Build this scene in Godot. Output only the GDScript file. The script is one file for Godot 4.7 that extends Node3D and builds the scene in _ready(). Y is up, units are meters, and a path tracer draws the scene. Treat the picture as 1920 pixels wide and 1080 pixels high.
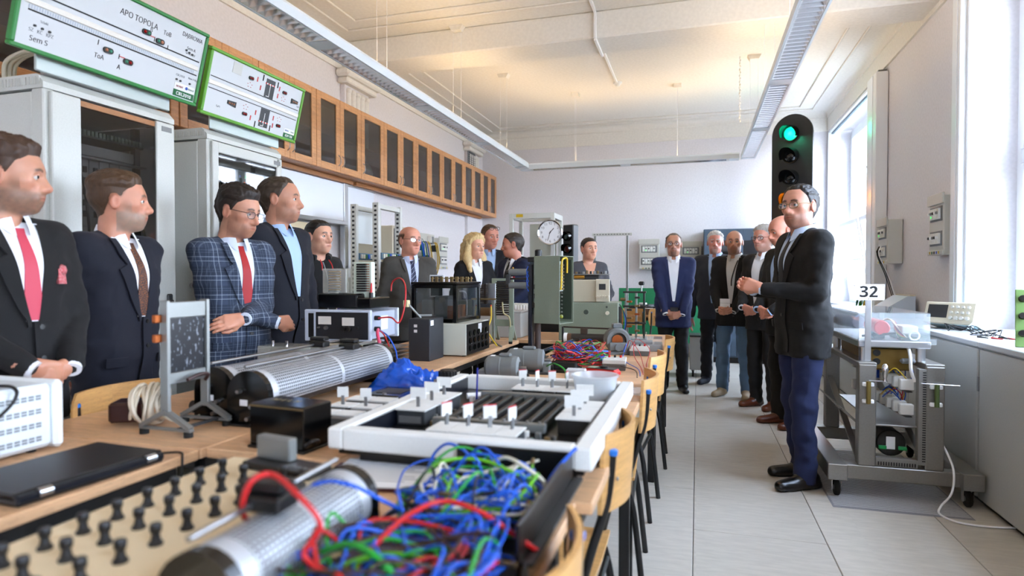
extends Node3D
# A laboratory of railway signalling apparatus with visitors standing round the benches.
# Axes: x to the window side, y up, -z into the room. The lens stands at (0, 1.25, 0).

const EYE := Vector3(0, 1.25, 0)
const FOCAL := 1160.0
var M := {}
var taken := {}
var rng := RandomNumberGenerator.new()

class MB:
	var v := PackedVector3Array()
	var n := PackedVector3Array()
	var uv := PackedVector2Array()
	var c := PackedColorArray()
	var id := PackedInt32Array()
	var xf := Transform3D()
	var col := Color(1, 1, 1)
	func vert(p: Vector3, nn: Vector3, t := Vector2.ZERO) -> int:
		v.append(xf * p); n.append((xf.basis * nn).normalized()); uv.append(t); c.append(col)
		return v.size() - 1
	func at(p: Vector3, b := Basis()) -> MB:
		xf = Transform3D(b, p)
		return self
	func face(pts: Array, out: Vector3) -> void:
		var nn: Vector3 = (pts[1] - pts[0]).cross(pts[2] - pts[0])
		if nn.length_squared() < 1e-16 and pts.size() > 3:
			nn = (pts[2] - pts[0]).cross(pts[3] - pts[0])
		nn = nn.normalized()
		var rev := nn.dot(out) < 0.0
		if rev:
			nn = -nn
		var b := v.size()
		var ax := Vector3.RIGHT if absf(nn.x) < 0.8 else Vector3.BACK
		var tu := (ax - nn * ax.dot(nn)).normalized()
		var tv := nn.cross(tu)
		for p: Vector3 in pts:
			vert(p, nn, Vector2(p.dot(tu), p.dot(tv)))
		for i in range(1, pts.size() - 1):
			if rev:
				id.append_array(PackedInt32Array([b, b + i, b + i + 1]))
			else:
				id.append_array(PackedInt32Array([b, b + i + 1, b + i]))
	func quad_uv(a: Vector3, b: Vector3, cc: Vector3, d: Vector3) -> void:
		var nn := (b - a).cross(cc - a).normalized()
		var s := v.size()
		vert(a, nn, Vector2(0, 1)); vert(b, nn, Vector2(1, 1)); vert(cc, nn, Vector2(1, 0)); vert(d, nn, Vector2(0, 0))
		id.append_array(PackedInt32Array([s, s + 2, s + 1, s, s + 3, s + 2]))
	# box by centre and size, edges chamfered by b
	func box(p: Vector3, s: Vector3, b := 0.0) -> MB:
		var h := s * 0.5
		b = minf(b, minf(h.x, minf(h.y, h.z)) * 0.9)
		for a in 3:
			for sg: float in [-1.0, 1.0]:
				var o := Vector3.ZERO; o[a] = sg
				var u := (a + 1) % 3
				var w := (a + 2) % 3
				var pts := []
				for q: Vector2 in [Vector2(-1, -1), Vector2(1, -1), Vector2(1, 1), Vector2(-1, 1)]:
					var k := p
					k[a] += sg * h[a]; k[u] += q.x * (h[u] - b); k[w] += q.y * (h[w] - b)
					pts.append(k)
				face(pts, o)
		if b > 0.0:
			for a in 3:
				var u := (a + 1) % 3
				var w := (a + 2) % 3
				for su: float in [-1.0, 1.0]:
					for sw: float in [-1.0, 1.0]:
						var o := Vector3.ZERO; o[u] = su; o[w] = sw
						var pts := []
						for q: Array in [[-1.0, 0], [1.0, 0], [1.0, 1], [-1.0, 1]]:
							var k := p
							k[a] += q[0] * (h[a] - b)
							k[u] += su * (h[u] - (b if q[1] == 1 else 0.0)); k[w] += sw * (h[w] - (0.0 if q[1] == 1 else b))
							pts.append(k)
						face(pts, o)
			for sx: float in [-1.0, 1.0]:
				for sy: float in [-1.0, 1.0]:
					for sz: float in [-1.0, 1.0]:
						face([p + Vector3(sx * h.x, sy * (h.y - b), sz * (h.z - b)), p + Vector3(sx * (h.x - b), sy * h.y, sz * (h.z - b)), p + Vector3(sx * (h.x - b), sy * (h.y - b), sz * h.z)], Vector3(sx, sy, sz))
		return self
	# box from corner to corner
	func bx(x0: float, x1: float, y0: float, y1: float, z0: float, z1: float, b := 0.0) -> MB:
		return box(Vector3((x0 + x1) / 2, (y0 + y1) / 2, (z0 + z1) / 2), Vector3(absf(x1 - x0), absf(y1 - y0), absf(z1 - z0)), b)
	func bar(a: Vector3, b: Vector3, w: float, t: float, up := Vector3.UP, bev := 0.0) -> MB:
		var d := (b - a)
		var l := d.length()
		d /= l
		var side := up.cross(d)
		if side.length() < 1e-3:
			side = Vector3.RIGHT.cross(d)
		side = side.normalized()
		var keep := xf
		xf = xf * Transform3D(Basis(side, d.cross(side), d), (a + b) * 0.5)
		box(Vector3.ZERO, Vector3(w, t, l), bev)
		xf = keep
		return self
	func lathe(prof: Array, seg := 24, smooth := false) -> MB:
		for i in prof.size() - 1:
			var p0: Vector2 = prof[i]
			var p1: Vector2 = prof[i + 1]
			var nn := [_pn(prof, i, smooth, 0), _pn(prof, i, smooth, 1)]
			var s := v.size()
			for k in seg + 1:
				var a := TAU * k / seg
				var e := Vector3(cos(a), 0, sin(a))
				vert(e * p0.x + Vector3.UP * p0.y, e * nn[0].x + Vector3.UP * nn[0].y, Vector2(float(k) / seg, p0.y))
				vert(e * p1.x + Vector3.UP * p1.y, e * nn[1].x + Vector3.UP * nn[1].y, Vector2(float(k) / seg, p1.y))
			for k in seg:
				var q := s + 2 * k
				id.append_array(PackedInt32Array([q, q + 3, q + 1, q, q + 2, q + 3]))
		return self
	func _pn(prof: Array, i: int, smooth: bool, e: int) -> Vector2:
		var t: Vector2 = (prof[i + 1] - prof[i]).normalized()
		if smooth:
			var j := i + e
			var o: Vector2 = t
			if e == 0 and i > 0:
				o = (prof[i] - prof[i - 1]).normalized()
			if e == 1 and j + 1 < prof.size():
				o = (prof[j + 1] - prof[j]).normalized()
			if o.dot(t) > 0.3:
				t = (t + o).normalized()
		return Vector2(t.y, -t.x)
	func cyl(a: Vector3, b: Vector3, r0: float, r1 := -1.0, seg := 16, bev := 0.0) -> MB:
		if r1 < 0: r1 = r0
		var d := b - a
		var l := d.length()
		d /= l
		var sx := d.cross(Vector3.RIGHT if absf(d.x) < 0.8 else Vector3.BACK).normalized()
		var keep := xf
		xf = xf * Transform3D(Basis(sx, d, sx.cross(d)), a)
		if bev > 0:
			lathe([Vector2(0, 0), Vector2(r0 - bev, 0), Vector2(r0, bev), Vector2(r1, l - bev), Vector2(r1 - bev, l), Vector2(0, l)], seg)
		else:
			lathe([Vector2(0, 0), Vector2(r0, 0), Vector2(r1, l), Vector2(0, l)], seg)
		xf = keep
		return self
	func ball(p: Vector3, r: Vector3, seg := 12) -> MB:
		var keep := xf
		xf = xf * Transform3D(Basis.from_scale(r), p)
		var pr := []
		for i in seg / 2 + 1:
			var a := -PI / 2 + PI * i / (seg / 2)
			pr.append(Vector2(maxf(cos(a), 0.0), sin(a)))
		lathe(pr, seg, true)
		xf = keep
		return self
	# tube along a polyline; r may be a number or an array of radii
	func tube(pts: Array, r, seg := 8, caps := true) -> MB:
		var t0: Vector3 = (pts[1] - pts[0]).normalized()
		var nx := t0.cross(Vector3.UP if absf(t0.y) < 0.9 else Vector3.RIGHT).normalized()
		var base := v.size()
		var m := pts.size()
		for i in m:
			var t: Vector3 = (pts[mini(i + 1, m - 1)] - pts[maxi(i - 1, 0)]).normalized()
			nx = (nx - t * nx.dot(t)).normalized()
			var ny := t.cross(nx)
			var rr: float = r[i] if r is Array else r
			for k in seg + 1:
				var a := TAU * k / seg
				var e := nx * cos(a) + ny * sin(a)
				vert(pts[i] + e * rr, e, Vector2(float(k) / seg, float(i) / m))
		for i in m - 1:
			for k in seg:
				var q := base + i * (seg + 1) + k
				var w := q + seg + 1
				id.append_array(PackedInt32Array([q, w, w + 1, q, w + 1, q + 1]))
		if caps:
			for e: int in [0, m - 1]:
				var d: Vector3 = (pts[0] - pts[1]) if e == 0 else (pts[m - 1] - pts[m - 2])
				d = d.normalized()
				var s := vert(pts[e], d)
				var f := v.size()
				var keep := xf
				for k in seg:
					var o := base + e * (seg + 1) + k
					v.append(v[o]); n.append((xf.basis * d).normalized()); uv.append(Vector2.ZERO); c.append(col)
				xf = keep
				for k in seg:
					var k2 := (k + 1) % seg
					if e == 0:
						id.append_array(PackedInt32Array([s, f + k, f + k2]))
					else:
						id.append_array(PackedInt32Array([s, f + k2, f + k]))
		return self
	# polygon in x,y drawn out along z from z0 to z1
	func prism(poly: PackedVector2Array, z0: float, z1: float, smooth := false) -> MB:
		var area := 0.0
		for i in poly.size():
			area += poly[i].cross(poly[(i + 1) % poly.size()])
		if area < 0:
			poly = poly.duplicate(); poly.reverse()
		var tr := Geometry2D.triangulate_polygon(poly)
		for e in 2:
			var s := v.size()
			for p in poly:
				vert(Vector3(p.x, p.y, z1 if e == 0 else z0), Vector3(0, 0, 1 if e == 0 else -1), p)
			for i in range(0, tr.size(), 3):
				var a: Vector2 = poly[tr[i]]
				var ccw := (poly[tr[i + 1]] - a).cross(poly[tr[i + 2]] - a) > 0
				if ccw == (e == 0):
					id.append_array(PackedInt32Array([s + tr[i], s + tr[i + 2], s + tr[i + 1]]))
				else:
					id.append_array(PackedInt32Array([s + tr[i], s + tr[i + 1], s + tr[i + 2]]))
		var cnt := poly.size()
		for i in cnt:
			var a := poly[i]
			var b := poly[(i + 1) % cnt]
			var na := Vector2(b.y - a.y, a.x - b.x).normalized()
			var nb := na
			if smooth:
				var pa := poly[(i + cnt - 1) % cnt]
				var nb2 := poly[(i + 2) % cnt]
				var n0 := Vector2(a.y - pa.y, pa.x - a.x).normalized()
				var n2 := Vector2(nb2.y - b.y, b.x - nb2.x).normalized()
				if n0.dot(na) > 0.7: n0 = (n0 + na).normalized()
				else: n0 = na
				if n2.dot(na) > 0.7: n2 = (n2 + na).normalized()
				else: n2 = na
				na = n0; nb = n2
			var s := v.size()
			vert(Vector3(a.x, a.y, z0), Vector3(na.x, na.y, 0)); vert(Vector3(b.x, b.y, z0), Vector3(nb.x, nb.y, 0))
			vert(Vector3(b.x, b.y, z1), Vector3(nb.x, nb.y, 0)); vert(Vector3(a.x, a.y, z1), Vector3(na.x, na.y, 0))
			id.append_array(PackedInt32Array([s, s + 2, s + 1, s, s + 3, s + 2]))
		return self
	# rows of points joined into a smooth sheet; normals from the faces; flip turns it over
	func sheet(rows: Array, closed := false, flip := false) -> MB:
		var nu: int = rows[0].size()
		var base := v.size()
		var nv := rows.size()
		var acc := PackedVector3Array()
		acc.resize(nu * nv)
		var w := nu if closed else nu - 1
		var tri := PackedInt32Array()
		for j in nv - 1:
			for i in w:
				var i2 := (i + 1) % nu
				var a: Vector3 = rows[j][i]
				var b: Vector3 = rows[j][i2]
				var d: Vector3 = rows[j + 1][i]
				var e: Vector3 = rows[j + 1][i2]
				var fn := (b - a).cross(e - a) + (e - a).cross(d - a)
				if flip: fn = -fn
				for q: int in [j * nu + i, j * nu + i2, (j + 1) * nu + i, (j + 1) * nu + i2]:
					acc[q] += fn
				var A := base + j * nu + i
				var B := base + j * nu + i2
				var D := base + (j + 1) * nu + i
				var E := base + (j + 1) * nu + i2
				if flip:
					tri.append_array(PackedInt32Array([A, B, E, A, E, D]))
				else:
					tri.append_array(PackedInt32Array([A, E, B, A, D, E]))
		for j in nv:
			for i in nu:
				vert(rows[j][i], acc[j * nu + i], Vector2(float(i) / w, float(j) / (nv - 1)))
		id.append_array(tri)
		return self
	func add(o: MB, t := Transform3D()) -> MB:
		var b := v.size()
		var q := xf * t
		v.append_array(q * o.v)
		for k in o.n:
			n.append((q.basis * k).normalized())
		uv.append_array(o.uv); c.append_array(o.c)
		for k in o.id:
			id.append(b + k)
		return self
	func mesh(mat: Material) -> ArrayMesh:
		var arr := []
		arr.resize(Mesh.ARRAY_MAX)
		arr[Mesh.ARRAY_VERTEX] = v; arr[Mesh.ARRAY_NORMAL] = n; arr[Mesh.ARRAY_TEX_UV] = uv; arr[Mesh.ARRAY_INDEX] = id
		arr[Mesh.ARRAY_COLOR] = c
		var m := ArrayMesh.new()
		m.add_surface_from_arrays(Mesh.PRIMITIVE_TRIANGLES, arr)
		m.surface_set_material(0, mat)
		return m

func numbered(called: String) -> String:
	var k: int = taken.get(called, 0)
	taken[called] = k + 1
	return called if k == 0 else "%s_%03d" % [called, k]

func part(parent: Node, called: String, mb: MB, mat: Material) -> MeshInstance3D:
	return piece(parent, called, mb.mesh(mat))

func piece(parent: Node, called: String, mesh: Mesh, t := Transform3D()) -> MeshInstance3D:
	var o := MeshInstance3D.new()
	o.name = called if parent != self else numbered(called)
	o.mesh = mesh
	o.transform = t
	parent.add_child(o, true)
	return o

func thing(called: String, label: String, category: String, at := Vector3.ZERO, turn := 0.0, group := "") -> Node3D:
	var o := Node3D.new()
	o.name = numbered(called)
	add_child(o)
	o.position = at
	o.rotation_degrees.y = turn
	return tag(o, label, category, group)

func tag(o: Node3D, label: String, category: String, group := "") -> Node3D:
	o.set_meta("label", label); o.set_meta("category", category)
	if group != "": o.set_meta("group", group)
	return o

func struct(called: String, label := "") -> Node3D:
	var o := Node3D.new()
	o.name = called
	add_child(o)
	o.set_meta("kind", "structure")
	if label != "":
		o.set_meta("label", label); o.set_meta("category", called.split("_")[0])
	return o

func copy(src: Node3D, at: Vector3, turn: float, label := "") -> Node3D:
	var o: Node3D = src.duplicate()
	var base := String(src.name)
	o.name = numbered(base)
	add_child(o)
	o.position = at
	o.rotation_degrees.y = turn
	if label != "": o.set_meta("label", label)
	return o

# where the sight line of a pixel of the 1920 x 1080 frame meets a level, a cross plane or a side plane
var eye_basis := Basis()
func sight(u: float, w: float) -> Vector3:
	return eye_basis * Vector3((u - 960.0) / FOCAL, (540.0 - w) / FOCAL, -1)
func on_y(u: float, w: float, y: float) -> Vector3:
	var d := sight(u, w)
	return EYE + d * ((y - EYE.y) / d.y)
func on_x(u: float, w: float, x: float) -> Vector3:
	var d := sight(u, w)
	return EYE + d * (x / d.x)
func on_z(u: float, w: float, z: float) -> Vector3:
	var d := sight(u, w)
	return EYE + d * (z / d.z)

func curve(pts: Array, steps := 6) -> Array:
	var out := []
	var m := pts.size()
	for i in m - 1:
		var p0: Vector3 = pts[maxi(i - 1, 0)]
		var p1: Vector3 = pts[i]
		var p2: Vector3 = pts[i + 1]
		var p3: Vector3 = pts[mini(i + 2, m - 1)]
		for k in steps:
			out.append(p1.cubic_interpolate(p2, p0, p3, float(k) / steps))
	out.append(pts[m - 1])
	return out

func text(parent: Node, called: String, words: String, size: float, t: Transform3D, mat: Material, font := "Droid Sans", bold := false) -> MeshInstance3D:
	var tm := TextMesh.new()
	var f := SystemFont.new()
	f.font_names = PackedStringArray([font])
	if bold: f.font_weight = 700
	tm.font = f
	tm.text = words
	tm.font_size = 32
	tm.pixel_size = size / 32.0
	tm.depth = 0.0008
	tm.curve_step = 2.0
	tm.material = mat
	return piece(parent, called, tm, t)

func mat(color: Color, rough := 0.6, metal := 0.0, o := {}) -> StandardMaterial3D:
	var m := StandardMaterial3D.new()
	m.albedo_color = color
	m.roughness = rough
	m.metallic = metal
	for k: String in o:
		m.set(k, o[k])
	return m

func picture(w: int, h: int, f: Callable) -> ImageTexture:
	var im := Image.create(w, h, false, Image.FORMAT_RGB8)
	for y in h:
		for x in w:
			im.set_pixel(x, y, f.call(x, y))
	return ImageTexture.create_from_image(im)

func noise(seed_: int, freq: float, oct := 3) -> FastNoiseLite:
	var f := FastNoiseLite.new()
	f.seed = seed_
	f.frequency = freq
	f.fractal_octaves = oct
	return f

func tri_mat(color: Color, tex: Texture2D, scale: Vector3, rough := 0.6, world := true, o := {}) -> StandardMaterial3D:
	var m := mat(color, rough, 0.0, o)
	m.albedo_texture = tex
	m.uv1_triplanar = true
	m.uv1_world_triplanar = world
	m.uv1_scale = scale
	return m

const ROOM := {"l": -3.49, "r": 1.8, "b": -9.9, "f": 2.7, "h": 3.62}
const OPENINGS := [[-9.83, -7.4], [-5.03, -2.6], [-0.23, 2.2]]

func setup_view() -> void:
	var cam := Camera3D.new()
	cam.name = "camera"
	eye_basis = Basis(Vector3.UP, atan(0.3)) * Basis(Vector3.RIGHT, -deg_to_rad(1.088))
	cam.transform = Transform3D(eye_basis, EYE)
	cam.fov = rad_to_deg(2.0 * atan(540.0 / FOCAL))
	cam.near = 0.02
	cam.far = 200
	var at := CameraAttributesPhysical.new()
	at.frustum_focal_length = 21.75
	at.exposure_aperture = 2.0
	at.frustum_focus_distance = 4.4
	cam.attributes = at
	add_child(cam)
	# attributes may set their own angle; keep the measured one
	cam.fov = rad_to_deg(2.0 * atan(540.0 / FOCAL))
	cam.current = true
	var we := WorldEnvironment.new()
	we.name = "world_environment"
	var e := Environment.new()
	var sky := Sky.new()
	var sm := ProceduralSkyMaterial.new()
	sm.sky_top_color = Color(0.75, 0.83, 0.95)
	sm.sky_horizon_color = Color(0.9, 0.94, 1.0)
	sm.ground_bottom_color = Color(0.42, 0.44, 0.46)
	sm.ground_horizon_color = Color(0.80, 0.85, 0.90)
	sm.sky_energy_multiplier = 1.0
	sky.sky_material = sm
	e.background_mode = Environment.BG_SKY
	e.sky = sky
	e.background_energy_multiplier = 17.0
	e.tonemap_mode = Environment.TONE_MAPPER_LINEAR
	e.tonemap_exposure = 2.2
	e.sdfgi_enabled = true
	e.ssao_enabled = true
	e.ssil_enabled = true
	we.environment = e
	add_child(we)

func make_materials() -> void:
	var fine := noise(3, 0.08, 4)
	var speck := picture(128, 128, func(x: int, y: int) -> Color:
		var k := 0.975 + 0.03 * fine.get_noise_2d(x * 2.3, y * 2.3)
		return Color(k, k, k))
	M.speck = speck
	M.wall = tri_mat(Color(0.895, 0.88, 0.89), speck, Vector3(1.4, 1.4, 1.4), 0.92)
	M.white_plaster = tri_mat(Color(0.92, 0.905, 0.875), speck, Vector3(1.1, 1.1, 1.1), 0.95)
	M.white = mat(Color(0.93, 0.935, 0.94), 0.45)
	M.pvc = mat(Color(0.93, 0.94, 0.95), 0.32)
	M.white_matt = mat(Color(0.9, 0.9, 0.88), 0.8)
	M.glass = mat(Color(0.93, 0.97, 0.98, 0.07), 0.02, 0.0, {"transparency": BaseMaterial3D.TRANSPARENCY_ALPHA})
	M.smoked = mat(Color(0.05, 0.045, 0.04, 0.45), 0.03, 0.0, {"transparency": BaseMaterial3D.TRANSPARENCY_ALPHA})
	M.door_glass = mat(Color(0.22, 0.2, 0.19, 0.5), 0.05, 0.0, {"transparency": BaseMaterial3D.TRANSPARENCY_ALPHA})
	M.acrylic = mat(Color(0.9, 0.95, 0.97, 0.13), 0.05, 0.0, {"transparency": BaseMaterial3D.TRANSPARENCY_ALPHA})
	M.perspex_old = mat(Color(0.85, 0.84, 0.78, 0.3), 0.12, 0.0, {"transparency": BaseMaterial3D.TRANSPARENCY_ALPHA})
	# stoneware tile with a faint grain that runs across the room
	var tn := noise(11, 0.02, 4)
	var tg := noise(12, 0.09, 3)
	M.tile_tex = picture(256, 256, func(x: int, y: int) -> Color:
		var k := 0.95 + 0.05 * tn.get_noise_2d(x * 0.7, y * 4.0) + 0.04 * tg.get_noise_2d(x * 0.35, y * 6.0)
		return Color(k, k * 0.995, k * 0.98))
	for i in 3:
		M["tile%d" % i] = tri_mat([Color(0.775, 0.755, 0.72), Color(0.765, 0.745, 0.71), Color(0.785, 0.765, 0.73)][i], M.tile_tex, Vector3(1.3, 1.3, 1.3), 0.38)
	M.grout = mat(Color(0.3, 0.28, 0.25), 0.9)
	# beech: long soft streaks with short dark flecks
	var wn := noise(21, 0.013, 4)
	var wf := noise(22, 0.11, 2)
	M.beech_tex = picture(256, 256, func(x: int, y: int) -> Color:
		var k := 0.93 + 0.09 * wn.get_noise_2d(x * 0.5, y * 5.0)
		var fl := wf.get_noise_2d(x * 0.35, y * 3.2)
		if fl > 0.34: k -= 0.07
		return Color(k, k * 0.985, k * 0.96))
	M.beech = tri_mat(Color(0.86, 0.635, 0.44), M.beech_tex, Vector3(1.7, 1.7, 1.7), 0.42)
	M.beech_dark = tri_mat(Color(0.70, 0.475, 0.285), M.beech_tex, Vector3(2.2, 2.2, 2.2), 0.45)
	M.bench_top = tri_mat(Color(0.89, 0.715, 0.55), M.beech_tex, Vector3(1.7, 1.7, 1.7), 0.36)
	M.ply = tri_mat(Color(0.87, 0.68, 0.43), M.beech_tex, Vector3(2.6, 2.6, 2.6), 0.35, false)
	M.black = mat(Color(0.025, 0.025, 0.028), 0.4)
	M.black_gloss = mat(Color(0.018, 0.018, 0.02), 0.16)
	M.black_matt = mat(Color(0.035, 0.035, 0.037), 0.75)
	M.black_steel = mat(Color(0.03, 0.03, 0.032), 0.35)
	M.rubber = mat(Color(0.04, 0.04, 0.04), 0.85)
	M.chrome = mat(Color(0.85, 0.85, 0.86), 0.12, 1.0)
	M.steel = mat(Color(0.62, 0.62, 0.62), 0.34, 1.0)
	M.steel_dull = mat(Color(0.5, 0.5, 0.5), 0.55, 0.8)
	M.alu = mat(Color(0.78, 0.79, 0.8), 0.3, 1.0)
	M.brass = mat(Color(0.78, 0.6, 0.28), 0.3, 1.0)
	M.copper = mat(Color(0.62, 0.34, 0.18), 0.4, 0.9)
	M.grey_metal = tri_mat(Color(0.70, 0.705, 0.69), speck, Vector3(5, 5, 5), 0.5)
	M.rack_grey = tri_mat(Color(0.80, 0.805, 0.78), speck, Vector3(5, 5, 5), 0.45)
	M.grey = mat(Color(0.45, 0.46, 0.47), 0.5)
	M.dark_grey = mat(Color(0.16, 0.17, 0.18), 0.5)
	M.red = mat(Color(0.75, 0.05, 0.06), 0.35)
	M.blue = mat(Color(0.05, 0.3, 0.72), 0.4)
	M.paper = mat(Color(0.9, 0.9, 0.9), 0.9)

func shell() -> void:
	var L: float = ROOM.l
	var R: float = ROOM.r
	var B: float = ROOM.b
	var F: float = ROOM.f
	var H: float = ROOM.h
	# floor: a bed with grout and stoneware tiles 0.6 x 1.2 m laid in half bond
	var fl := struct("floor")
	part(fl, "screed", MB.new().bx(L - 0.2, R + 0.3, -0.12, -0.004, B - 0.2, F + 0.2), M.grout)
	var tile: Array[Mesh] = []
	for i in 3:
		tile.append(MB.new().box(Vector3(0, -0.01, 0), Vector3(0.5975, 0.02, 1.1975), 0.002).mesh(M["tile%d" % i]))
	rng.seed = 5
	for i in range(-6, 4):
		for j in range(-10, 3):
			var x := -0.014 + 0.601 * (i + 0.5)
			var z := -4.363 + 1.2 * (j + 0.5 + 6 - 3) + (0.6 if i % 2 != 0 else 0.0)
			if x < L - 0.25 or x > R + 0.3 or z < B - 0.5 or z > F + 0.5:
				continue
			piece(fl, "tile", tile[rng.randi() % 3], Transform3D(Basis(), Vector3(x, 0, z)))
	# solid walls
	var wl := struct("wall_left")
	part(wl, "plaster", MB.new().bx(L - 0.2, L, 0, H, B - 0.2, F + 0.2), M.wall)
	var wb := struct("wall_back")
	part(wb, "plaster", MB.new().bx(L, R + 0.4, 0, H, B - 0.2, B), M.wall)
	var wf := struct("wall_front")
	part(wf, "plaster", MB.new().bx(L, R + 0.4, 0, H, F, F + 0.2), M.wall)
	var wr := struct("wall_right")
	var m := MB.new()
	var edge := B
	for o: Array in OPENINGS:
		if o[0] - edge > 0.001:
			m.bx(R, R + 0.38, 0, H, edge, o[0])
		m.bx(R, R + 0.38, 0, 0.86, o[0], o[1])
		m.bx(R, R + 0.38, 3.32, H, o[0], o[1])
		edge = o[1]
	m.bx(R, R + 0.38, 0, H, edge, F)
	part(wr, "plaster", m, M.wall)
	# ceiling with beams and plaster mouldings
	var ce := struct("ceiling")
	part(ce, "plaster", MB.new().bx(L - 0.2, R + 0.4, H, H + 0.2, B - 0.2, F + 0.2), M.white_plaster)
	for z: float in [-5.76, -0.95]:
		part(ce, "beam", MB.new().bx(L, R, 3.38, H, z - 0.21, z + 0.21, 0.012), M.white_plaster)
	for bay: Array in [[-9.9, -5.97], [-5.55, -1.16], [-0.74, 2.7]]:
		for k in 2:
			var d := 0.24 + 0.19 * k
			var t := 0.022
			var mm := MB.new()
			mm.bx(L + d, R - d, H - 0.018, H, bay[0] + d, bay[0] + d + t, 0.006)
			mm.bx(L + d, R - d, H - 0.018, H, bay[1] - d - t, bay[1] - d, 0.006)
			mm.bx(L + d, L + d + t, H - 0.018, H, bay[0] + d, bay[1] - d, 0.006)
			mm.bx(R - d - t, R - d, H - 0.018, H, bay[0] + d, bay[1] - d, 0.006)
			part(ce, "moulding", mm, M.white_plaster)
	# cornice: white band on the wall and a hollow curve up to the ceiling
	var prof := PackedVector2Array([Vector2(0, 3.34), Vector2(0.02, 3.34), Vector2(0.02, 3.53), Vector2(0.035, 3.535), Vector2(0.035, 3.55)])
	for i in 7:
		var a := PI / 2 * i / 6
		prof.append(Vector2(0.035 + 0.075 * (1 - cos(a)), 3.55 + 0.069 * sin(a)))
	prof.append(Vector2(0, 3.619))
	var t1 := struct("trim_1")
	part(t1, "cornice", MB.new().at(Vector3(0, 0, B), Basis(Vector3(0, 0, 1), Vector3.UP, Vector3(-1, 0, 0))).prism(prof, -R, -L), M.white_plaster)
	var t2 := struct("trim_2")
	part(t2, "cornice", MB.new().at(Vector3(L, 0, 0)).prism(prof, B, F), M.white_plaster)
	var t3 := struct("trim_3")
	part(t3, "cornice", MB.new().at(Vector3(R, 0, 0), Basis(Vector3(-1, 0, 0), Vector3.UP, Vector3(0, 0, -1))).prism(prof, -F, -B), M.white_plaster)
	for s: Array in [["baseboard_left", [L, L + 0.012, B, F]], ["baseboard_back", [L, R, B, B + 0.012]]]:
		var bb := struct(s[0])
		part(bb, "board", MB.new().bx(s[1][0], s[1][1], 0, 0.08, s[1][2], s[1][3], 0.003), M["tile1"])
	# fluted capitals of the pilasters under the beams
	var k := 0
	for z: float in [-5.8, -9.3]:
		var cp := struct("trim_%d" % (4 + k))
		k += 1
		part(cp, "shaft", MB.new().bx(L, L + 0.05, 0, 3.34, z - 0.24, z + 0.24, 0.004), M.wall)
		var fm := MB.new()
		for i in 5:
			var zz := z - 0.18 + 0.09 * i
			fm.cyl(Vector3(L + 0.05, 2.62, zz), Vector3(L + 0.05, 3.14, zz), 0.03, 0.034, 10)
			fm.ball(Vector3(L + 0.055, 3.14, zz), Vector3(0.036, 0.04, 0.036), 10)
		part(cp, "fluting", fm, M.white_plaster)
		part(cp, "abacus", MB.new().bx(L, L + 0.12, 3.2, 3.26, z - 0.3, z + 0.3, 0.012).bx(L, L + 0.16, 3.26, 3.34, z - 0.34, z + 0.34, 0.02), M.white_plaster)
	for n in OPENINGS.size():
		window(n + 1, OPENINGS[n][0], OPENINGS[n][1], n == 0)
	# pale grating let into the floor under the cart
	var g := struct("trim_6")
	var gm := MB.new()
	for i in 46:
		gm.bx(0.72, 1.36, 0.001, 0.004, -4.9 + 0.026 * i, -4.9 + 0.026 * i + 0.016)
	part(g, "grating", gm, mat(Color(0.66, 0.66, 0.67), 0.5))
	part(g, "grating_bed", MB.new().bx(0.71, 1.37, 0.0, 0.0015, -4.92, -3.69), mat(Color(0.5, 0.5, 0.52), 0.6))

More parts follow.
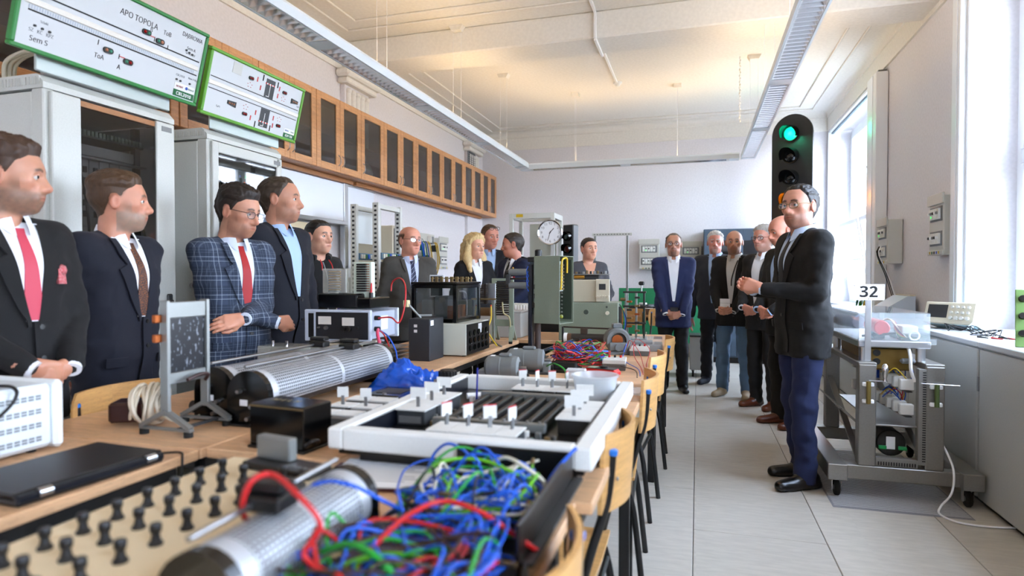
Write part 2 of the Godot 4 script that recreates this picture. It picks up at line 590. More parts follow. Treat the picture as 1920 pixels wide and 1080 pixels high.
func window(n: int, z0: float, z1: float, tilted: bool) -> void:
	var R: float = ROOM.r
	var w := struct("window_%d" % n)
	var xo := R + 0.27
	# lining of the reveal: glossy white boards at the jambs and head, then the stone sill
	for z: float in [z0 - 0.004, z1 + 0.004]:
		part(w, "jamb_lining", MB.new().box(Vector3(R + 0.06, 2.1, z), Vector3(0.16, 2.42, 0.03), 0.004), M.pvc)
	part(w, "head_lining", MB.new().bx(R - 0.01, R + 0.15, 3.3, 3.33, z0, z1, 0.004), M.pvc)
	part(w, "curtain_rail", MB.new().bx(R + 0.02, R + 0.05, 3.275, 3.3, z0 + 0.02, z1 - 0.02, 0.004), mat(Color(0.35, 0.45, 0.48), 0.4, 0.6))
	part(w, "sill", MB.new().bx(R - 0.02, xo + 0.02, 0.86, 0.89, z0 + 0.01, z1 - 0.01, 0.005), M.white)
	var fr := MB.new()
	var b := 0.07
	fr.bx(xo, xo + 0.08, 0.89, 3.3, z0 + 0.012, z0 + b, 0.006).bx(xo, xo + 0.08, 0.89, 3.3, z1 - b, z1 - 0.012, 0.006)
	fr.bx(xo, xo + 0.08, 0.89, 0.96, z0 + b, z1 - b, 0.006).bx(xo, xo + 0.08, 3.23, 3.3, z0 + b, z1 - b, 0.006)
	fr.bx(xo, xo + 0.08, 2.0, 2.1, z0 + b, z1 - b, 0.006)
	var zm := (z0 + z1) / 2
	fr.bx(xo, xo + 0.08, 0.96, 3.23, zm - 0.045, zm + 0.045, 0.006)
	part(w, "window_frame", fr, M.pvc)
	for col in 2:
		var a := z0 + b if col == 0 else zm + 0.045
		var e := zm - 0.045 if col == 0 else z1 - b
		for row in 2:
			var y0 := 0.96 if row == 0 else 2.1
			var y1 := 2.0 if row == 0 else 3.23
			var s := Node3D.new()
			s.name = "sash"
			w.add_child(s, true)
			s.position = Vector3(xo + 0.02, y0, 0)
			if tilted and row == 0:
				s.rotation_degrees.z = 9.0
			var h := y1 - y0
			var f := 0.055
			var sm := MB.new()
			sm.bx(-0.03, 0.03, 0, h, a, a + f, 0.006).bx(-0.03, 0.03, 0, h, e - f, e, 0.006)
			sm.bx(-0.03, 0.03, 0, f, a + f, e - f, 0.006).bx(-0.03, 0.03, h - f, h, a + f, e - f, 0.006)
			part(s, "sash_frame", sm, M.pvc)
			var mm := MB.new()
			var zc := (a + e) / 2
			mm.bx(-0.012, 0.012, f, h - f, zc - 0.012, zc + 0.012, 0.003)
			mm.bx(-0.012, 0.012, h * 0.5 - 0.012, h * 0.5 + 0.012, a + f, e - f, 0.003)
			part(s, "glazing_bar", mm, M.pvc)
			for q in 4:
				var za := a + f if q % 2 == 0 else zc
				var ya := f if q < 2 else h * 0.5
				part(s, "pane", MB.new().bx(-0.004, 0.004, ya, ya + h * 0.5 - f, za, za + (e - a) * 0.5 - f), M.glass)
			if col == 0:
				var hm := MB.new()
				hm.bx(-0.045, -0.03, h * 0.5 - 0.04, h * 0.5 + 0.04, e - 0.04, e - 0.012, 0.004)
				hm.bx(-0.06, -0.045, h * 0.5 - 0.1, h * 0.5 + 0.01, e - 0.036, e - 0.018, 0.004)
				part(s, "window_handle", hm, M.white)

# one straight run of the hanging luminaire: housing, mirror louvres below, tubes shining up
func light_run(a: Vector3, b: Vector3, modules: int, ends: Vector2, label: String) -> void:
	var d := (b - a)
	var l := d.length()
	var t := thing("pendant_luminaire", label, "light", (a + b) / 2, rad_to_deg(atan2(-d.x, -d.z)), "runs of the U-shaped pendant luminaire")
	var w := 0.165
	var y := 0.075
	var hm := MB.new()
	# sides with rounded shoulders, open top and bottom
	for s: float in [-1.0, 1.0]:
		hm.prism(PackedVector2Array([Vector2(s * w / 2, 0), Vector2(s * w / 2, y * 0.7), Vector2(s * w * 0.42, y), Vector2(s * w * 0.36, y), Vector2(s * w * 0.36, y * 0.9), Vector2(s * (w / 2 - 0.014), y * 0.6), Vector2(s * (w / 2 - 0.014), 0)]), -l / 2, l / 2)
	part(t, "housing", hm, mat(Color(0.83, 0.86, 0.88), 0.32))
	var usable := l - ends.x - ends.y
	var ml := usable / modules
	var cpm := mat(Color(0.8, 0.83, 0.85), 0.35)
	var fins := MB.new()
	part(t, "cover_plate", MB.new().bx(-w / 2 + 0.01, w / 2 - 0.01, 0.0, 0.008, -l / 2, -l / 2 + ends.x + 0.03), cpm)
	part(t, "cover_plate", MB.new().bx(-w / 2 + 0.01, w / 2 - 0.01, 0.0, 0.008, l / 2 - ends.y - 0.03, l / 2), cpm)
	for k in modules:
		var z0 := -l / 2 + ends.x + k * ml
		if k < modules - 1: part(t, "cover_plate", MB.new().bx(-w / 2 + 0.01, w / 2 - 0.01, 0.0, 0.008, z0 + ml - 0.06, z0 + ml + 0.06), cpm)
		var nf := 22
		for i in nf:
			var z := z0 + 0.08 + (ml - 0.16) * i / (nf - 1)
			fins.face([Vector3(-w / 2 + 0.016, 0.003, z), Vector3(w / 2 - 0.016, 0.003, z), Vector3(w / 2 - 0.02, 0.035, z + 0.006), Vector3(-w / 2 + 0.02, 0.035, z + 0.006)], Vector3(0, 0, -1))
			fins.face([Vector3(-w / 2 + 0.016, 0.003, z), Vector3(w / 2 - 0.016, 0.003, z), Vector3(w / 2 - 0.02, 0.035, z - 0.006), Vector3(-w / 2 + 0.02, 0.035, z - 0.006)], Vector3(0, 0, 1))
		for s: float in [-1.0, 1.0]:
			fins.face([Vector3(s * (w / 2 - 0.016), 0.002, z0 + 0.06), Vector3(s * (w / 2 - 0.016), 0.002, z0 + ml - 0.06), Vector3(s * 0.03, 0.045, z0 + ml - 0.06), Vector3(s * 0.03, 0.045, z0 + 0.06)], Vector3(-s, -1, 0))
		part(t, "louvre_back", MB.new().bx(-0.04, 0.04, 0.045, 0.047, z0 + 0.06, z0 + ml - 0.06), M.alu)
		var tm := MB.new()
		tm.cyl(Vector3(0, y - 0.012, z0 + 0.1), Vector3(0, y - 0.012, z0 + ml - 0.1), 0.008, -1, 10)
		part(t, "fluorescent_tube", tm, M.tube)
		var al := AreaLight3D.new()
		al.name = "tube_light"
		al.area_size = Vector2(0.06, ml - 0.2)
		al.light_color = Color(1.0, 0.85, 0.62)
		al.light_energy = 0.18 * ml
		al.area_range = 14.0
		al.shadow_enabled = true
		al.position = Vector3(0, y + 0.004, z0 + ml / 2)
		al.rotation_degrees = Vector3(90, 0, 0)
		t.add_child(al, true)
		var wm := MB.new()
		var top: float = ROOM.h - a.y
		for s: float in [-1.0, 1.0]:
			wm.cyl(Vector3(s * 0.04, y - 0.01, z0 + ml * 0.5 - 0.0), Vector3(s * 0.04, top - 0.02, z0 + ml * 0.5), 0.0015, -1, 5)
		part(t, "suspension_wire", wm, M.white)
		part(t, "ceiling_canopy", MB.new().prism(PackedVector2Array([Vector2(-0.07, top), Vector2(0.07, top), Vector2(0.045, top - 0.045), Vector2(-0.045, top - 0.045)]), z0 + ml * 0.5 - 0.045, z0 + ml * 0.5 + 0.045), M.white_plaster)
	part(t, "mirror_louvre", fins, mat(Color(0.93, 0.93, 0.93), 0.16, 0.85))

func ceiling_things() -> void:
	M.tube = mat(Color(1, 0.95, 0.85), 0.4, 0.0, {"emission_enabled": true, "emission": Color(1.0, 0.82, 0.56), "emission_energy_multiplier": 2.0})
	light_run(Vector3(-2.2, 2.66, -7.82), Vector3(-2.2, 2.66, 1.2), 6, Vector2(0.12, 0.1), "long pendant light run with mirror louvres beside the wall cupboards")
	light_run(Vector3(0.47, 2.66, -7.97), Vector3(-2.27, 2.66, -7.97), 2, Vector2(0.1, 0.08), "short pendant light run crossing in front of the far wall")
	light_run(Vector3(0.57, 2.66, -7.97), Vector3(0.57, 2.66, 1.2), 6, Vector2(0.05, 0.05), "long pendant light run with mirror louvres on the window side")
	var cd := thing("ceiling_conduit", "thin white cable conduit running across the ceiling and beam", "conduit")
	var cm := MB.new()
	cm.bx(-0.9, -0.875, 3.355, 3.378, -5.98, -5.54, 0.003).bx(-0.9, -0.875, 3.59, 3.619, -5.55, -1.2, 0.003).bx(-0.9, -0.875, 3.37, 3.619, -5.545, -5.52, 0.003)
	cm.bx(-0.97, -0.945, 3.595, 3.619, -7.6, -6.0, 0.003)
	part(cd, "duct", cm, M.white)
	for p: Vector3 in [Vector3(-0.985, 3.619, -6.35), Vector3(-0.95, 3.619, -7.66)]:
		var s := thing("smoke_detector", "round white smoke detector under the far ceiling bay", "detector", p, 0, "smoke detectors")
		part(s, "base", MB.new().lathe([Vector2(0, -0.02), Vector2(0.05, -0.02), Vector2(0.055, 0)], 20), M.white)
		part(s, "sensor", MB.new().lathe([Vector2(0, -0.05), Vector2(0.02, -0.05), Vector2(0.032, -0.035), Vector2(0.03, -0.02)], 16), M.white_matt)
	# cable column at the pier
	var tc := thing("cable_column", "tall white cable trunking column beside the far window", "trunking", Vector3(1.745, 0, -7.12))
	part(tc, "casing", MB.new().bx(-0.06, 0.05, 0.895, 3.28, -0.17, 0.17, 0.006), M.white)
	part(tc, "cover_strip", MB.new().bx(-0.066, -0.06, 0.9, 3.27, -0.06, 0.06, 0.002), M.pvc)
	part(tc, "end_cap", MB.new().bx(-0.03, 0.05, 3.28, 3.31, -0.1, 0.12, 0.004), M.grey)
	var c2 := thing("cable_column", "slim white cable trunking column at the edge of the near window", "trunking", Vector3(1.77, 0, -5.12))
	part(c2, "casing", MB.new().bx(-0.03, 0.025, 0.895, 3.3, -0.07, 0.07, 0.005), M.white)
	part(c2, "cover_strip", MB.new().bx(-0.036, -0.03, 0.9, 3.28, -0.03, 0.03, 0.002), M.pvc)

func cupboards() -> void:
	# a row of glazed wall cupboards; every unit is a thing of its own
	var edges := [-1.33, -1.715, -2.1, -2.485, -2.87, -3.255, -3.64, -4.02, -4.395, -4.77, -5.15, -5.53, -6.0, -6.38, -6.79, -7.19, -7.58, -7.99, -8.38, -8.79, -9.17, -9.53, -9.88]
	var units := [[1, 3], [3, 5], [5, 7], [7, 9], [9, 11], [11, 12], [12, 14], [14, 16], [16, 18], [18, 20], [20, 22]]
	var where := ["nearest end of the row", "mostly hidden by the large green-framed board", "rising behind the second green-framed board", "half covered by the lime green frame", "the first in full view past both boards", "the only one with a single door", "right after the single-door one", "second after the single-door one", "third before the corner", "last but one before the corner", "in the corner by the far wall"]
	var x0 := -3.47
	var x1 := -3.255
	var k := 0
	for un: Array in units:
		var za: float = edges[un[0]] - 0.002
		var zb: float = edges[un[1]] + 0.002
		var t := thing("wall_cupboard", "beech wall cupboard with glazed doors, " + where[k], "cupboard", Vector3(x0, 2.225, za), 0, "row of glazed wall cupboards")
		var w := za - zb
		var h := 0.685
		var d := x1 - x0
		var m := MB.new()
		m.bx(0, d, 0, 0.018, -w, 0).bx(0, d, h - 0.018, h, -w, 0).bx(0, d, 0.018, h - 0.018, -0.018, 0).bx(0, d, 0.018, h - 0.018, -w, -w + 0.018)
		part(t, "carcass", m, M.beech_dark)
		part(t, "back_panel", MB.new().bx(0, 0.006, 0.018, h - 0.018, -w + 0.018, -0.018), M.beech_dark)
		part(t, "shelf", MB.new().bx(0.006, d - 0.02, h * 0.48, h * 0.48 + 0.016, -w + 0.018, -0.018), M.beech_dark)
		var nd: int = un[1] - un[0]
		for i in nd:
			var a := -w * i / nd - 0.002
			var b := -w * (i + 1) / nd + 0.002
			var dr := Node3D.new()
			dr.name = "door"
			t.add_child(dr, true)
			var f := 0.065
			var dm := MB.new()
			dm.bx(d, d + 0.02, 0.002, h - 0.002, a - f, a, 0.003).bx(d, d + 0.02, 0.002, h - 0.002, b, b + f, 0.003)
			dm.bx(d, d + 0.02, 0.002, f, b + f, a - f, 0.003).bx(d, d + 0.02, h - f, h - 0.002, b + f, a - f, 0.003)
			part(dr, "door_frame", dm, M.beech)
			part(dr, "pane", MB.new().bx(d + 0.006, d + 0.011, f, h - f, b + f, a - f), M.door_glass)
			var hz: float = (b + 0.03) if (i == 0 and nd == 2) else (a - 0.03)
			part(dr, "handle", MB.new().tube(curve([Vector3(d + 0.02, 0.06, hz), Vector3(d + 0.04, 0.08, hz), Vector3(d + 0.044, 0.11, hz), Vector3(d + 0.04, 0.14, hz), Vector3(d + 0.02, 0.16, hz)], 4), 0.004, 8), M.steel)
		k += 1
	var lr := thing("cupboard_light_rail", "narrow beech rail fixed under the row of wall cupboards", "rail", Vector3(-3.38, 2.185, 0))
	for s: Array in [[-4.1, -5.62], [-5.68, -8.2], [-8.24, -9.55]]:
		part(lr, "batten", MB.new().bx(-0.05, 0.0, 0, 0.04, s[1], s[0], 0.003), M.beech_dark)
	# things seen dimly inside
	var vs := thing("glass_jar", "pale round glass jar inside the single-door cupboard", "jar", Vector3(-3.36, 2.243, -5.82))
	part(vs, "bowl", MB.new().lathe([Vector2(0, 0.01), Vector2(0.05, 0.012), Vector2(0.085, 0.09), Vector2(0.06, 0.16), Vector2(0.03, 0.19)], 20, true), M.white_matt)
	part(vs, "stopper", MB.new().ball(Vector3(0, 0.2, 0), Vector3(0.022, 0.022, 0.022)), M.grey)

func whiteboards() -> void:
	var t := thing("sliding_whiteboard", "white sliding board in an aluminium frame under the cupboards", "whiteboard", Vector3(-3.44, 0, 0))
	part(t, "panel", MB.new().bx(0, 0.02, 1.80, 2.18, -5.5, -3.5, 0.003), mat(Color(0.93, 0.95, 0.98), 0.12))
	part(t, "pen_tray", MB.new().bx(0, 0.07, 1.76, 1.8, -5.5, -3.5, 0.004), M.alu)
	part(t, "guide_post", MB.new().bx(-0.02, 0.035, 1.05, 2.2, -5.56, -5.49, 0.004), M.alu)
	var t2 := thing("wall_panel", "glossy pale panel beside the whiteboard post", "panel", Vector3(-3.44, 0, 0))
	part(t2, "sheet", MB.new().bx(0, 0.012, 0.95, 2.18, -6.12, -5.58, 0.003), mat(Color(0.9, 0.92, 0.95), 0.15))
	part(t2, "top_rail", MB.new().bx(0, 0.02, 2.165, 2.19, -6.14, -5.58, 0.003), M.alu)
	var w := thing("wainscot_panel", "brown stained wooden panel below the pale wall panel", "panel", Vector3(-3.45, 0, 0))
	part(w, "board", MB.new().bx(0, 0.03, 0.08, 0.95, -6.4, -5.2, 0.004), M.brown_wood)
	part(w, "ledge", MB.new().bx(0, 0.06, 0.95, 0.98, -6.42, -5.18, 0.006), M.brown_wood)
	var dr := thing("cream_panel_door", "cream painted panel door behind the woman in black", "door", Vector3(-3.44, 0, -4.65))
	part(dr, "leaf", MB.new().bx(0, 0.04, 0.01, 1.74, -0.45, 0.45, 0.004), M.cream)
	for p: Array in [[0.2, 0.7], [0.8, 1.6]]:
		for s: float in [-1.0, 1.0]:
			part(dr, "raised_panel", MB.new().bx(0.04, 0.055, p[0], p[1], s * 0.21 - 0.14, s * 0.21 + 0.14, 0.01), M.cream)
	var g := thing("wall_vent", "grey louvred wall vent above the cupboards near the corner", "vent", Vector3(-3.47, 3.12, -9.2))
	part(g, "frame", MB.new().bx(0.03, 0.05, -0.13, 0.15, -0.15, 0.15, 0.004), M.grey)
	for i in 8:
		part(g, "slat", MB.new().bx(0.05, 0.06, -0.115 + i * 0.032, -0.098 + i * 0.032, -0.14, 0.14), M.dark_grey)

func rack(label: String, z0: float, z1: float, h: float, second: bool) -> void:
	# steel equipment rack; its glazed door faces the room (+x)
	var t := thing("equipment_rack", label, "cabinet", Vector3(-2.62, 0, (z0 + z1) / 2))
	var w := z0 - z1
	var hw := w / 2
	var d := 0.8
	t.set_meta("group", "glazed equipment racks")
	part(t, "plinth", MB.new().bx(-d + 0.02, -0.02, 0, 0.09, -hw + 0.02, hw - 0.02), M.dark_grey)
	# lid with sloped edges and ventilation teeth
	var lid := MB.new()
	lid.prism(PackedVector2Array([Vector2(-d, h - 0.06), Vector2(0, h - 0.06), Vector2(0, h - 0.035), Vector2(-0.035, h), Vector2(-d + 0.03, h), Vector2(-d, h - 0.035)]), -hw, hw)
	part(t, "lid", lid, M.rack_grey)
	var teeth := MB.new()
	for i in 40:
		teeth.bx(-d + 0.02 + i * 0.0193, -d + 0.031 + i * 0.0193, h - 0.045, h - 0.012, hw - 0.001, hw + 0.004)
	part(t, "vent_strip", teeth, M.rack_grey)
	var side := MB.new()
	side.bx(-d + 0.01, -0.07, 0.09, h - 0.07, hw - 0.02, hw - 0.002, 0.004)
	part(t, "side_panel", side, M.rack_grey)
	part(t, "side_panel", MB.new().bx(-d + 0.01, -0.03, 0.09, h - 0.07, -hw + 0.002, -hw + 0.02, 0.004), M.rack_grey)
	part(t, "back_panel", MB.new().bx(-d, -d + 0.015, 0.09, h - 0.06, -hw, hw), M.rack_grey)
	part(t, "corner_post", MB.new().bx(-0.07, 0.0, 0.09, h - 0.06, hw - 0.05, hw, 0.006), M.rack_grey)
	part(t, "corner_post", MB.new().bx(-0.05, 0.0, 0.09, h - 0.06, -hw, -hw + 0.03, 0.006), M.rack_grey)
	part(t, "lock", MB.new().cyl(Vector3(-0.11, 1.2 if second else 1.33, hw - 0.003), Vector3(-0.11, 1.2 if second else 1.33, hw + 0.012), 0.014, -1, 14, 0.003), M.chrome)
	# door: steel stiles and a smoked pane
	var st: float = 0.13 if not second else 0.045
	var door := Node3D.new()
	door.name = "door"
	t.add_child(door, true)
	var dm := MB.new()
	dm.bx(0.0, 0.022, 0.1, h - 0.07, hw - 0.02 - st, hw - 0.02, 0.004)
	dm.bx(0.0, 0.022, 0.1, h - 0.07, -hw + 0.02, -hw + 0.02 + (0.11 if not second else 0.05), 0.004)
	dm.bx(0.0, 0.022, 0.1, 0.2, -hw + 0.13, hw - 0.02 - st, 0.004)
	if second:
		dm.bx(0.0, 0.022, h - 0.13, h - 0.07, -hw + 0.05, hw - 0.06, 0.004)
	part(door, "door_frame", dm, M.rack_grey)
	part(door, "pane", MB.new().bx(0.006, 0.012, 0.2, h - (0.1 if not second else 0.13), -hw + (0.13 if not second else 0.07), hw - 0.02 - st), M.smoked)
	if not second:
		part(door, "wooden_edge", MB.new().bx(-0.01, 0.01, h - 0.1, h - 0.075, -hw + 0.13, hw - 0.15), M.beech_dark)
	var hd := MB.new()
	hd.bx(0.022, 0.036, 1.0, 1.16, -hw + 0.05, -hw + 0.085, 0.006).bx(0.036, 0.05, 1.01, 1.13, -hw + 0.055, -hw + 0.08, 0.006)
	part(door, "handle", hd, M.black)
	part(door, "badge", MB.new().bx(0.022, 0.024, h - 0.115, h - 0.09, -hw + 0.04, -hw + 0.1), M.steel_dull)
	# inside: subracks, modules, wiring
	var dark = M.dark_grey
	part(t, "inner_frame", MB.new().bx(-0.16, -0.13, 0.15, h - 0.1, hw - 0.12, hw - 0.09).bx(-0.16, -0.13, 0.15, h - 0.1, -hw + 0.09, -hw + 0.12).bx(-0.6, -0.58, 0.1, h - 0.1, -hw + 0.03, hw - 0.03), dark)
	var y := h - 0.62 if not second else h - 0.5
	part(t, "subrack", MB.new().bx(-0.45, -0.15, y, y + 0.34, -hw + 0.1, hw - 0.1, 0.004), mat(Color(0.7, 0.71, 0.7), 0.5))
	part(t, "subrack_rail", MB.new().bx(-0.152, -0.14, y + 0.34, y + 0.39, -hw + 0.1, hw - 0.1, 0.002).bx(-0.152, -0.14, y - 0.05, y, -hw + 0.1, hw - 0.1, 0.002), M.rack_grey)
	rng.seed = 31 + int(second)
	for i in 7:
		var z := hw - 0.15 - (w - 0.3) * i / 7.0
		part(t, "plug_in_module", MB.new().bx(-0.15, -0.142, y + 0.01, y + 0.33, z - 0.055, z - 0.005, 0.002), mat([Color(0.74, 0.75, 0.74), Color(0.66, 0.67, 0.66)][i % 2], 0.5))
		var cm := MB.new()
		for q in 5:
			cm.bx(-0.142, -0.132, y + 0.05 + q * 0.052, y + 0.078 + q * 0.052, z - 0.04, z - 0.024)
		part(t, "connector", cm, M.black)
		if second:
			for q in 3:
				var led := MB.new().ball(Vector3(-0.139, y + 0.3 - q * 0.035 * (1 + i % 2), z - 0.03 + 0.01 * (q % 2)), Vector3(0.004, 0.004, 0.004), 8)
				part(t, "led", led, [M.led_green, M.led_orange, M.led_blue][(i + q) % 3])
	for i in 6:
		var za := rng.randf_range(-hw + 0.15, hw - 0.15)
		var zb := za + rng.randf_range(-0.12, 0.12)
		var pts := [Vector3(-0.135, y + 0.27, za), Vector3(-0.09, y + 0.22, za), Vector3(-0.08, y + 0.05, (za + zb) / 2), Vector3(-0.1, y - 0.06, zb), Vector3(-0.16, y - 0.15, zb)]
		part(t, "patch_cable", MB.new().tube(curve(pts, 6), 0.006, 6), [M.black, mat(Color(0.75, 0.7, 0.55), 0.5)][i % 2])
	if not second:
		part(t, "circuit_card", MB.new().bx(-0.5, -0.12, h - 0.2, h - 0.19, -hw + 0.08, hw - 0.1), mat(Color(0.12, 0.22, 0.13), 0.5))
		var cm := MB.new()
		for i in 24:
			cm.bx(-0.16, -0.12, h - 0.19, h - 0.165, -hw + 0.09 + i * 0.02, -hw + 0.104 + i * 0.02)
		part(t, "terminal_strip", cm, mat(Color(0.5, 0.55, 0.42), 0.5))
		part(t, "mirror_shelf", MB.new().bx(-0.5, -0.1, h - 0.3, h - 0.292, -hw + 0.08, hw - 0.1), M.steel)
	for k in 3:
		part(t, "equipment_drawer", MB.new().bx(-0.55, -0.14, y - 0.32 - k * 0.36, y - 0.06 - k * 0.36, -hw + 0.1, hw - 0.1, 0.004), [dark, M.black, mat(Color(0.5, 0.5, 0.47), 0.5)][k])

# lettering on the boards: local x runs along the board, y up it, z out of its face
func mark(p: Node3D, words: String, x: float, y: float, s: float, m: Material, bold := false) -> void:
	s *= 1.15
	text(p, "lettering", words, s, Transform3D(Basis(), Vector3(x, y, 0.0055 if bold or m == M.green_print or m == M.ink_red or m == M.ink_blue else 0.0036)), m, "Droid Sans", bold)

func lamp_pair(p: Node3D, x: float, y: float, a: Material, b: Material, s := 1.0) -> void:
	var o := MB.new().at(Vector3(x, y, 0.003))
	var poly := PackedVector2Array()
	for i in 16:
		var an := TAU * i / 16
		poly.append(Vector2((0.011 if cos(an) > 0 else -0.011) + 0.013 * cos(an), 0.013 * sin(an)) * s)
	o.prism(poly, 0.0, 0.007)
	part(p, "signal_lamp_plate", o, M.black)
	part(p, "signal_lens", MB.new().ball(Vector3(x - 0.010 * s, y, 0.010), Vector3(0.008, 0.008, 0.005) * s, 10), a)
	part(p, "signal_lens", MB.new().ball(Vector3(x + 0.010 * s, y, 0.010), Vector3(0.008, 0.008, 0.005) * s, 10), b)

func board_frame(label: String, z0: float, z1: float, y: float, h: float, lean: float, green: Color) -> Node3D:
	var t := thing("signalling_board", label, "board", Vector3(-2.585, y, (z0 + z1) / 2), 90.0)
	t.set_meta("group", "green-framed signalling boards")
	t.rotation_degrees = Vector3(0, 90, 0)
	var inner := Node3D.new()
	inner.name = "panel_face"
	t.add_child(inner, true)
	inner.rotation_degrees.x = lean
	var w := z0 - z1
	var gm := mat(green, 0.4)
	var m := MB.new()
	var f := 0.018
	m.bx(-w / 2, w / 2, 0, f, -0.02, 0.012, 0.004).bx(-w / 2, w / 2, h - f, h, -0.02, 0.012, 0.004)
	m.bx(-w / 2, -w / 2 + f, f, h - f, -0.02, 0.012, 0.004).bx(w / 2 - f, w / 2, f, h - f, -0.02, 0.012, 0.004)
	part(inner, "green_frame", m, gm)
	part(inner, "white_panel", MB.new().bx(-w / 2 + 0.01, w / 2 - 0.01, 0.01, h - 0.01, -0.015, 0.003), M.board_white)
	# foot behind the panel, standing on the rack
	part(t, "support_plate", MB.new().bx(-w * 0.36, w * 0.36, -0.055, 0.1, -0.045, -0.03, 0.003), mat(Color(0.72, 0.76, 0.75), 0.35, 0.3))
	part(t, "bracket", MB.new().bx(-w * 0.3, w * 0.3, -0.055, 0.16, -0.085, -0.046), M.steel)
	return inner

func boards() -> void:
	var ink = M.ink
	var b := board_frame("large white signalling board in a green frame reading APO TOPOLA", -1.763, -2.70, 2.157, 0.385, 15.0, Color(0.16, 0.50, 0.22))
	var w := 0.937
	var h := 0.385
	# track: pale strip between two dark lines
	part(b, "track_strip", MB.new().bx(-w / 2 + 0.03, w / 2 - 0.03, h * 0.5 - 0.012, h * 0.5 + 0.012, 0.003, 0.009, 0.003), mat(Color(0.88, 0.86, 0.82), 0.4))
	for k: float in [-0.035, 0.035]:
		part(b, "track_line", MB.new().bx(-w / 2 + 0.05, w / 2 - 0.03, h * 0.5 + k - 0.003, h * 0.5 + k + 0.003, 0.003, 0.0045), ink)
	var sleepers := MB.new()
	for i in 80:
		sleepers.bx(-w / 2 + 0.05 + i * 0.0105, -w / 2 + 0.055 + i * 0.0105, h * 0.5 - 0.03, h * 0.5 - 0.014, 0.003, 0.004)
	part(b, "sleeper_marks", sleepers, mat(Color(0.7, 0.73, 0.78), 0.5))
	mark(b, "APO TOPOLA", 0.06, h * 0.79, 0.03, ink)
	mark(b, "DĄBROWA", 0.37, h * 0.86, 0.024, ink)
	mark(b, "Sem S", -0.36, h * 0.135, 0.024, ink)
	mark(b, "SZ   KC   KPZ", -0.355, h * 0.22, 0.016, M.ink_grey)
	mark(b, "Szlaki", -0.35, h * 0.33, 0.011, M.ink_grey)
	mark(b, "B", 0.13, h * 0.73, 0.022, ink)
	mark(b, "ToB", 0.22, h * 0.77, 0.024, ink)
	mark(b, "ToA", -0.1, h * 0.20, 0.024, ink)
	mark(b, "A", 0.0, h * 0.16, 0.024, ink)
	mark(b, "Sem A", 0.375, h * 0.71, 0.017, ink)
	mark(b, "SZ  KC  KPZ", 0.375, h * 0.645, 0.011, M.ink_grey)
	mark(b, "CBL2010", -0.27, h * 0.80, 0.014, M.ink_grey)
	mark(b, "CBL2010", 0.34, h * 0.33, 0.012, M.ink_grey)
	mark(b, "New U Wg", 0.42, h * 0.34, 0.011, M.ink_grey)
	lamp_pair(b, 0.105, h * 0.68, M.lens_red, M.lens_green)
	lamp_pair(b, 0.185, h * 0.64, M.lens_green, M.lens_orange)
	lamp_pair(b, -0.065, h * 0.30, M.lens_orange, M.lens_green)
	lamp_pair(b, 0.04, h * 0.255, M.lens_green, M.lens_red)
	for q: Array in [[0.117, 0.66, 0.155, 0.64], [-0.005, 0.285, 0.022, 0.272]]:
		part(b, "red_dashes", MB.new().bx(q[0], q[2], h * q[1] - 0.002, h * q[1] + 0.002, 0.003, 0.0045), M.red)
	for q: Array in [[0.155, 0.64], [0.235, 0.61], [-0.115, 0.35], [-0.007, 0.28]]:
		part(b, "stop_bar", MB.new().bx(q[0] - 0.0015, q[0] + 0.0015, h * q[1] - 0.011, h * q[1] + 0.011, 0.003, 0.0045), ink)
	for q: Array in [[-0.385, 0.27], [-0.355, 0.265], [-0.325, 0.26], [0.345, 0.675], [0.365, 0.66], [0.385, 0.65], [0.32, 0.27], [0.345, 0.265], [0.405, 0.27], [-0.30, 0.86], [-0.25, 0.86]]:
		part(b, "push_button", MB.new().cyl(Vector3(q[0], h * q[1], 0.003), Vector3(q[0], h * q[1], 0.009), 0.005, -1, 10), M.dark_grey)
	part(b, "green_label", MB.new().bx(0.315, 0.445, h * 0.06, h * 0.145, 0.003, 0.0045), M.green_print)
	part(b, "logo_panel", MB.new().bx(0.315, 0.445, h * 0.145, h * 0.235, 0.003, 0.004), M.paper)
	mark(b, "CBL2010", 0.38, h * 0.10, 0.021, M.paper, true)
	mark(b, "MONAT", 0.348, h * 0.19, 0.011, M.ink_red)
	mark(b, "fcon-b", 0.421, h * 0.195, 0.011, M.green_print)
	part(b, "logo_ring", MB.new().cyl(Vector3(0.392, h * 0.195, 0.003), Vector3(0.392, h * 0.195, 0.0052), 0.008, -1, 14), M.ink_blue)
	# second board
	b = board_frame("smaller white signalling board in a lime green frame showing level crossings", -2.73, -3.55, 2.135, 0.36, 14.0, Color(0.36, 0.62, 0.14))
	w = 0.82
	h = 0.36
	part(b, "track_strip", MB.new().bx(-w / 2 + 0.02, w / 2 - 0.02, h * 0.5 - 0.012, h * 0.5 + 0.012, 0.003, 0.009, 0.003), mat(Color(0.88, 0.86, 0.82), 0.4))
	for k: float in [-0.032, 0.032]:
		part(b, "track_line", MB.new().bx(-w / 2 + 0.03, w / 2 - 0.03, h * 0.5 + k - 0.002, h * 0.5 + k + 0.002, 0.003, 0.0045), ink)
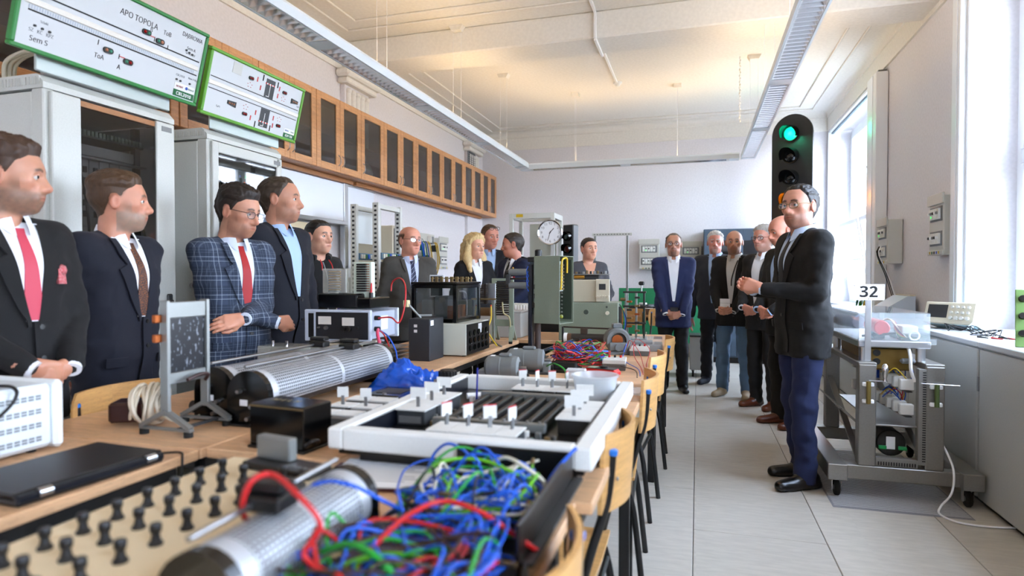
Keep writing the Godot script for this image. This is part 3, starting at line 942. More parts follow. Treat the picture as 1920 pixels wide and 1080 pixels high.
	for s: float in [-1.0, 1.0]:
		part(b, "road", MB.new().bx(0.045, 0.125, h * 0.5 + s * 0.09 - 0.055, h * 0.5 + s * 0.09 + 0.055, 0.003, 0.0042), mat(Color(0.25, 0.26, 0.27), 0.6))
		part(b, "road_marking", MB.new().bx(0.083, 0.087, h * 0.5 + s * 0.09 - 0.05, h * 0.5 + s * 0.09 + 0.03, 0.004, 0.005).bx(0.06, 0.087, h * 0.5 + s * 0.09 - 0.05, h * 0.5 + s * 0.09 - 0.046, 0.004, 0.005), M.paper)
		for i in 8:
			var x := 0.04 + i * 0.012
			part(b, "barrier_stripe", MB.new().bx(x, x + 0.009, h * 0.5 + s * 0.115 - 0.004, h * 0.5 + s * 0.115 + 0.004, 0.0042, 0.006), [M.red, M.paper][i % 2])
		for q: Array in [[-0.03, 0.115, 0.0], [0.17, 0.115, 0.0], [0.005, 0.075, 0.0], [0.165, 0.07, 0.0]]:
			part(b, "red_barrier_mark", MB.new().bx(q[0] - 0.004, q[0] + 0.004, h * 0.5 + s * q[1] - 0.014, h * 0.5 + s * q[1] + 0.014, 0.003, 0.0045), M.red)
		for q: Array in [[0.015, 0.14], [0.15, 0.135]]:
			part(b, "signal_mast", MB.new().bx(q[0] - 0.004, q[0] + 0.004, h * 0.5 + s * q[1] - 0.02, h * 0.5 + s * q[1] + 0.016, 0.003, 0.0045), ink)
		lamp_pair(b, -0.085, h * 0.5 + s * 0.105, M.lens_red, M.lens_red, 0.8)
		lamp_pair(b, 0.22, h * 0.5 + s * 0.105, M.lens_red, M.lens_red, 0.8)
		for q: float in [-0.085, 0.22]:
			for i in 5:
				var an := TAU * i / 5 + 0.3
				part(b, "red_dot", MB.new().box(Vector3(q + 0.018 * cos(an), h * 0.5 + s * 0.065 + 0.014 * sin(an), 0.004), Vector3(0.006, 0.003, 0.0015)), M.red)
		var tp := MB.new().at(Vector3(-0.20 if s < 0 else 0.33, h * 0.5 + s * 0.075, 0.003))
		tp.prism(PackedVector2Array([Vector2(-s * 0.035, 0.016), Vector2(-s * 0.035, -0.016), Vector2(s * 0.03, -0.008), Vector2(s * 0.03, 0.012)]), 0, 0.006)
		part(b, "shunting_plate", tp, M.black)
		for i in 3:
			part(b, "signal_lens", MB.new().ball(Vector3((-0.20 if s < 0 else 0.33) + (i - 1) * 0.018, h * 0.5 + s * 0.075, 0.009), Vector3(0.006, 0.006, 0.004), 8), M.lens_orange)
		mark(b, "ToP1", -0.29 if s < 0 else 0.375, h * 0.5 + s * 0.085 - 0.03, 0.012, M.ink_grey)
	part(b, "grey_plate", MB.new().bx(-0.235, -0.165, h * 0.76, h * 0.93, 0.003, 0.0045), mat(Color(0.78, 0.78, 0.76), 0.5))
	mark(b, "KSP-7M", -0.2, h * 0.83, 0.016, M.ink_grey)
	part(b, "green_label", MB.new().bx(0.285, 0.39, h * 0.055, h * 0.135, 0.003, 0.0045), M.green_print)
	part(b, "logo_panel", MB.new().bx(0.285, 0.39, h * 0.135, h * 0.22, 0.003, 0.004), M.paper)
	mark(b, "KSP-7M", 0.337, h * 0.093, 0.018, M.paper, true)
	mark(b, "MONAT", 0.312, h * 0.178, 0.009, M.ink_blue)
	mark(b, "fcon-b", 0.366, h * 0.178, 0.009, M.green_print)

func bench(x0: float, x1: float, z0: float, z1: float, label: String, grey_edge := false) -> void:
	# beech topped bench on a black steel frame; x0 < x1, z0 > z1
	var t := thing("lab_bench", label, "table", Vector3((x0 + x1) / 2, 0, (z0 + z1) / 2), 0, "beech topped laboratory benches")
	var a := (x1 - x0) / 2
	var b := (z0 - z1) / 2
	part(t, "tabletop", MB.new().bx(-a, a, 0.732, 0.76, -b, b, 0.003), M.bench_top)
	var m := MB.new()
	for s: float in [-1.0, 1.0]:
		m.bx(s * (a - 0.05) - 0.02, s * (a - 0.05) + 0.02, 0.69, 0.731, -b + 0.05, b - 0.05)
		m.bx(-a + 0.05, a - 0.05, 0.69, 0.731, s * (b - 0.05) - 0.02, s * (b - 0.05) + 0.02)
	part(t, "frame", m, M.black_steel)
	for s: float in [-1.0, 1.0]:
		for q: float in [-1.0, 1.0]:
			part(t, "leg", MB.new().bx(s * (a - 0.05) - 0.02, s * (a - 0.05) + 0.02, 0.0, 0.69, q * (b - 0.05) - 0.02, q * (b - 0.05) + 0.02, 0.004), M.black_steel)

func benches() -> void:
	bench(-0.915, -0.215, -2.445, -3.88, "beech bench carrying the old motors and the tangle of red wires")
	bench(-0.915, -0.215, -3.885, -5.32, "beech bench carrying the tall grey-green cabinet at the far end of the row")
	bench(-0.915, -0.215, -1.32, -2.44, "beech bench carrying the white-rimmed tray of relays")
	bench(-1.02, -0.25, 0.1, -1.315, "beech bench carrying the resistor decade board and blue cables")
	bench(-2.075, -1.345, 0.1, -1.41, "beech bench carrying the closed laptop and white instrument")
	bench(-2.075, -1.345, -1.415, -2.80, "beech bench carrying the wire coil and the twin slide resistors")
	bench(-2.075, -1.31, -2.805, -4.55, "beech bench carrying the glass relay case and power supplies")
	bench(-1.34, -0.92, -1.43, -2.58, "short beech bench bridging the two rows under the black relay box")
	bench(-1.97, -0.93, -4.6, -5.3, "beech bench across the far end behind the green frames")

func chair_proto() -> Node3D:
	# sitter faces -x (towards the bench); origin on the floor under the seat's middle
	var t := thing("plywood_chair", "", "chair", Vector3.ZERO, 0, "plywood chairs along the benches")
	# seat: moulded ply with a front roll
	var rows := []
	for j in 9:
		var r := []
		var x := -0.2 + 0.4 * j / 8.0
		for i in 9:
			var z := -0.19 + 0.38 * i / 8.0
			var zz := z * (1.0 - 0.08 * (x + 0.2) / 0.4)
			var y := 0.45 - 0.012 * (1.0 - pow(z / 0.19, 2)) + (-0.5 * pow(maxf(0, -x - 0.13), 2) * 8.0)
			r.append(Vector3(x, y, zz))
		rows.append(r)
	var sm := MB.new()
	sm.sheet(rows, false, false)
	var low := []
	for r: Array in rows:
		low.append(r.map(func(p: Vector3) -> Vector3: return p - Vector3(0, 0.011, 0)))
	sm.sheet(low, false, true)
	_rim(sm, rows, low)
	part(t, "seat", sm, M.ply)
	# backrest: sheet bent round a vertical axis
	rows = []
	low = []
	for j in 8:
		var y := 0.63 + 0.21 * j / 7.0
		var r := []
		var q := []
		for i in 15:
			var s := -1.0 + 2.0 * i / 14.0
			var edge := 1.0 - 0.10 * pow(absf(float(j) - 3.5) / 3.5, 3)
			var z := s * 0.2 * edge
			var x := 0.225 + 0.055 * (1.0 - s * s) + 0.06 * (y - 0.63)
			r.append(Vector3(x, y, z))
			q.append(Vector3(x - 0.011, y, z))
		rows.append(r)
		low.append(q)
	var bm := MB.new()
	bm.sheet(rows, false, true)
	bm.sheet(low, false, false)
	_rim(bm, rows, low)
	part(t, "backrest", bm, M.ply)
	for s: float in [-1.0, 1.0]:
		var z := s * 0.165
		var pts := curve([Vector3(0.25, 0.79, z), Vector3(0.235, 0.66, z), Vector3(0.195, 0.52, z * 1.05), Vector3(0.175, 0.42, z * 1.08), Vector3(0.2, 0.3, z * 1.1), Vector3(0.235, 0.0, z * 1.12)], 5)
		part(t, "rear_leg", MB.new().tube(pts, 0.0125, 10), M.black_steel)
		part(t, "front_leg", MB.new().tube(curve([Vector3(0.14, 0.425, z * 1.05), Vector3(0.0, 0.428, z * 1.05), Vector3(-0.14, 0.42, z * 1.05), Vector3(-0.175, 0.38, z * 1.05), Vector3(-0.19, 0.0, z * 1.08)], 5), 0.0125, 10), M.black_steel)
		part(t, "plastic_cap", MB.new().cyl(Vector3(0.25, 0.785, z), Vector3(0.252, 0.802, z), 0.0145, -1, 10, 0.003), M.cap_blue)
		part(t, "rivet", MB.new().ball(Vector3(0.262, 0.72, z * 0.9), Vector3(0.004, 0.006, 0.006), 8), M.steel)
	part(t, "cross_bar", MB.new().tube([Vector3(0.19, 0.36, -0.18), Vector3(0.19, 0.36, 0.18)], 0.0095, 8), M.black_steel)
	return t

func _rim(m: MB, top: Array, low: Array) -> void:
	var a := []
	var b := []
	var nv := top.size()
	var nu: int = top[0].size()
	for i in nu: a.append(top[0][i]); b.append(low[0][i])
	for j in range(1, nv): a.append(top[j][nu - 1]); b.append(low[j][nu - 1])
	for i in range(nu - 2, -1, -1): a.append(top[nv - 1][i]); b.append(low[nv - 1][i])
	for j in range(nv - 2, 0, -1): a.append(top[j][0]); b.append(low[j][0])
	var c := Vector3.ZERO
	for p: Vector3 in a: c += p
	c /= a.size()
	for i in a.size():
		var k := (i + 1) % a.size()
		m.face([a[i], a[k], b[k], b[i]], (a[i] + a[k]) * 0.5 - c)

func chairs() -> void:
	var c := chair_proto()
	var spots := [
		[Vector3(-0.46, 0, -0.92), -3.0, "plywood chair with rounded back tucked in beside the cable tray"],
		[Vector3(-0.46, 0, -1.77), 0.0, "plywood chair with a blue-capped tube tucked in beside the white-rimmed tray"],
		[Vector3(-0.445, 0, -2.64), 3.0, "plywood chair tucked in by the open notebook on the bench"],
		[Vector3(-0.45, 0, -3.38), -3.0, "plywood chair tucked in beside the red multimeter"],
		[Vector3(-0.435, 0, -4.28), 2.0, "plywood chair at the far end of the bench row by the clear-lidded box"],
		[Vector3(-0.82, 0, -7.7), 90.0, "plywood chair seen from behind at the rear bench, farther from the man in blue"],
		[Vector3(-0.39, 0, -7.7), 90.0, "plywood chair seen from behind at the rear bench, next to the man in blue"],
		[Vector3(-1.84, 0, -1.80), 180.0, "plywood chair whose back shows behind the wire coil"],
	]
	for i in spots.size():
		var s: Array = spots[i]
		if i == 0:
			c.position = s[0]; c.rotation_degrees.y = s[1]; c.set_meta("label", s[2])
		else:
			copy(c, s[0], s[1], s[2])

func radiator_covers() -> void:
	var k := 0
	var names := ["grey sheet metal radiator cover nearest the near window, behind the power cord", "grey sheet metal radiator cover behind the stainless cart under the oscilloscope", "grey sheet metal radiator cover below the far window", "grey sheet metal radiator cover running on beneath the near window towards the front"]
	for s: Array in [[-1.7, -3.98], [-3.99, -6.3], [-6.31, -8.7], [0.5, -1.69]]:
		var t := thing("radiator_cover", names[k], "cabinet", Vector3(1.48, 0, 0), 0, "grey radiator covers under the windows")
		k += 1
		var mid: float = (s[0] + s[1]) / 2
		part(t, "body", MB.new().bx(0.02, 0.3, 0.06, 0.86, s[1], s[0]), M.grey_metal)
		part(t, "plinth", MB.new().bx(0.03, 0.3, 0, 0.06, s[1], s[0]), M.dark_grey)
		part(t, "top_board", MB.new().bx(-0.005, 0.318, 0.86, 0.89, s[1], s[0], 0.004), mat(Color(0.72, 0.73, 0.74), 0.4))
		for q: Array in [[s[0] - 0.008, mid + 0.004], [mid - 0.004, s[1] + 0.008]]:
			var d := Node3D.new()
			d.name = "door"
			t.add_child(d, true)
			part(d, "panel", MB.new().bx(0.0, 0.02, 0.03, 0.85, q[1], q[0], 0.006), M.grey_metal)
			part(d, "latch", MB.new().cyl(Vector3(-0.004, 0.45, (q[0] + q[1]) / 2), Vector3(0.0, 0.45, (q[0] + q[1]) / 2), 0.012, -1, 12), M.steel)
		part(t, "hinge", MB.new().bx(-0.006, 0.004, 0.62, 0.7, s[1] - 0.002, s[1] + 0.014), M.grey)

func wall_boxes() -> void:
	var spots := [
		[Vector3(1.8, 1.57, -6.6), 0.0, 0.41, true, "pale grey distribution box with sockets hanging beside the cable column"],
		[Vector3(1.8, 1.63, -5.42), 0.0, 0.44, false, "pale grey distribution box with coloured sockets beside the near window"],
		[Vector3(-3.49, 1.56, -7.9), 180.0, 0.42, true, "pale grey distribution box on the wall behind the fair-haired woman"],
		[Vector3(-0.72, 1.58, -9.9), 90.0, 0.45, true, "pale distribution box on the far wall behind the woman in the grey dress"],
		[Vector3(-0.10, 1.55, -9.9), 90.0, 0.42, true, "pale distribution box on the far wall beside the man in the blue suit"],
	]
	for s: Array in spots:
		var t := thing("distribution_box", s[4], "electrical box", s[0], s[1], "distribution boxes")
		var h: float = s[2]
		var dp := 0.13 if s[3] else 0.07
		part(t, "body", MB.new().bx(-dp, -0.003, -h / 2, h / 2, -0.15, 0.15, 0.006), M.box_grey)
		part(t, "cover_frame", MB.new().bx(-dp - 0.015, -dp, h * 0.36, h / 2 + 0.02, -0.16, 0.16, 0.004), M.box_grey)
		part(t, "cover_frame", MB.new().bx(-dp - 0.012, -dp, -h / 2, -h * 0.42, -0.15, 0.15, 0.004), M.box_grey)
		for r: float in [0.2, -0.22]:
			part(t, "window_recess", MB.new().bx(-dp - 0.004, -dp, h * r - 0.055, h * r + 0.055, -0.12, 0.12), M.grey)
			for i in 5:
				var bk := MB.new().bx(-dp - 0.02, -dp - 0.004, h * r - 0.04, h * r + 0.04, -0.1 + i * 0.04, -0.066 + i * 0.04, 0.002)
				part(t, "breaker", bk, M.white_matt)
				part(t, "switch_lever", MB.new().bx(-dp - 0.032, -dp - 0.02, h * r - 0.004, h * r + 0.016, -0.094 + i * 0.04, -0.074 + i * 0.04, 0.002), [M.black, M.white, M.grey][(i + int(r > 0)) % 3])
		part(t, "led", MB.new().ball(Vector3(-dp - 0.02, h * 0.2 - 0.02, -0.05), Vector3(0.006, 0.006, 0.006), 8), M.led_green)
		for i in 5:
			part(t, "socket_dot", MB.new().box(Vector3(-dp - 0.013, -h * 0.46, -0.09 + i * 0.045), Vector3(0.004, 0.02, 0.016)), [M.yellow, M.green_print, M.ink, M.blue, M.yellow][i])
		if s[4].contains("column"):
			for i in 3:
				part(t, "lead", MB.new().tube(curve([Vector3(-dp - 0.03, -h * 0.1, 0.03 * i), Vector3(-dp - 0.05, -h * 0.3, 0.02 + 0.03 * i), Vector3(-0.1, -h * 0.8, 0.05 * i), Vector3(-0.03, -h * 1.4, 0.05 * i)], 6), 0.004, 6), M.black if i < 2 else M.white)

func bp(t: Node, called: String, x0: float, x1: float, y0: float, y1: float, z0: float, z1: float, m: Material, b := 0.003) -> MeshInstance3D:
	return part(t, called, MB.new().bx(x0, x1, y0, y1, z0, z1, b), m)

func cp(t: Node, called: String, a: Vector3, b: Vector3, r: float, m: Material, seg := 14, bev := 0.0) -> MeshInstance3D:
	return part(t, called, MB.new().cyl(a, b, r, -1, seg, bev), m)

func more_materials() -> void:
	M.brown_wood = tri_mat(Color(0.33, 0.19, 0.1), M.beech_tex, Vector3(2, 2, 2), 0.4)
	M.cream = mat(Color(0.85, 0.79, 0.66), 0.45)
	M.board_white = mat(Color(0.80, 0.81, 0.82), 0.45)
	M.ink = mat(Color(0.05, 0.05, 0.06), 0.7)
	M.ink_grey = mat(Color(0.42, 0.44, 0.47), 0.7)
	M.ink_red = mat(Color(0.6, 0.12, 0.12), 0.7)
	M.ink_blue = mat(Color(0.15, 0.3, 0.65), 0.7)
	M.green_print = mat(Color(0.06, 0.38, 0.2), 0.6)
	M.box_grey = mat(Color(0.78, 0.775, 0.74), 0.5)
	M.yellow = mat(Color(0.8, 0.66, 0.1), 0.45)
	M.cap_blue = mat(Color(0.1, 0.42, 0.75), 0.45)
	M.beige = mat(Color(0.78, 0.75, 0.66), 0.5)
	M.lens_red = mat(Color(0.62, 0.05, 0.05), 0.2)
	M.lens_green = mat(Color(0.3, 0.6, 0.48), 0.2)
	M.lens_orange = mat(Color(0.75, 0.5, 0.38), 0.2)
	for k: Array in [["led_green", Color(0.2, 1.0, 0.4)], ["led_orange", Color(1.0, 0.5, 0.15)], ["led_blue", Color(0.3, 0.5, 1.0)]]:
		M[k[0]] = mat(k[1], 0.4, 0.0, {"emission_enabled": true, "emission": k[1], "emission_energy_multiplier": 1.2})
	M.green_old = tri_mat(Color(0.50, 0.54, 0.47), M.speck, Vector3(4, 4, 4), 0.42)
	M.green_dark = mat(Color(0.22, 0.26, 0.22), 0.5)
	M.motor = tri_mat(Color(0.42, 0.44, 0.44), M.speck, Vector3(9, 9, 9), 0.45)
	M.zinc = tri_mat(Color(0.56, 0.57, 0.56), M.speck, Vector3(9, 9, 9), 0.4, true, {"metallic": 0.7})
	M.white_rim = tri_mat(Color(0.86, 0.86, 0.84), M.speck, Vector3(7, 7, 7), 0.6)
	M.decade = tri_mat(Color(0.86, 0.77, 0.62), M.speck, Vector3(9, 9, 9), 0.55)
	M.stainless = tri_mat(Color(0.60, 0.59, 0.57), M.speck, Vector3(3, 3, 3), 0.36, true, {"metallic": 0.85})
	var hole := Image.create(64, 64, false, Image.FORMAT_RGBA8)
	hole.fill(Color(0.8, 0.81, 0.82))
	M.cable_blue = mat(Color(0.06, 0.33, 0.76), 0.4)
	M.cable_green = mat(Color(0.10, 0.55, 0.16), 0.4)
	M.cable_lime = mat(Color(0.38, 0.68, 0.08), 0.4)
	M.cable_red = mat(Color(0.72, 0.09, 0.1), 0.4)
	M.cable_brown = mat(Color(0.2, 0.12, 0.09), 0.5)
	M.cable_white = mat(Color(0.82, 0.8, 0.72), 0.45)
	M.cable_black = mat(Color(0.03, 0.03, 0.03), 0.45)
	M.cable_pink = mat(Color(0.8, 0.25, 0.38), 0.45)

# slide resistor: perforated sheet tube between two black end plates; axis along z, length l, origin under its middle
func slide_resistor(label: String, at: Vector3, l: float, r: float, turn := 0.0, pos := -0.22) -> Node3D:
	var t := thing("slide_resistor", label, "resistor", at, turn, "slide resistors with perforated covers")
	var cy := r + 0.02
	for s: float in [-1.0, 1.0]:
		var poly := PackedVector2Array([Vector2(-r - 0.004, 0), Vector2(r + 0.004, 0)])
		for i in 13:
			var a := PI * i / 12
			poly.append(Vector2((r + 0.004) * cos(a), cy + (r + 0.004) * sin(a)))
		part(t, "end_plate", MB.new().prism(poly, s * l / 2 - 0.012, s * l / 2 + 0.012), M.black_gloss)
		bp(t, "foot_rail", -r - 0.004, r + 0.004, 0, 0.006, s * (l / 2 + 0.012), s * (l / 2 + 0.035), M.black)
		for q: Array in [[0.3, 0.55], [-0.35, 0.95], [0.1, 0.2]]:
			cp(t, "terminal", Vector3(q[0] * r, cy * q[1] * 1.2, s * (l / 2 + 0.012)), Vector3(q[0] * r, cy * q[1] * 1.2, s * (l / 2 + 0.03)), 0.007, M.steel, 8)
		part(t, "paper_label", MB.new().box(Vector3(-0.2 * r * s, cy * 0.75, s * (l / 2 + 0.0125)), Vector3(0.03, 0.02, 0.001)), M.paper)
	# wound core
	cp(t, "wound_core", Vector3(0, cy, -l / 2 + 0.012), Vector3(0, cy, l / 2 - 0.012), r * 0.86, mat(Color(0.13, 0.13, 0.14), 0.5), 20)
	# perforated cover: strips along and around leave real square holes
	var m := MB.new()
	var na := 26
	var arc0 := -0.35
	var arc1 := PI + 0.35
	for i in na + 1:
		var a := arc0 + (arc1 - arc0) * i / na
		var e := Vector3(cos(a), sin(a), 0)
		var s := Vector3(-sin(a), cos(a), 0)
		var c := Vector3(0, cy, 0) + e * r
		var hw := 0.0017
		m.face([c - s * hw + Vector3(0, 0, -l / 2 + 0.03), c + s * hw + Vector3(0, 0, -l / 2 + 0.03), c + s * hw + Vector3(0, 0, l / 2 - 0.03), c - s * hw + Vector3(0, 0, l / 2 - 0.03)], e)
	var nz := int((l - 0.06) / 0.0105)
	for k in nz + 1:
		var z := -l / 2 + 0.03 + (l - 0.06) * k / nz
		for i in na:
			var a := arc0 + (arc1 - arc0) * i / na
			var b := arc0 + (arc1 - arc0) * (i + 1) / na
			var p := Vector3(r * cos(a), cy + r * sin(a), z)
			var q := Vector3(r * cos(b), cy + r * sin(b), z)
			var d := Vector3(0, 0, 0.0017)
			m.face([p - d, q - d, q + d, p + d], Vector3(cos(a), sin(a), 0))
	var pc := part(t, "perforated_cover", m, mat(Color(0.70, 0.71, 0.72), 0.42, 0.3))
	pc.set_meta("kind", "stuff")
	for z: float in [-l / 2 + 0.012, l / 2 - 0.045, -0.02]:
		var bm := MB.new()
		var rr := r + 0.001
		var wd := 0.033 if z != -0.02 else 0.02
		for i in 24:
			var a := arc0 + (arc1 - arc0) * i / 24
			var b := arc0 + (arc1 - arc0) * (i + 1) / 24
			bm.face([Vector3(rr * cos(a), cy + rr * sin(a), z), Vector3(rr * cos(b), cy + rr * sin(b), z), Vector3(rr * cos(b), cy + rr * sin(b), z + wd), Vector3(rr * cos(a), cy + rr * sin(a), z + wd)], Vector3(cos(a), sin(a), 0))
		part(t, "cover_band", bm, mat(Color(0.70, 0.71, 0.72), 0.4, 0.3))
	cp(t, "slider_rod", Vector3(-0.02, cy + r + 0.014, -l / 2), Vector3(-0.02, cy + r + 0.014, l / 2), 0.005, M.steel, 8)
	var sl := MB.new()
	sl.bx(-0.045, 0.03, cy + r + 0.004, cy + r + 0.028, l * pos - 0.025, l * pos + 0.025, 0.004).bx(-0.045, 0.03, cy + r + 0.032, cy + r + 0.048, l * pos - 0.02, l * pos + 0.02, 0.004)
	part(t, "slider_knob", sl, M.black)
	return t

func left_bench() -> void:
	# white instrument with rows of slots, at the edge of the frame
	var t := thing("bench_instrument", "white bench instrument with rows of vent slots beside the laptop", "instrument", Vector3(-1.9, 0.76, -1.06))
	bp(t, "case", -0.16, 0.16, 0.012, 0.19, -0.235, 0.3, mat(Color(0.80, 0.83, 0.84), 0.45), 0.012)
	bp(t, "front_bezel", -0.165, 0.165, 0.005, 0.196, -0.265, -0.235, mat(Color(0.86, 0.88, 0.88), 0.4), 0.01)
	var slots := MB.new()
	for r in 4:
		for i in 26:
			for q in 2:
				slots.bx(0.1595, 0.1612, 0.035 + r * 0.038 + q * 0.008, 0.0405 + r * 0.038 + q * 0.008, -0.2 + i * 0.019, -0.186 + i * 0.019)
	part(t, "vent_slots", slots, M.grey).set_meta("kind", "stuff")
	for q: Array in [[-0.12, -0.2], [0.12, -0.2], [-0.12, 0.25], [0.12, 0.25]]:
		cp(t, "foot", Vector3(q[0], 0, q[1]), Vector3(q[0], 0.013, q[1]), 0.012, M.rubber, 10)
	var c := thing("black_cable", "thin black cable looped over the white bench instrument", "cable")
	part(c, "lead", MB.new().tube(curve([Vector3(-2.0, 0.955, -0.95), Vector3(-1.82, 0.957, -1.16), Vector3(-1.735, 0.95, -1.19), Vector3(-1.725, 0.90, -1.16), Vector3(-1.726, 0.84, -1.05), Vector3(-1.726, 0.80, -0.85)], 8), 0.0045, 8), M.cable_black)
	# laptop, closed; hinge side to the room
	t = thing("laptop", "closed black laptop with silver hinge caps on the beech bench", "laptop", Vector3(-1.48, 0.76, -1.12), -3.0)
	bp(t, "base", -0.12, 0.125, 0.003, 0.018, -0.178, 0.178, M.black, 0.004)
	bp(t, "lid", -0.12, 0.118, 0.02, 0.032, -0.18, 0.18, mat(Color(0.04, 0.042, 0.05), 0.45), 0.004)
	bp(t, "hinge_strip", 0.112, 0.128, 0.008, 0.026, -0.178, 0.178, mat(Color(0.12, 0.13, 0.16), 0.3, 0.5), 0.004)
	for z: float in [-0.14, 0.12]:
		cp(t, "hinge_cap", Vector3(0.121, 0.02, z - 0.014), Vector3(0.121, 0.02, z + 0.014), 0.0105, M.alu, 12)
	c = thing("laptop_cable", "thin dark cable trailing from the laptop over the bench edge", "cable")
	part(c, "lead", MB.new().tube(curve([Vector3(-1.42, 0.768, -1.31), Vector3(-1.4, 0.765, -1.345), Vector3(-1.36, 0.765, -1.36), Vector3(-1.334, 0.755, -1.34), Vector3(-1.33, 0.68, -1.33), Vector3(-1.335, 0.5, -1.32)], 7), 0.003, 6), M.cable_black)
	# coil of white cord wound on a brown transformer
	t = thing("cord_coil", "coil of white cord wound round a small brown transformer", "cord", Vector3(-1.77, 0.761, -1.60), 30.0)
	bp(t, "transformer_case", -0.075, 0.02, 0.015, 0.08, -0.05, 0.05, mat(Color(0.16, 0.045, 0.04), 0.3), 0.008)
	rng.seed = 7
	for k in 14:
		var pts := []
		var tilt := rng.randf_range(-0.25, 0.25)
		var off := rng.randf_range(-0.035, 0.05)
		var rr := rng.randf_range(0.052, 0.07)
		for i in 25:
			var a := TAU * i / 24
			pts.append(Vector3(off + sin(a * 2 + k) * 0.006 + tilt * cos(a) * 0.04 + 0.03, 0.066 + cos(a) * (rr - 0.003), sin(a) * rr * 1.15))
		part(t, "cord_turn", MB.new().tube(pts, 0.0055, 7, false), mat(Color(0.84, 0.79, 0.70), 0.5))
	part(t, "cord_end", MB.new().tube(curve([Vector3(0.07, 0.05, 0.05), Vector3(0.11, 0.012, 0.03), Vector3(0.16, 0.008, -0.02), Vector3(0.18, 0.012, -0.08)], 6), 0.004, 7), M.cable_white)
	t = thing("mains_plug", "black mains plug adapter lying beside the metal stand", "plug", Vector3(-1.725, 0.76, -1.80))
	part(t, "head", MB.new().cyl(Vector3(0, 0.024, -0.012), Vector3(0, 0.024, 0.02), 0.022, -1, 16, 0.005), M.black)
	bp(t, "grip", 0.01, 0.07, 0.014, 0.034, -0.01, 0.012, M.black, 0.006)
	t = thing("blue_charger", "small bright blue and white charger plug on the bench", "charger", Vector3(-1.72, 0.76, -1.86))
	bp(t, "blue_shell", -0.04, 0.0, 0.008, 0.05, -0.02, 0.02, mat(Color(0.08, 0.5, 0.78), 0.35), 0.01)
	bp(t, "white_plug", 0.002, 0.05, 0.004, 0.035, -0.018, 0.018, M.white, 0.01)
	# metal stand with a dark plate
	t = thing("relay_stand", "upright grey zinc stand holding a scratched dark plate", "stand", Vector3(-1.565, 0.76, -1.59))
	for z: float in [0.08, -0.08]:
		bp(t, "upright", -0.016, 0.016, 0.06, 0.415, z - 0.006, z + 0.006, M.zinc, 0.002)
		part(t, "leg", MB.new().bar(Vector3(0.0, 0.075, z), Vector3(0.095, 0.025, z), 0.02, 0.012), M.zinc)
		part(t, "leg", MB.new().bar(Vector3(0.0, 0.075, z), Vector3(-0.095, 0.025, z), 0.02, 0.012), M.zinc)
		bp(t, "foot_bar", -0.1, 0.1, 0.016, 0.024, z - 0.009, z + 0.009, M.zinc, 0.002)
		for x: float in [-0.085, 0.085]:
			cp(t, "rubber_foot", Vector3(x, 0, z), Vector3(x, 0.016, z), 0.014, M.rubber, 12)
	bp(t, "top_rail", -0.01, 0.01, 0.36, 0.41, -0.075, 0.075, M.zinc, 0.002)
	bp(t, "bottom_rail", -0.01, 0.01, 0.155, 0.19, -0.075, 0.075, M.zinc, 0.002)
	var sn := noise(77, 0.06, 3)
	var scr := picture(64, 64, func(x: int, y: int) -> Color:
		var k := sn.get_noise_2d(x * 3.0, y * 1.2)
		return Color(0.5, 0.52, 0.55) if k > 0.36 else Color(0.03, 0.045, 0.075))
	bp(t, "dark_plate", 0.0, 0.004, 0.19, 0.36, -0.074, 0.074, tri_mat(Color.WHITE, scr, Vector3(6, 6, 6), 0.3), 0.0)
	for q: float in [0.3, 0.36]:
		part(t, "spring_clip", MB.new().bx(-0.02, -0.004, q - 0.012, q + 0.012, 0.086, 0.11, 0.002), M.copper)
	part(t, "crank_handle", MB.new().tube(curve([Vector3(0.01, 0.15, -0.07), Vector3(0.03, 0.17, -0.06), Vector3(0.035, 0.175, -0.02), Vector3(0.035, 0.165, 0.03)], 5), 0.006, 8), mat(Color(0.2, 0.1, 0.08), 0.5))
	part(t, "tie_bar", MB.new().bar(Vector3(0.05, 0.022, -0.08), Vector3(0.05, 0.022, 0.08), 0.02, 0.006), M.dark_grey)
	slide_resistor("perforated slide resistor with two paper labels, on the wall side of the pair", Vector3(-1.585, 0.76, -2.17), 0.86, 0.078)
	slide_resistor("perforated slide resistor nearest the black relay box", Vector3(-1.412, 0.76, -2.13), 0.86, 0.078)
	# clear plastic case behind them
	t = thing("clear_case", "clear plastic case over a small relay behind the slide resistors", "case", Vector3(-1.95, 0.76, -2.62))
	bp(t, "cover", -0.11, 0.14, 0.012, 0.15, -0.07, 0.09, M.perspex_old, 0.004)
	bp(t, "base", -0.12, 0.15, 0, 0.012, -0.08, 0.1, M.dark_grey)
	cp(t, "coil", Vector3(0.07, 0.02, 0.02), Vector3(0.07, 0.09, 0.02), 0.035, mat(Color(0.3, 0.2, 0.12), 0.5))
	bp(t, "armature", 0.02, 0.12, 0.09, 0.105, -0.03, 0.07, M.dark_grey)
	for x: float in [-0.05, 0.03]:
		cp(t, "clamp_screw", Vector3(x, 0.15, 0.05), Vector3(x, 0.175, 0.05), 0.008, M.chrome, 10)
	# lower supply with heat sink
	t = thing("transformer_unit", "beige ventilated unit with black heat sink fins under the grey supply", "power supply", Vector3(-1.66, 0.76, -2.80))
	bp(t, "case", -0.15, 0.07, 0.0, 0.155, -0.12, 0.11, M.beige, 0.008)
	for c2 in 2:
		var vs := MB.new()
		for i in 7:
			vs.bx(-0.10 + c2 * 0.05, -0.065 + c2 * 0.05, 0.05 + i * 0.012, 0.056 + i * 0.012, 0.109, 0.1112)
		part(t, "vent_group", vs, M.ink).set_meta("kind", "stuff")
	for i in 7:
		bp(t, "fin", 0.08, 0.24, 0.02 + i * 0.019, 0.026 + i * 0.019, -0.09, 0.08, mat(Color(0.34, 0.3, 0.26), 0.4, 0.6), 0.001)
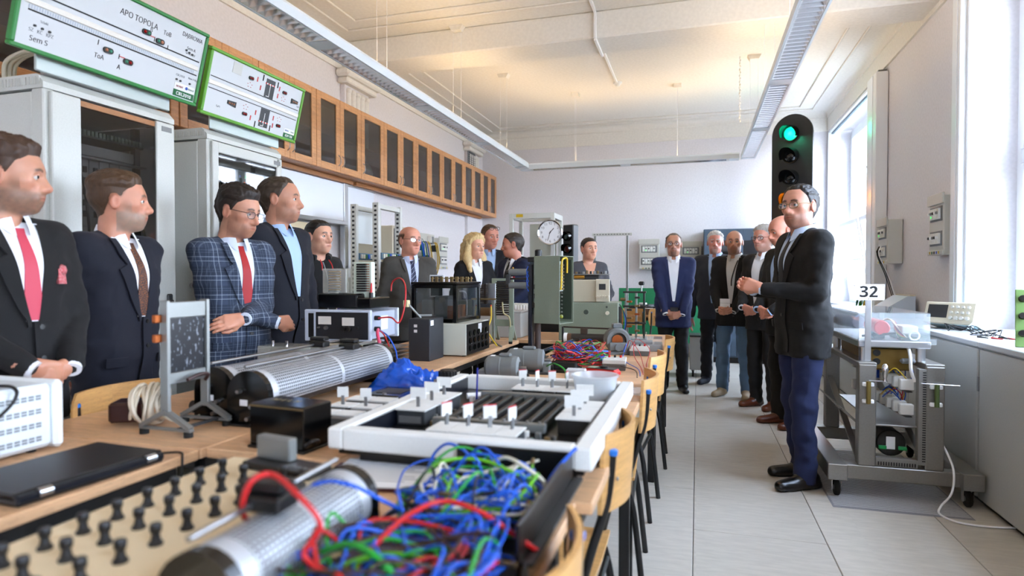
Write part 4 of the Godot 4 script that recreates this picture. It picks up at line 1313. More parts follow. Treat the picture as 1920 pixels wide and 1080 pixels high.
	bp(t, "heat_sink_core", 0.07, 0.11, 0.0, 0.15, -0.09, 0.08, M.black)
	# dark fronted supply on top, its front square to the lens
	t = thing("power_supply", "grey power supply with dark front panel and two paper scales", "power supply", Vector3(-1.70, 0.925, -2.72), 4.0)
	bp(t, "case", -0.17, 0.15, 0.01, 0.145, -0.3, 0.0, mat(Color(0.62, 0.65, 0.70), 0.4), 0.004)
	bp(t, "front_frame", -0.20, 0.16, 0.0, 0.158, 0.0, 0.022, mat(Color(0.72, 0.75, 0.80), 0.4), 0.004)
	bp(t, "front_panel", -0.135, 0.148, 0.012, 0.146, 0.02, 0.026, mat(Color(0.075, 0.085, 0.105), 0.45), 0.001)
	bp(t, "handle_gap", -0.178, -0.148, 0.018, 0.14, 0.018, 0.0235, M.black, 0.001)
	for x: Array in [[-0.12, -0.05, 0.085], [0.01, 0.075, 0.08]]:
		bp(t, "meter_scale", x[0], x[1], x[2], x[2] + 0.04, 0.026, 0.028, mat(Color(0.84, 0.81, 0.77), 0.6), 0.0)
	for q: Array in [[-0.075, 0.068, 0.009], [0.02, 0.065, 0.012], [0.05, 0.065, 0.012], [0.098, 0.07, 0.005], [-0.115, 0.07, 0.004]]:
		cp(t, "knob", Vector3(q[0], q[1], 0.026), Vector3(q[0], q[1], 0.042), q[2], M.steel if q[0] < -0.05 else M.black, 12)
	bp(t, "side_label", 0.15, 0.152, 0.05, 0.12, -0.2, -0.12, M.paper, 0.0)
	for q: float in [0.115, 0.06]:
		cp(t, "socket", Vector3(0.15, q, -0.05), Vector3(0.175, q, -0.05), 0.012, M.black, 12)
	bp(t, "rear_frame", -0.18, 0.165, 0.0, 0.155, -0.32, -0.3, mat(Color(0.72, 0.75, 0.80), 0.4), 0.003)
	for k: Array in [["red test lead plugged into the grey power supply and looping upward", M.cable_red, [Vector3(-1.53, 1.04, -2.77), Vector3(-1.46, 1.045, -2.77), Vector3(-1.42, 1.02, -2.78), Vector3(-1.40, 1.10, -2.8), Vector3(-1.42, 1.2, -2.85), Vector3(-1.5, 1.24, -2.95), Vector3(-1.57, 1.22, -3.0), Vector3(-1.58, 1.17, -3.0)], 0.004],
		["pink cable hanging down in front of the heat sink", M.cable_pink, [Vector3(-1.52, 0.985, -2.75), Vector3(-1.49, 0.97, -2.69), Vector3(-1.46, 0.90, -2.66), Vector3(-1.44, 0.82, -2.6), Vector3(-1.40, 0.775, -2.55)], 0.008],
		["thin red lead hanging beside the pink cable", M.cable_red, [Vector3(-1.52, 0.98, -2.76), Vector3(-1.46, 0.965, -2.7), Vector3(-1.42, 0.9, -2.68), Vector3(-1.405, 0.83, -2.64), Vector3(-1.39, 0.77, -2.6)], 0.0035],
		["thin blue lead hanging down past the heat sink", M.cable_blue, [Vector3(-1.52, 0.982, -2.76), Vector3(-1.44, 0.96, -2.7), Vector3(-1.39, 0.9, -2.68), Vector3(-1.37, 0.86, -2.66), Vector3(-1.35, 0.82, -2.64), Vector3(-1.345, 0.77, -2.6)], 0.0035]]:
		var o := thing("test_lead", k[0], "cable")
		part(o, "wire", MB.new().tube(curve(k[2], 8), k[3], 8), k[1])
	# black relay base carrying contact stack and white strip
	t = thing("relay_unit", "glossy black relay base with clear cover over brass contact springs", "relay", Vector3(-1.73, 1.085, -2.90))
	bp(t, "base", -0.17, 0.06, 0, 0.075, -0.11, 0.1, M.black_gloss, 0.006)
	bp(t, "step", 0.06, 0.14, 0, 0.055, -0.11, 0.1, M.black_gloss, 0.006)
	bp(t, "clear_cover", -0.16, -0.02, 0.077, 0.205, -0.09, 0.07, M.perspex_old, 0.003)
	for i in 8:
		bp(t, "contact_spring", -0.13, -0.06, 0.092 + i * 0.0135, 0.097 + i * 0.0135, 0.0, 0.06, M.brass, 0.001)
	bp(t, "spring_pack", -0.135, -0.128, 0.08, 0.2, -0.02, 0.06, M.black)
	bp(t, "perforated_plate", -0.055, -0.025, 0.08, 0.2, 0.05, 0.06, M.alu, 0.001)
	bp(t, "strip", -0.005, 0.1, 0.055, 0.24, -0.02, 0.02, mat(Color(0.78, 0.82, 0.76), 0.5), 0.003)
	for i in 12:
		bp(t, "terminal_row", 0.02, 0.075, 0.085 + i * 0.0125, 0.093 + i * 0.0125, 0.02, 0.035, M.black, 0.001)
		bp(t, "terminal_pin", 0.075, 0.09, 0.087 + i * 0.0125, 0.091 + i * 0.0125, 0.022, 0.026, M.copper, 0.0)
	cp(t, "banana_socket", Vector3(0.11, 0.055, 0.04), Vector3(0.11, 0.08, 0.04), 0.011, M.black, 12)
	part(t, "red_banana_plug", MB.new().cyl(Vector3(0.11, 0.08, 0.04), Vector3(0.112, 0.13, 0.04), 0.007, 0.004, 10), M.red)
	# tall dark grey box
	t = thing("transformer_box", "tall dark grey steel box with small white stickers", "box", Vector3(-1.53, 0.76, -3.35))
	bp(t, "case", -0.075, 0.06, 0, 0.245, -0.11, 0.09, mat(Color(0.17, 0.18, 0.2), 0.45), 0.004)
	for q: Array in [[-0.04, 0.195], [-0.04, 0.165]]:
		bp(t, "sticker", q[0], q[0] + 0.02, q[1], q[1] + 0.016, 0.09, 0.0915, M.paper, 0.0)
	bp(t, "label", 0.06, 0.0612, 0.205, 0.235, 0.04, 0.08, M.paper, 0.0)
	part(t, "bracket", MB.new().bar(Vector3(-0.04, 0.245, 0.0), Vector3(-0.095, 0.33, 0.06), 0.022, 0.008).bar(Vector3(-0.05, 0.26, 0.0), Vector3(0.02, 0.26, -0.03), 0.022, 0.01), M.zinc)
	bp(t, "cream_block", -0.115, -0.085, 0.31, 0.35, 0.045, 0.08, mat(Color(0.85, 0.8, 0.62), 0.5), 0.003)
	# white supply with black front
	t = thing("switching_supply", "off-white supply with a black instrument front, under the glass relay case", "power supply", Vector3(-1.46, 0.76, -3.70))
	bp(t, "case", -0.24, 0.12, 0.008, 0.2, -0.22, 0.2, mat(Color(0.78, 0.79, 0.74), 0.5), 0.003)
	bp(t, "front_panel", 0.12, 0.126, 0.012, 0.196, -0.215, 0.195, M.black, 0.0)
	rng.seed = 9
	for i in 5:
		for j in 3:
			cp(t, "socket", Vector3(0.126, 0.05 + j * 0.045, 0.15 - i * 0.075), Vector3(0.134, 0.05 + j * 0.045, 0.15 - i * 0.075), 0.018, M.black_gloss, 12)
			bp(t, "marking", 0.126, 0.1272, 0.03 + j * 0.045, 0.037 + j * 0.045, 0.12 - i * 0.075, 0.135 - i * 0.075, M.paper, 0.0)
	bp(t, "label", 0.126, 0.128, 0.13, 0.19, -0.06, 0.0, M.paper, 0.0)
	for q: Array in [[-0.2, 0.16], [0.09, 0.16], [-0.2, -0.18], [0.09, -0.18]]:
		cp(t, "foot", Vector3(q[0], 0, q[1]), Vector3(q[0], 0.009, q[1]), 0.012, M.rubber, 10)
	# glass relay case
	t = thing("glass_relay_case", "black framed glass case with relay works inside", "case", Vector3(-1.56, 0.962, -3.75))
	var fm := MB.new()
	for x: float in [-0.15, 0.13]:
		for z: float in [-0.22, 0.2]:
			fm.bx(x - 0.012, x + 0.012, 0, 0.235, z - 0.012, z + 0.012, 0.003)
	for y: float in [0.0, 0.213]:
		for x: float in [-0.15, 0.13]:
			fm.bx(x - 0.012, x + 0.012, y, y + 0.024, -0.208, 0.188, 0.003)
		for z: float in [-0.22, 0.2]:
			fm.bx(-0.138, 0.118, y, y + 0.024, z - 0.012, z + 0.012, 0.003)
	part(t, "frame", fm, M.black_gloss)
	bp(t, "top_plate", -0.165, 0.145, 0.237, 0.252, -0.235, 0.215, M.black_gloss, 0.003)
	bp(t, "front_pane", -0.138, 0.118, 0.024, 0.213, 0.196, 0.2, M.glass_dark, 0.0)
	bp(t, "side_pane", 0.128, 0.132, 0.024, 0.213, -0.208, 0.188, M.glass_dark, 0.0)
	bp(t, "floor_plate", -0.14, 0.12, 0.002, 0.02, -0.21, 0.19, M.black)
	bp(t, "works", -0.06, 0.03, 0.03, 0.16, -0.1, 0.08, M.grey, 0.004)
	for z: float in [-0.1, 0.0, 0.1]:
		part(t, "coil", MB.new().cyl(Vector3(0.06, 0.02, z), Vector3(0.06, 0.1, z), 0.024, -1, 14), M.copper)
	part(t, "bent_tube", MB.new().tube(curve([Vector3(0.09, 0.03, -0.1), Vector3(0.09, 0.15, -0.1), Vector3(0.085, 0.185, -0.08), Vector3(0.06, 0.19, -0.05)], 5), 0.006, 8), M.alu)
	for i in 8:
		for j in 2:
			var q := MB.new().cyl(Vector3(-0.13 + i * 0.036, 0.252, -0.1 + j * 0.06), Vector3(-0.13 + i * 0.036, 0.285, -0.1 + j * 0.06), 0.007, -1, 8).cyl(Vector3(-0.13 + i * 0.036, 0.27, -0.1 + j * 0.06), Vector3(-0.13 + i * 0.036, 0.278, -0.1 + j * 0.06), 0.012, -1, 8)
			part(t, "top_terminal", q, M.old_brass)
	# relay with brass springs on a light stand
	t = thing("spring_relay_stand", "thin metal stand with a stack of brown contact springs and a coil", "relay", Vector3(-1.42, 0.76, -4.12))
	for x: float in [-0.045, 0.06]:
		bp(t, "upright", x - 0.008, x + 0.008, 0.02, 0.33, 0.03, 0.042, M.zinc, 0.001)
		part(t, "foot", MB.new().bar(Vector3(x, 0.03, 0.036), Vector3(x + 0.07, 0.006, 0.07), 0.014, 0.008).bar(Vector3(x, 0.03, 0.036), Vector3(x - 0.05, 0.006, 0.0), 0.014, 0.008), M.zinc)
	bp(t, "perforated_plate", 0.01, 0.065, 0.3, 0.44, 0.0, 0.006, M.alu, 0.001)
	for i in 13:
		bp(t, "contact_spring", -0.085, 0.008, 0.3 + i * 0.0105, 0.304 + i * 0.0105, -0.03, 0.02, mat(Color(0.28, 0.2, 0.1), 0.4, 0.5), 0.0)
	bp(t, "spring_block", -0.02, 0.0, 0.295, 0.44, -0.025, 0.015, M.dark_grey)
	part(t, "coil", MB.new().cyl(Vector3(-0.06, 0.24, 0.0), Vector3(0.03, 0.24, 0.0), 0.03, -1, 16), mat(Color(0.4, 0.28, 0.16), 0.45))
	bp(t, "coil_cheek", -0.07, -0.06, 0.2, 0.28, -0.035, 0.035, M.beige, 0.002)
	bp(t, "cross_bar", -0.1, 0.08, 0.325, 0.337, 0.042, 0.05, M.old_brass, 0.001)
	part(t, "earth_wire", MB.new().tube(curve([Vector3(0.045, 0.29, 0.045), Vector3(0.05, 0.2, 0.06), Vector3(0.03, 0.12, 0.07), Vector3(0.055, 0.06, 0.06), Vector3(0.1, 0.01, 0.08)], 6), 0.005, 7), M.yellow)
	part(t, "red_dot", MB.new().ball(Vector3(0.045, 0.285, 0.046), Vector3(0.007, 0.007, 0.007), 8), M.red)
	# green terminal frame with splayed feet
	t = thing("terminal_stand", "tall grey-green steel frame with rows of dark terminals", "frame", Vector3(-1.385, 0.76, -4.38), 8.0)
	for x: float in [-0.065, 0.065]:
		bp(t, "upright", x - 0.018, x + 0.018, 0.03, 0.475, -0.012, 0.012, M.green_old, 0.003)
		part(t, "splayed_foot", MB.new().bar(Vector3(x, 0.12, 0.012), Vector3(x + 0.01, 0.012, 0.11), 0.028, 0.02).bar(Vector3(x, 0.12, -0.012), Vector3(x + 0.01, 0.012, -0.11), 0.028, 0.02), M.green_old)
		cp(t, "rubber_foot", Vector3(x + 0.01, 0, 0.11), Vector3(x + 0.01, 0.014, 0.11), 0.014, M.rubber, 10)
	bp(t, "top_rail", -0.05, 0.05, 0.455, 0.475, -0.012, 0.012, M.green_old, 0.002)
	bp(t, "lower_rail", -0.05, 0.05, 0.12, 0.17, -0.012, 0.012, M.green_old, 0.002)
	for i in 15:
		bp(t, "terminal_row", -0.048, 0.048, 0.2 + i * 0.0168, 0.211 + i * 0.0168, -0.008, 0.022, mat(Color(0.13, 0.12, 0.09), 0.4), 0.001)
	part(t, "wire_loom", MB.new().tube(curve([Vector3(0.0, 0.3, 0.025), Vector3(0.01, 0.22, 0.03), Vector3(0.05, 0.19, 0.03), Vector3(0.06, 0.12, 0.025), Vector3(0.055, 0.04, 0.03)], 6), 0.006, 7), mat(Color(0.7, 0.66, 0.5), 0.6))
	# grey trunk behind
	t = thing("steel_box", "plain grey steel box behind the green terminal frame", "box", Vector3(-1.5, 0.76, -4.83))
	bp(t, "case", -0.2, 0.16, 0.0, 0.2, -0.12, 0.12, M.grey_metal, 0.006)
	bp(t, "lid", -0.205, 0.165, 0.2, 0.212, -0.125, 0.125, M.grey_metal, 0.004)
	t = thing("keyboard_console", "long white finned console behind the green terminal frame", "console", Vector3(-1.30, 0.0, -5.46))
	bp(t, "stand", -0.38, 0.38, 0.0, 0.93, -0.02, 0.02, M.black)
	bp(t, "case", -0.4, 0.4, 0.93, 1.0, -0.1, 0.1, M.box_grey, 0.006)
	var kf := MB.new()
	for i in 30:
		kf.bx(-0.38 + i * 0.0255, -0.366 + i * 0.0255, 0.94, 0.99, 0.1, 0.107)
	part(t, "fins", kf, M.white_matt).set_meta("kind", "stuff")
	# grey loudspeaker panel on the left bench, seen between the heads
	t = thing("small_monitor", "small dark flat screen in a silver frame behind the glass relay case", "monitor", Vector3(-1.93, 0.76, -4.42), 8.0)
	bp(t, "stand", -0.03, 0.03, 0.0, 0.36, -0.02, 0.0, M.black)
	bp(t, "base", -0.1, 0.1, 0.0, 0.014, -0.08, 0.06, M.black)
	bp(t, "bezel", -0.055, 0.055, 0.33, 0.5, 0.0, 0.025, mat(Color(0.72, 0.73, 0.75), 0.35), 0.004)
	bp(t, "screen", -0.045, 0.045, 0.34, 0.49, 0.025, 0.0265, M.dark_grey, 0.0)

# a crumpled film bag
func plastic_bag() -> void:
	var t := thing("plastic_bag", "crumpled glossy blue plastic bag on the bench", "bag", Vector3(-1.17, 0.762, -2.40), -8.0)
	var nz := noise(41, 6.5, 2)
	var big := noise(43, 4.0, 1)
	var rows := []
	for j in 40:
		var r := []
		var v := float(j) / 39
		for i in 72:
			var a := TAU * i / 72
			var e := Vector3(cos(a), 0, sin(a))
			var rad := sqrt(maxf(v, 0.0)) * (1.0 + 0.22 * big.get_noise_2d(e.x * 0.3 + 2.0, e.z * 0.3))
			var p := Vector3(e.x * 0.19 * rad, 0.0, e.z * 0.115 * rad)
			var h := 0.075 * (1.0 - pow(v, 2.2)) + 0.06 * exp(-pow((p.x + 0.06) / 0.05, 2) - pow(p.z / 0.06, 2))
			var q := Vector3(p.x, h, p.z)
			var ridge := 1.0 - 2.0 * absf(nz.get_noise_3d(q.x * 1.3, q.y, q.z * 1.3))
			var ridge2 := 1.0 - 2.0 * absf(nz.get_noise_3d(q.z * 3.0 + 4.0, q.x * 3.0, q.y * 3.0))
			h += (0.045 * (ridge - 0.55) + 0.016 * (ridge2 - 0.5)) * (1.0 - v)
			p += e * (0.02 * ridge2 * v)
			p.y = maxf(h, 0.001)
			r.append(p)
		rows.append(r)
	part(t, "film", MB.new().sheet(rows, true, true), mat(Color(0.06, 0.36, 0.80, 0.82), 0.12, 0.0, {"transparency": BaseMaterial3D.TRANSPARENCY_ALPHA, "backlight_enabled": true, "backlight": Color(0.1, 0.4, 0.75)}))

func relay_flag(t: Node3D, p: Vector3, turn: float, red: bool, wide := 1.0) -> void:
	var o := Node3D.new()
	o.name = "flag_indicator"
	t.add_child(o, true)
	o.position = p
	o.rotation_degrees.y = turn
	bp(o, "flag_stem", -0.005, 0.005, 0, 0.03, -0.003, 0.003, M.steel_dull, 0.0)
	bp(o, "flag_plate", -0.018 * wide, 0.018 * wide, 0.024, 0.058, -0.0015, 0.0015, M.white_rim, 0.0)
	if red: bp(o, "red_edge", -0.018 * wide, 0.018 * wide, 0.058, 0.061, -0.0016, 0.0016, M.cable_red, 0.0)

func tray_things() -> void:
	var t := thing("relay_tray", "large white-rimmed tray with iron rails, relays and flag plates", "tray", Vector3(-0.57, 0.76, -1.85))
	# rim of plasterlike white timber, frame 0.64 x 0.88 m
	var a := 0.322
	var b := 0.445
	for s: float in [-1.0, 1.0]:
		bp(t, "rim_board", s * a - 0.022, s * a + 0.022, 0.045, 0.1, -b - 0.02, b + 0.02, M.white_rim, 0.005)
		bp(t, "rim_board", -a + 0.022, a - 0.022, 0.045, 0.1, s * b - 0.022, s * b + 0.022, M.white_rim, 0.005)
	bp(t, "base_board", -a, a, 0.03, 0.046, -b, b, mat(Color(0.05, 0.05, 0.055), 0.3), 0.0)
	bp(t, "black_plinth", -a + 0.05, a - 0.02, 0.0, 0.03, -b + 0.02, b - 0.02, M.black, 0.0)
	# inner dark lining
	for s: float in [-1.0, 1.0]:
		bp(t, "inner_lining", s * (a - 0.026) - 0.004, s * (a - 0.026) + 0.004, 0.046, 0.092, -b + 0.024, b - 0.024, mat(Color(0.02, 0.035, 0.08), 0.3), 0.0)
	# rails along the tray
	for i in 8:
		var x := -0.13 + i * 0.04
		bp(t, "iron_rail", x - 0.009, x + 0.009, 0.055, 0.078, -0.2, 0.2, M.iron, 0.003)
		bp(t, "iron_rail_foot", x - 0.015, x + 0.005, 0.048, 0.058, -0.2, 0.2, M.black, 0.0)
	for z: float in [-0.21, 0.21]:
		bp(t, "rail_clamp", -0.16, 0.175, 0.06, 0.086, z - 0.01, z + 0.01, M.zinc, 0.003)
	for i in 10:
		cp(t, "clamp_bolt", Vector3(-0.15 + i * 0.034, 0.086, 0.21), Vector3(-0.15 + i * 0.034, 0.092, 0.21), 0.005, M.steel, 6)
	rng.seed = 13
	# relay blocks under white cards with flags
	for i in 4:
		var x := -0.08 + i * 0.062
		bp(t, "relay_block", x - 0.026, x + 0.026, 0.046, 0.084, 0.27, 0.36, M.dark_grey, 0.003)
		bp(t, "card", x - 0.03, x + 0.03, 0.085, 0.089, 0.27, 0.37, M.white_rim, 0.0)
		relay_flag(t, Vector3(x, 0.089, 0.30), [65.0, 70.0, 35.0, 75.0][i], true)
		x = -0.04 + i * 0.055
		bp(t, "relay_block", x - 0.024, x + 0.024, 0.046, 0.084, -0.36, -0.26, M.dark_grey, 0.003)
		bp(t, "card", x - 0.027, x + 0.027, 0.085, 0.089, -0.36, -0.26, M.white_rim, 0.0)
		relay_flag(t, Vector3(x, 0.089, -0.32), [30.0, 80.0, 35.0, 85.0][i], true, 0.8)
	for i in 3:
		var z := 0.14 - i * 0.1
		bp(t, "relay_block", -0.29, -0.2, 0.046, 0.09, z - 0.045, z + 0.045, M.dark_grey, 0.003)
		bp(t, "relay_coil", -0.28, -0.21, 0.055, 0.075, z + 0.045, z + 0.05, M.steel_dull, 0.0)
		bp(t, "card", -0.295, -0.195, 0.091, 0.095, z - 0.048, z + 0.048, M.white_rim, 0.0)
		relay_flag(t, Vector3(-0.24, 0.095, z), 0.0, false, 1.4)
		z = 0.12 - i * 0.09
		bp(t, "relay_block", 0.195, 0.285, 0.046, 0.088, z - 0.04, z + 0.04, M.iron, 0.003)
		bp(t, "card", 0.19, 0.29, 0.089, 0.093, z - 0.043, z + 0.043, M.white_rim, 0.0)
		relay_flag(t, Vector3(0.235, 0.093, z), 10.0, false, 1.5)
	for i in 26:
		var p := Vector3(rng.randf_range(0.03, 0.28), 0.05, rng.randf_range(0.22, 0.41))
		if i > 13: p = Vector3(rng.randf_range(-0.19, -0.14), 0.05, rng.randf_range(-0.2, 0.2))
		bp(t, "small_fitting", p.x - 0.008, p.x + 0.008, 0.046, 0.062 + rng.randf() * 0.01, p.z - 0.01, p.z + 0.008, [M.iron, M.zinc, M.old_brass, M.white_rim][i % 4], 0.002)
	for i in 12:
		cp(t, "spring_coil", Vector3(0.05 + i * 0.02, 0.052, 0.37), Vector3(0.05 + i * 0.02, 0.052, 0.41), 0.007, M.old_brass, 8)
	# clear tub with grey powder
	t = thing("plastic_tub", "translucent plastic tub with grey grit standing in the white-rimmed tray", "tub", Vector3(-0.345, 0.806, -2.17))
	part(t, "wall", MB.new().lathe([Vector2(0.0, 0.0), Vector2(0.064, 0.0), Vector2(0.078, 0.09), Vector2(0.084, 0.092), Vector2(0.084, 0.098), Vector2(0.076, 0.098), Vector2(0.062, 0.003), Vector2(0.0, 0.003)], 32), mat(Color(0.85, 0.87, 0.88, 0.42), 0.25, 0.0, {"transparency": BaseMaterial3D.TRANSPARENCY_ALPHA}))
	part(t, "grit", MB.new().lathe([Vector2(0.064, 0.004), Vector2(0.066, 0.02), Vector2(0.04, 0.03), Vector2(0.0, 0.042)], 24, true), mat(Color(0.62, 0.59, 0.53), 0.95))
	t = thing("marker_pen", "white and blue marker lying in the corner of the tray", "pen", Vector3(-0.77, 0.815, -2.1), 35.0)
	cp(t, "barrel", Vector3(-0.03, 0.003, 0), Vector3(0.03, 0.003, 0), 0.011, M.white, 14)
	cp(t, "cap", Vector3(0.03, 0.003, 0), Vector3(0.045, 0.003, 0), 0.0118, M.ink_blue, 14)
	t = thing("pointer_rod", "thin upright blue rod standing in the tray", "rod", Vector3(-0.735, 0.806, -2.02))
	part(t, "shaft", MB.new().cyl(Vector3(0, 0, 0), Vector3(0.004, 0.125, 0), 0.004, 0.003, 8), mat(Color(0.04, 0.08, 0.5), 0.4))
	part(t, "socket", MB.new().cyl(Vector3(0, 0, 0), Vector3(0, 0.012, 0), 0.01, -1, 10), M.steel)
	# black relay box with gilt edge
	t = thing("relay_box", "black lacquered relay box with a gilt top edge", "box", Vector3(-1.125, 0.76, -1.53), -6.0)
	bp(t, "case", -0.098, 0.098, 0.008, 0.128, -0.055, 0.065, M.black_gloss, 0.004)
	part(t, "gilt_line", MB.new().bx(-0.098, 0.098, 0.119, 0.1235, 0.0652, 0.0662), M.old_brass)
	bp(t, "foot_flange", -0.102, 0.102, 0, 0.008, -0.06, 0.07, M.black, 0.002)
	part(t, "lifting_ring", MB.new().tube(curve([Vector3(0.1, 0.02, 0.02), Vector3(0.118, 0.03, 0.03), Vector3(0.118, 0.035, 0.05), Vector3(0.1, 0.02, 0.06)], 5), 0.006, 8), M.black_steel)
	text(t, "painted_mark", "M E L N", 0.03, Transform3D(Basis(Vector3.RIGHT, -PI / 2), Vector3(-0.02, 0.1282, 0.0)), mat(Color(0.4, 0.34, 0.2), 0.5))
	# relay row beside the tray
	t = thing("relay_strip", "black strip of relays with white cards and flags left of the tray", "relay", Vector3(-1.06, 0.76, -1.83), 0.0)
	bp(t, "base_board", -0.12, 0.11, 0, 0.02, -0.16, 0.2, M.black, 0.003)
	for i in 2:
		for j in 3:
			var x := -0.06 + i * 0.085
			var z := 0.15 - j * 0.11
			bp(t, "relay_block", x - 0.036, x + 0.036, 0.02, 0.062, z - 0.045, z + 0.045, [M.dark_grey, M.steel_dull][i], 0.004)
			bp(t, "card", x - 0.04, x + 0.04, 0.063, 0.067, z - 0.04, z + 0.03, M.white_rim, 0.0)
			if j == 1: relay_flag(t, Vector3(x, 0.067, z), 15.0, false)
	bp(t, "white_base_strip", -0.11, 0.09, 0.0, 0.012, 0.2, 0.235, M.white_rim, 0.0)
	for k: Array in [[-1.13, -2.16, "flat black meter case left of the white-framed meter"], [-0.99, -2.13, "flat black meter with a clear white scale"]]:
		t = thing("panel_meter", k[2], "meter", Vector3(k[0], 0.76, k[1]))
		bp(t, "case", -0.075, 0.075, 0, 0.045, -0.09, 0.09, M.black_gloss, 0.006)
		bp(t, "scale_window", -0.045, 0.055, 0.045, 0.047, -0.045, 0.05, M.white_rim if k[0] > -1 else M.dark_grey, 0.0)
		cp(t, "zero_screw", Vector3(0, 0.045, 0.07), Vector3(0, 0.05, 0.07), 0.008, M.steel, 10)
	# round knob on a glass insulator behind the tray
	t = thing("rotary_switch", "large ribbed black knob on a glass body by the blue bag", "knob", Vector3(-0.985, 0.76, -2.36))
	part(t, "glass_body", MB.new().cyl(Vector3(0, 0, 0), Vector3(0, 0.055, 0), 0.038, -1, 20), M.glass_dark)
	cp(t, "core", Vector3(0, 0.003, 0), Vector3(0, 0.055, 0), 0.022, M.copper)
	cp(t, "washer", Vector3(0, 0.056, 0), Vector3(0, 0.062, 0), 0.058, M.zinc, 24)
	var km := MB.new()
	km.lathe([Vector2(0, 0.062), Vector2(0.034, 0.062), Vector2(0.034, 0.1), Vector2(0.028, 0.106), Vector2(0, 0.106)], 24)
	for i in 16:
		var an := TAU * i / 16
		km.cyl(Vector3(0.034 * cos(an), 0.064, 0.034 * sin(an)), Vector3(0.034 * cos(an), 0.1, 0.034 * sin(an)), 0.0045, -1, 6)
	part(t, "ribbed_grip", km, M.black)

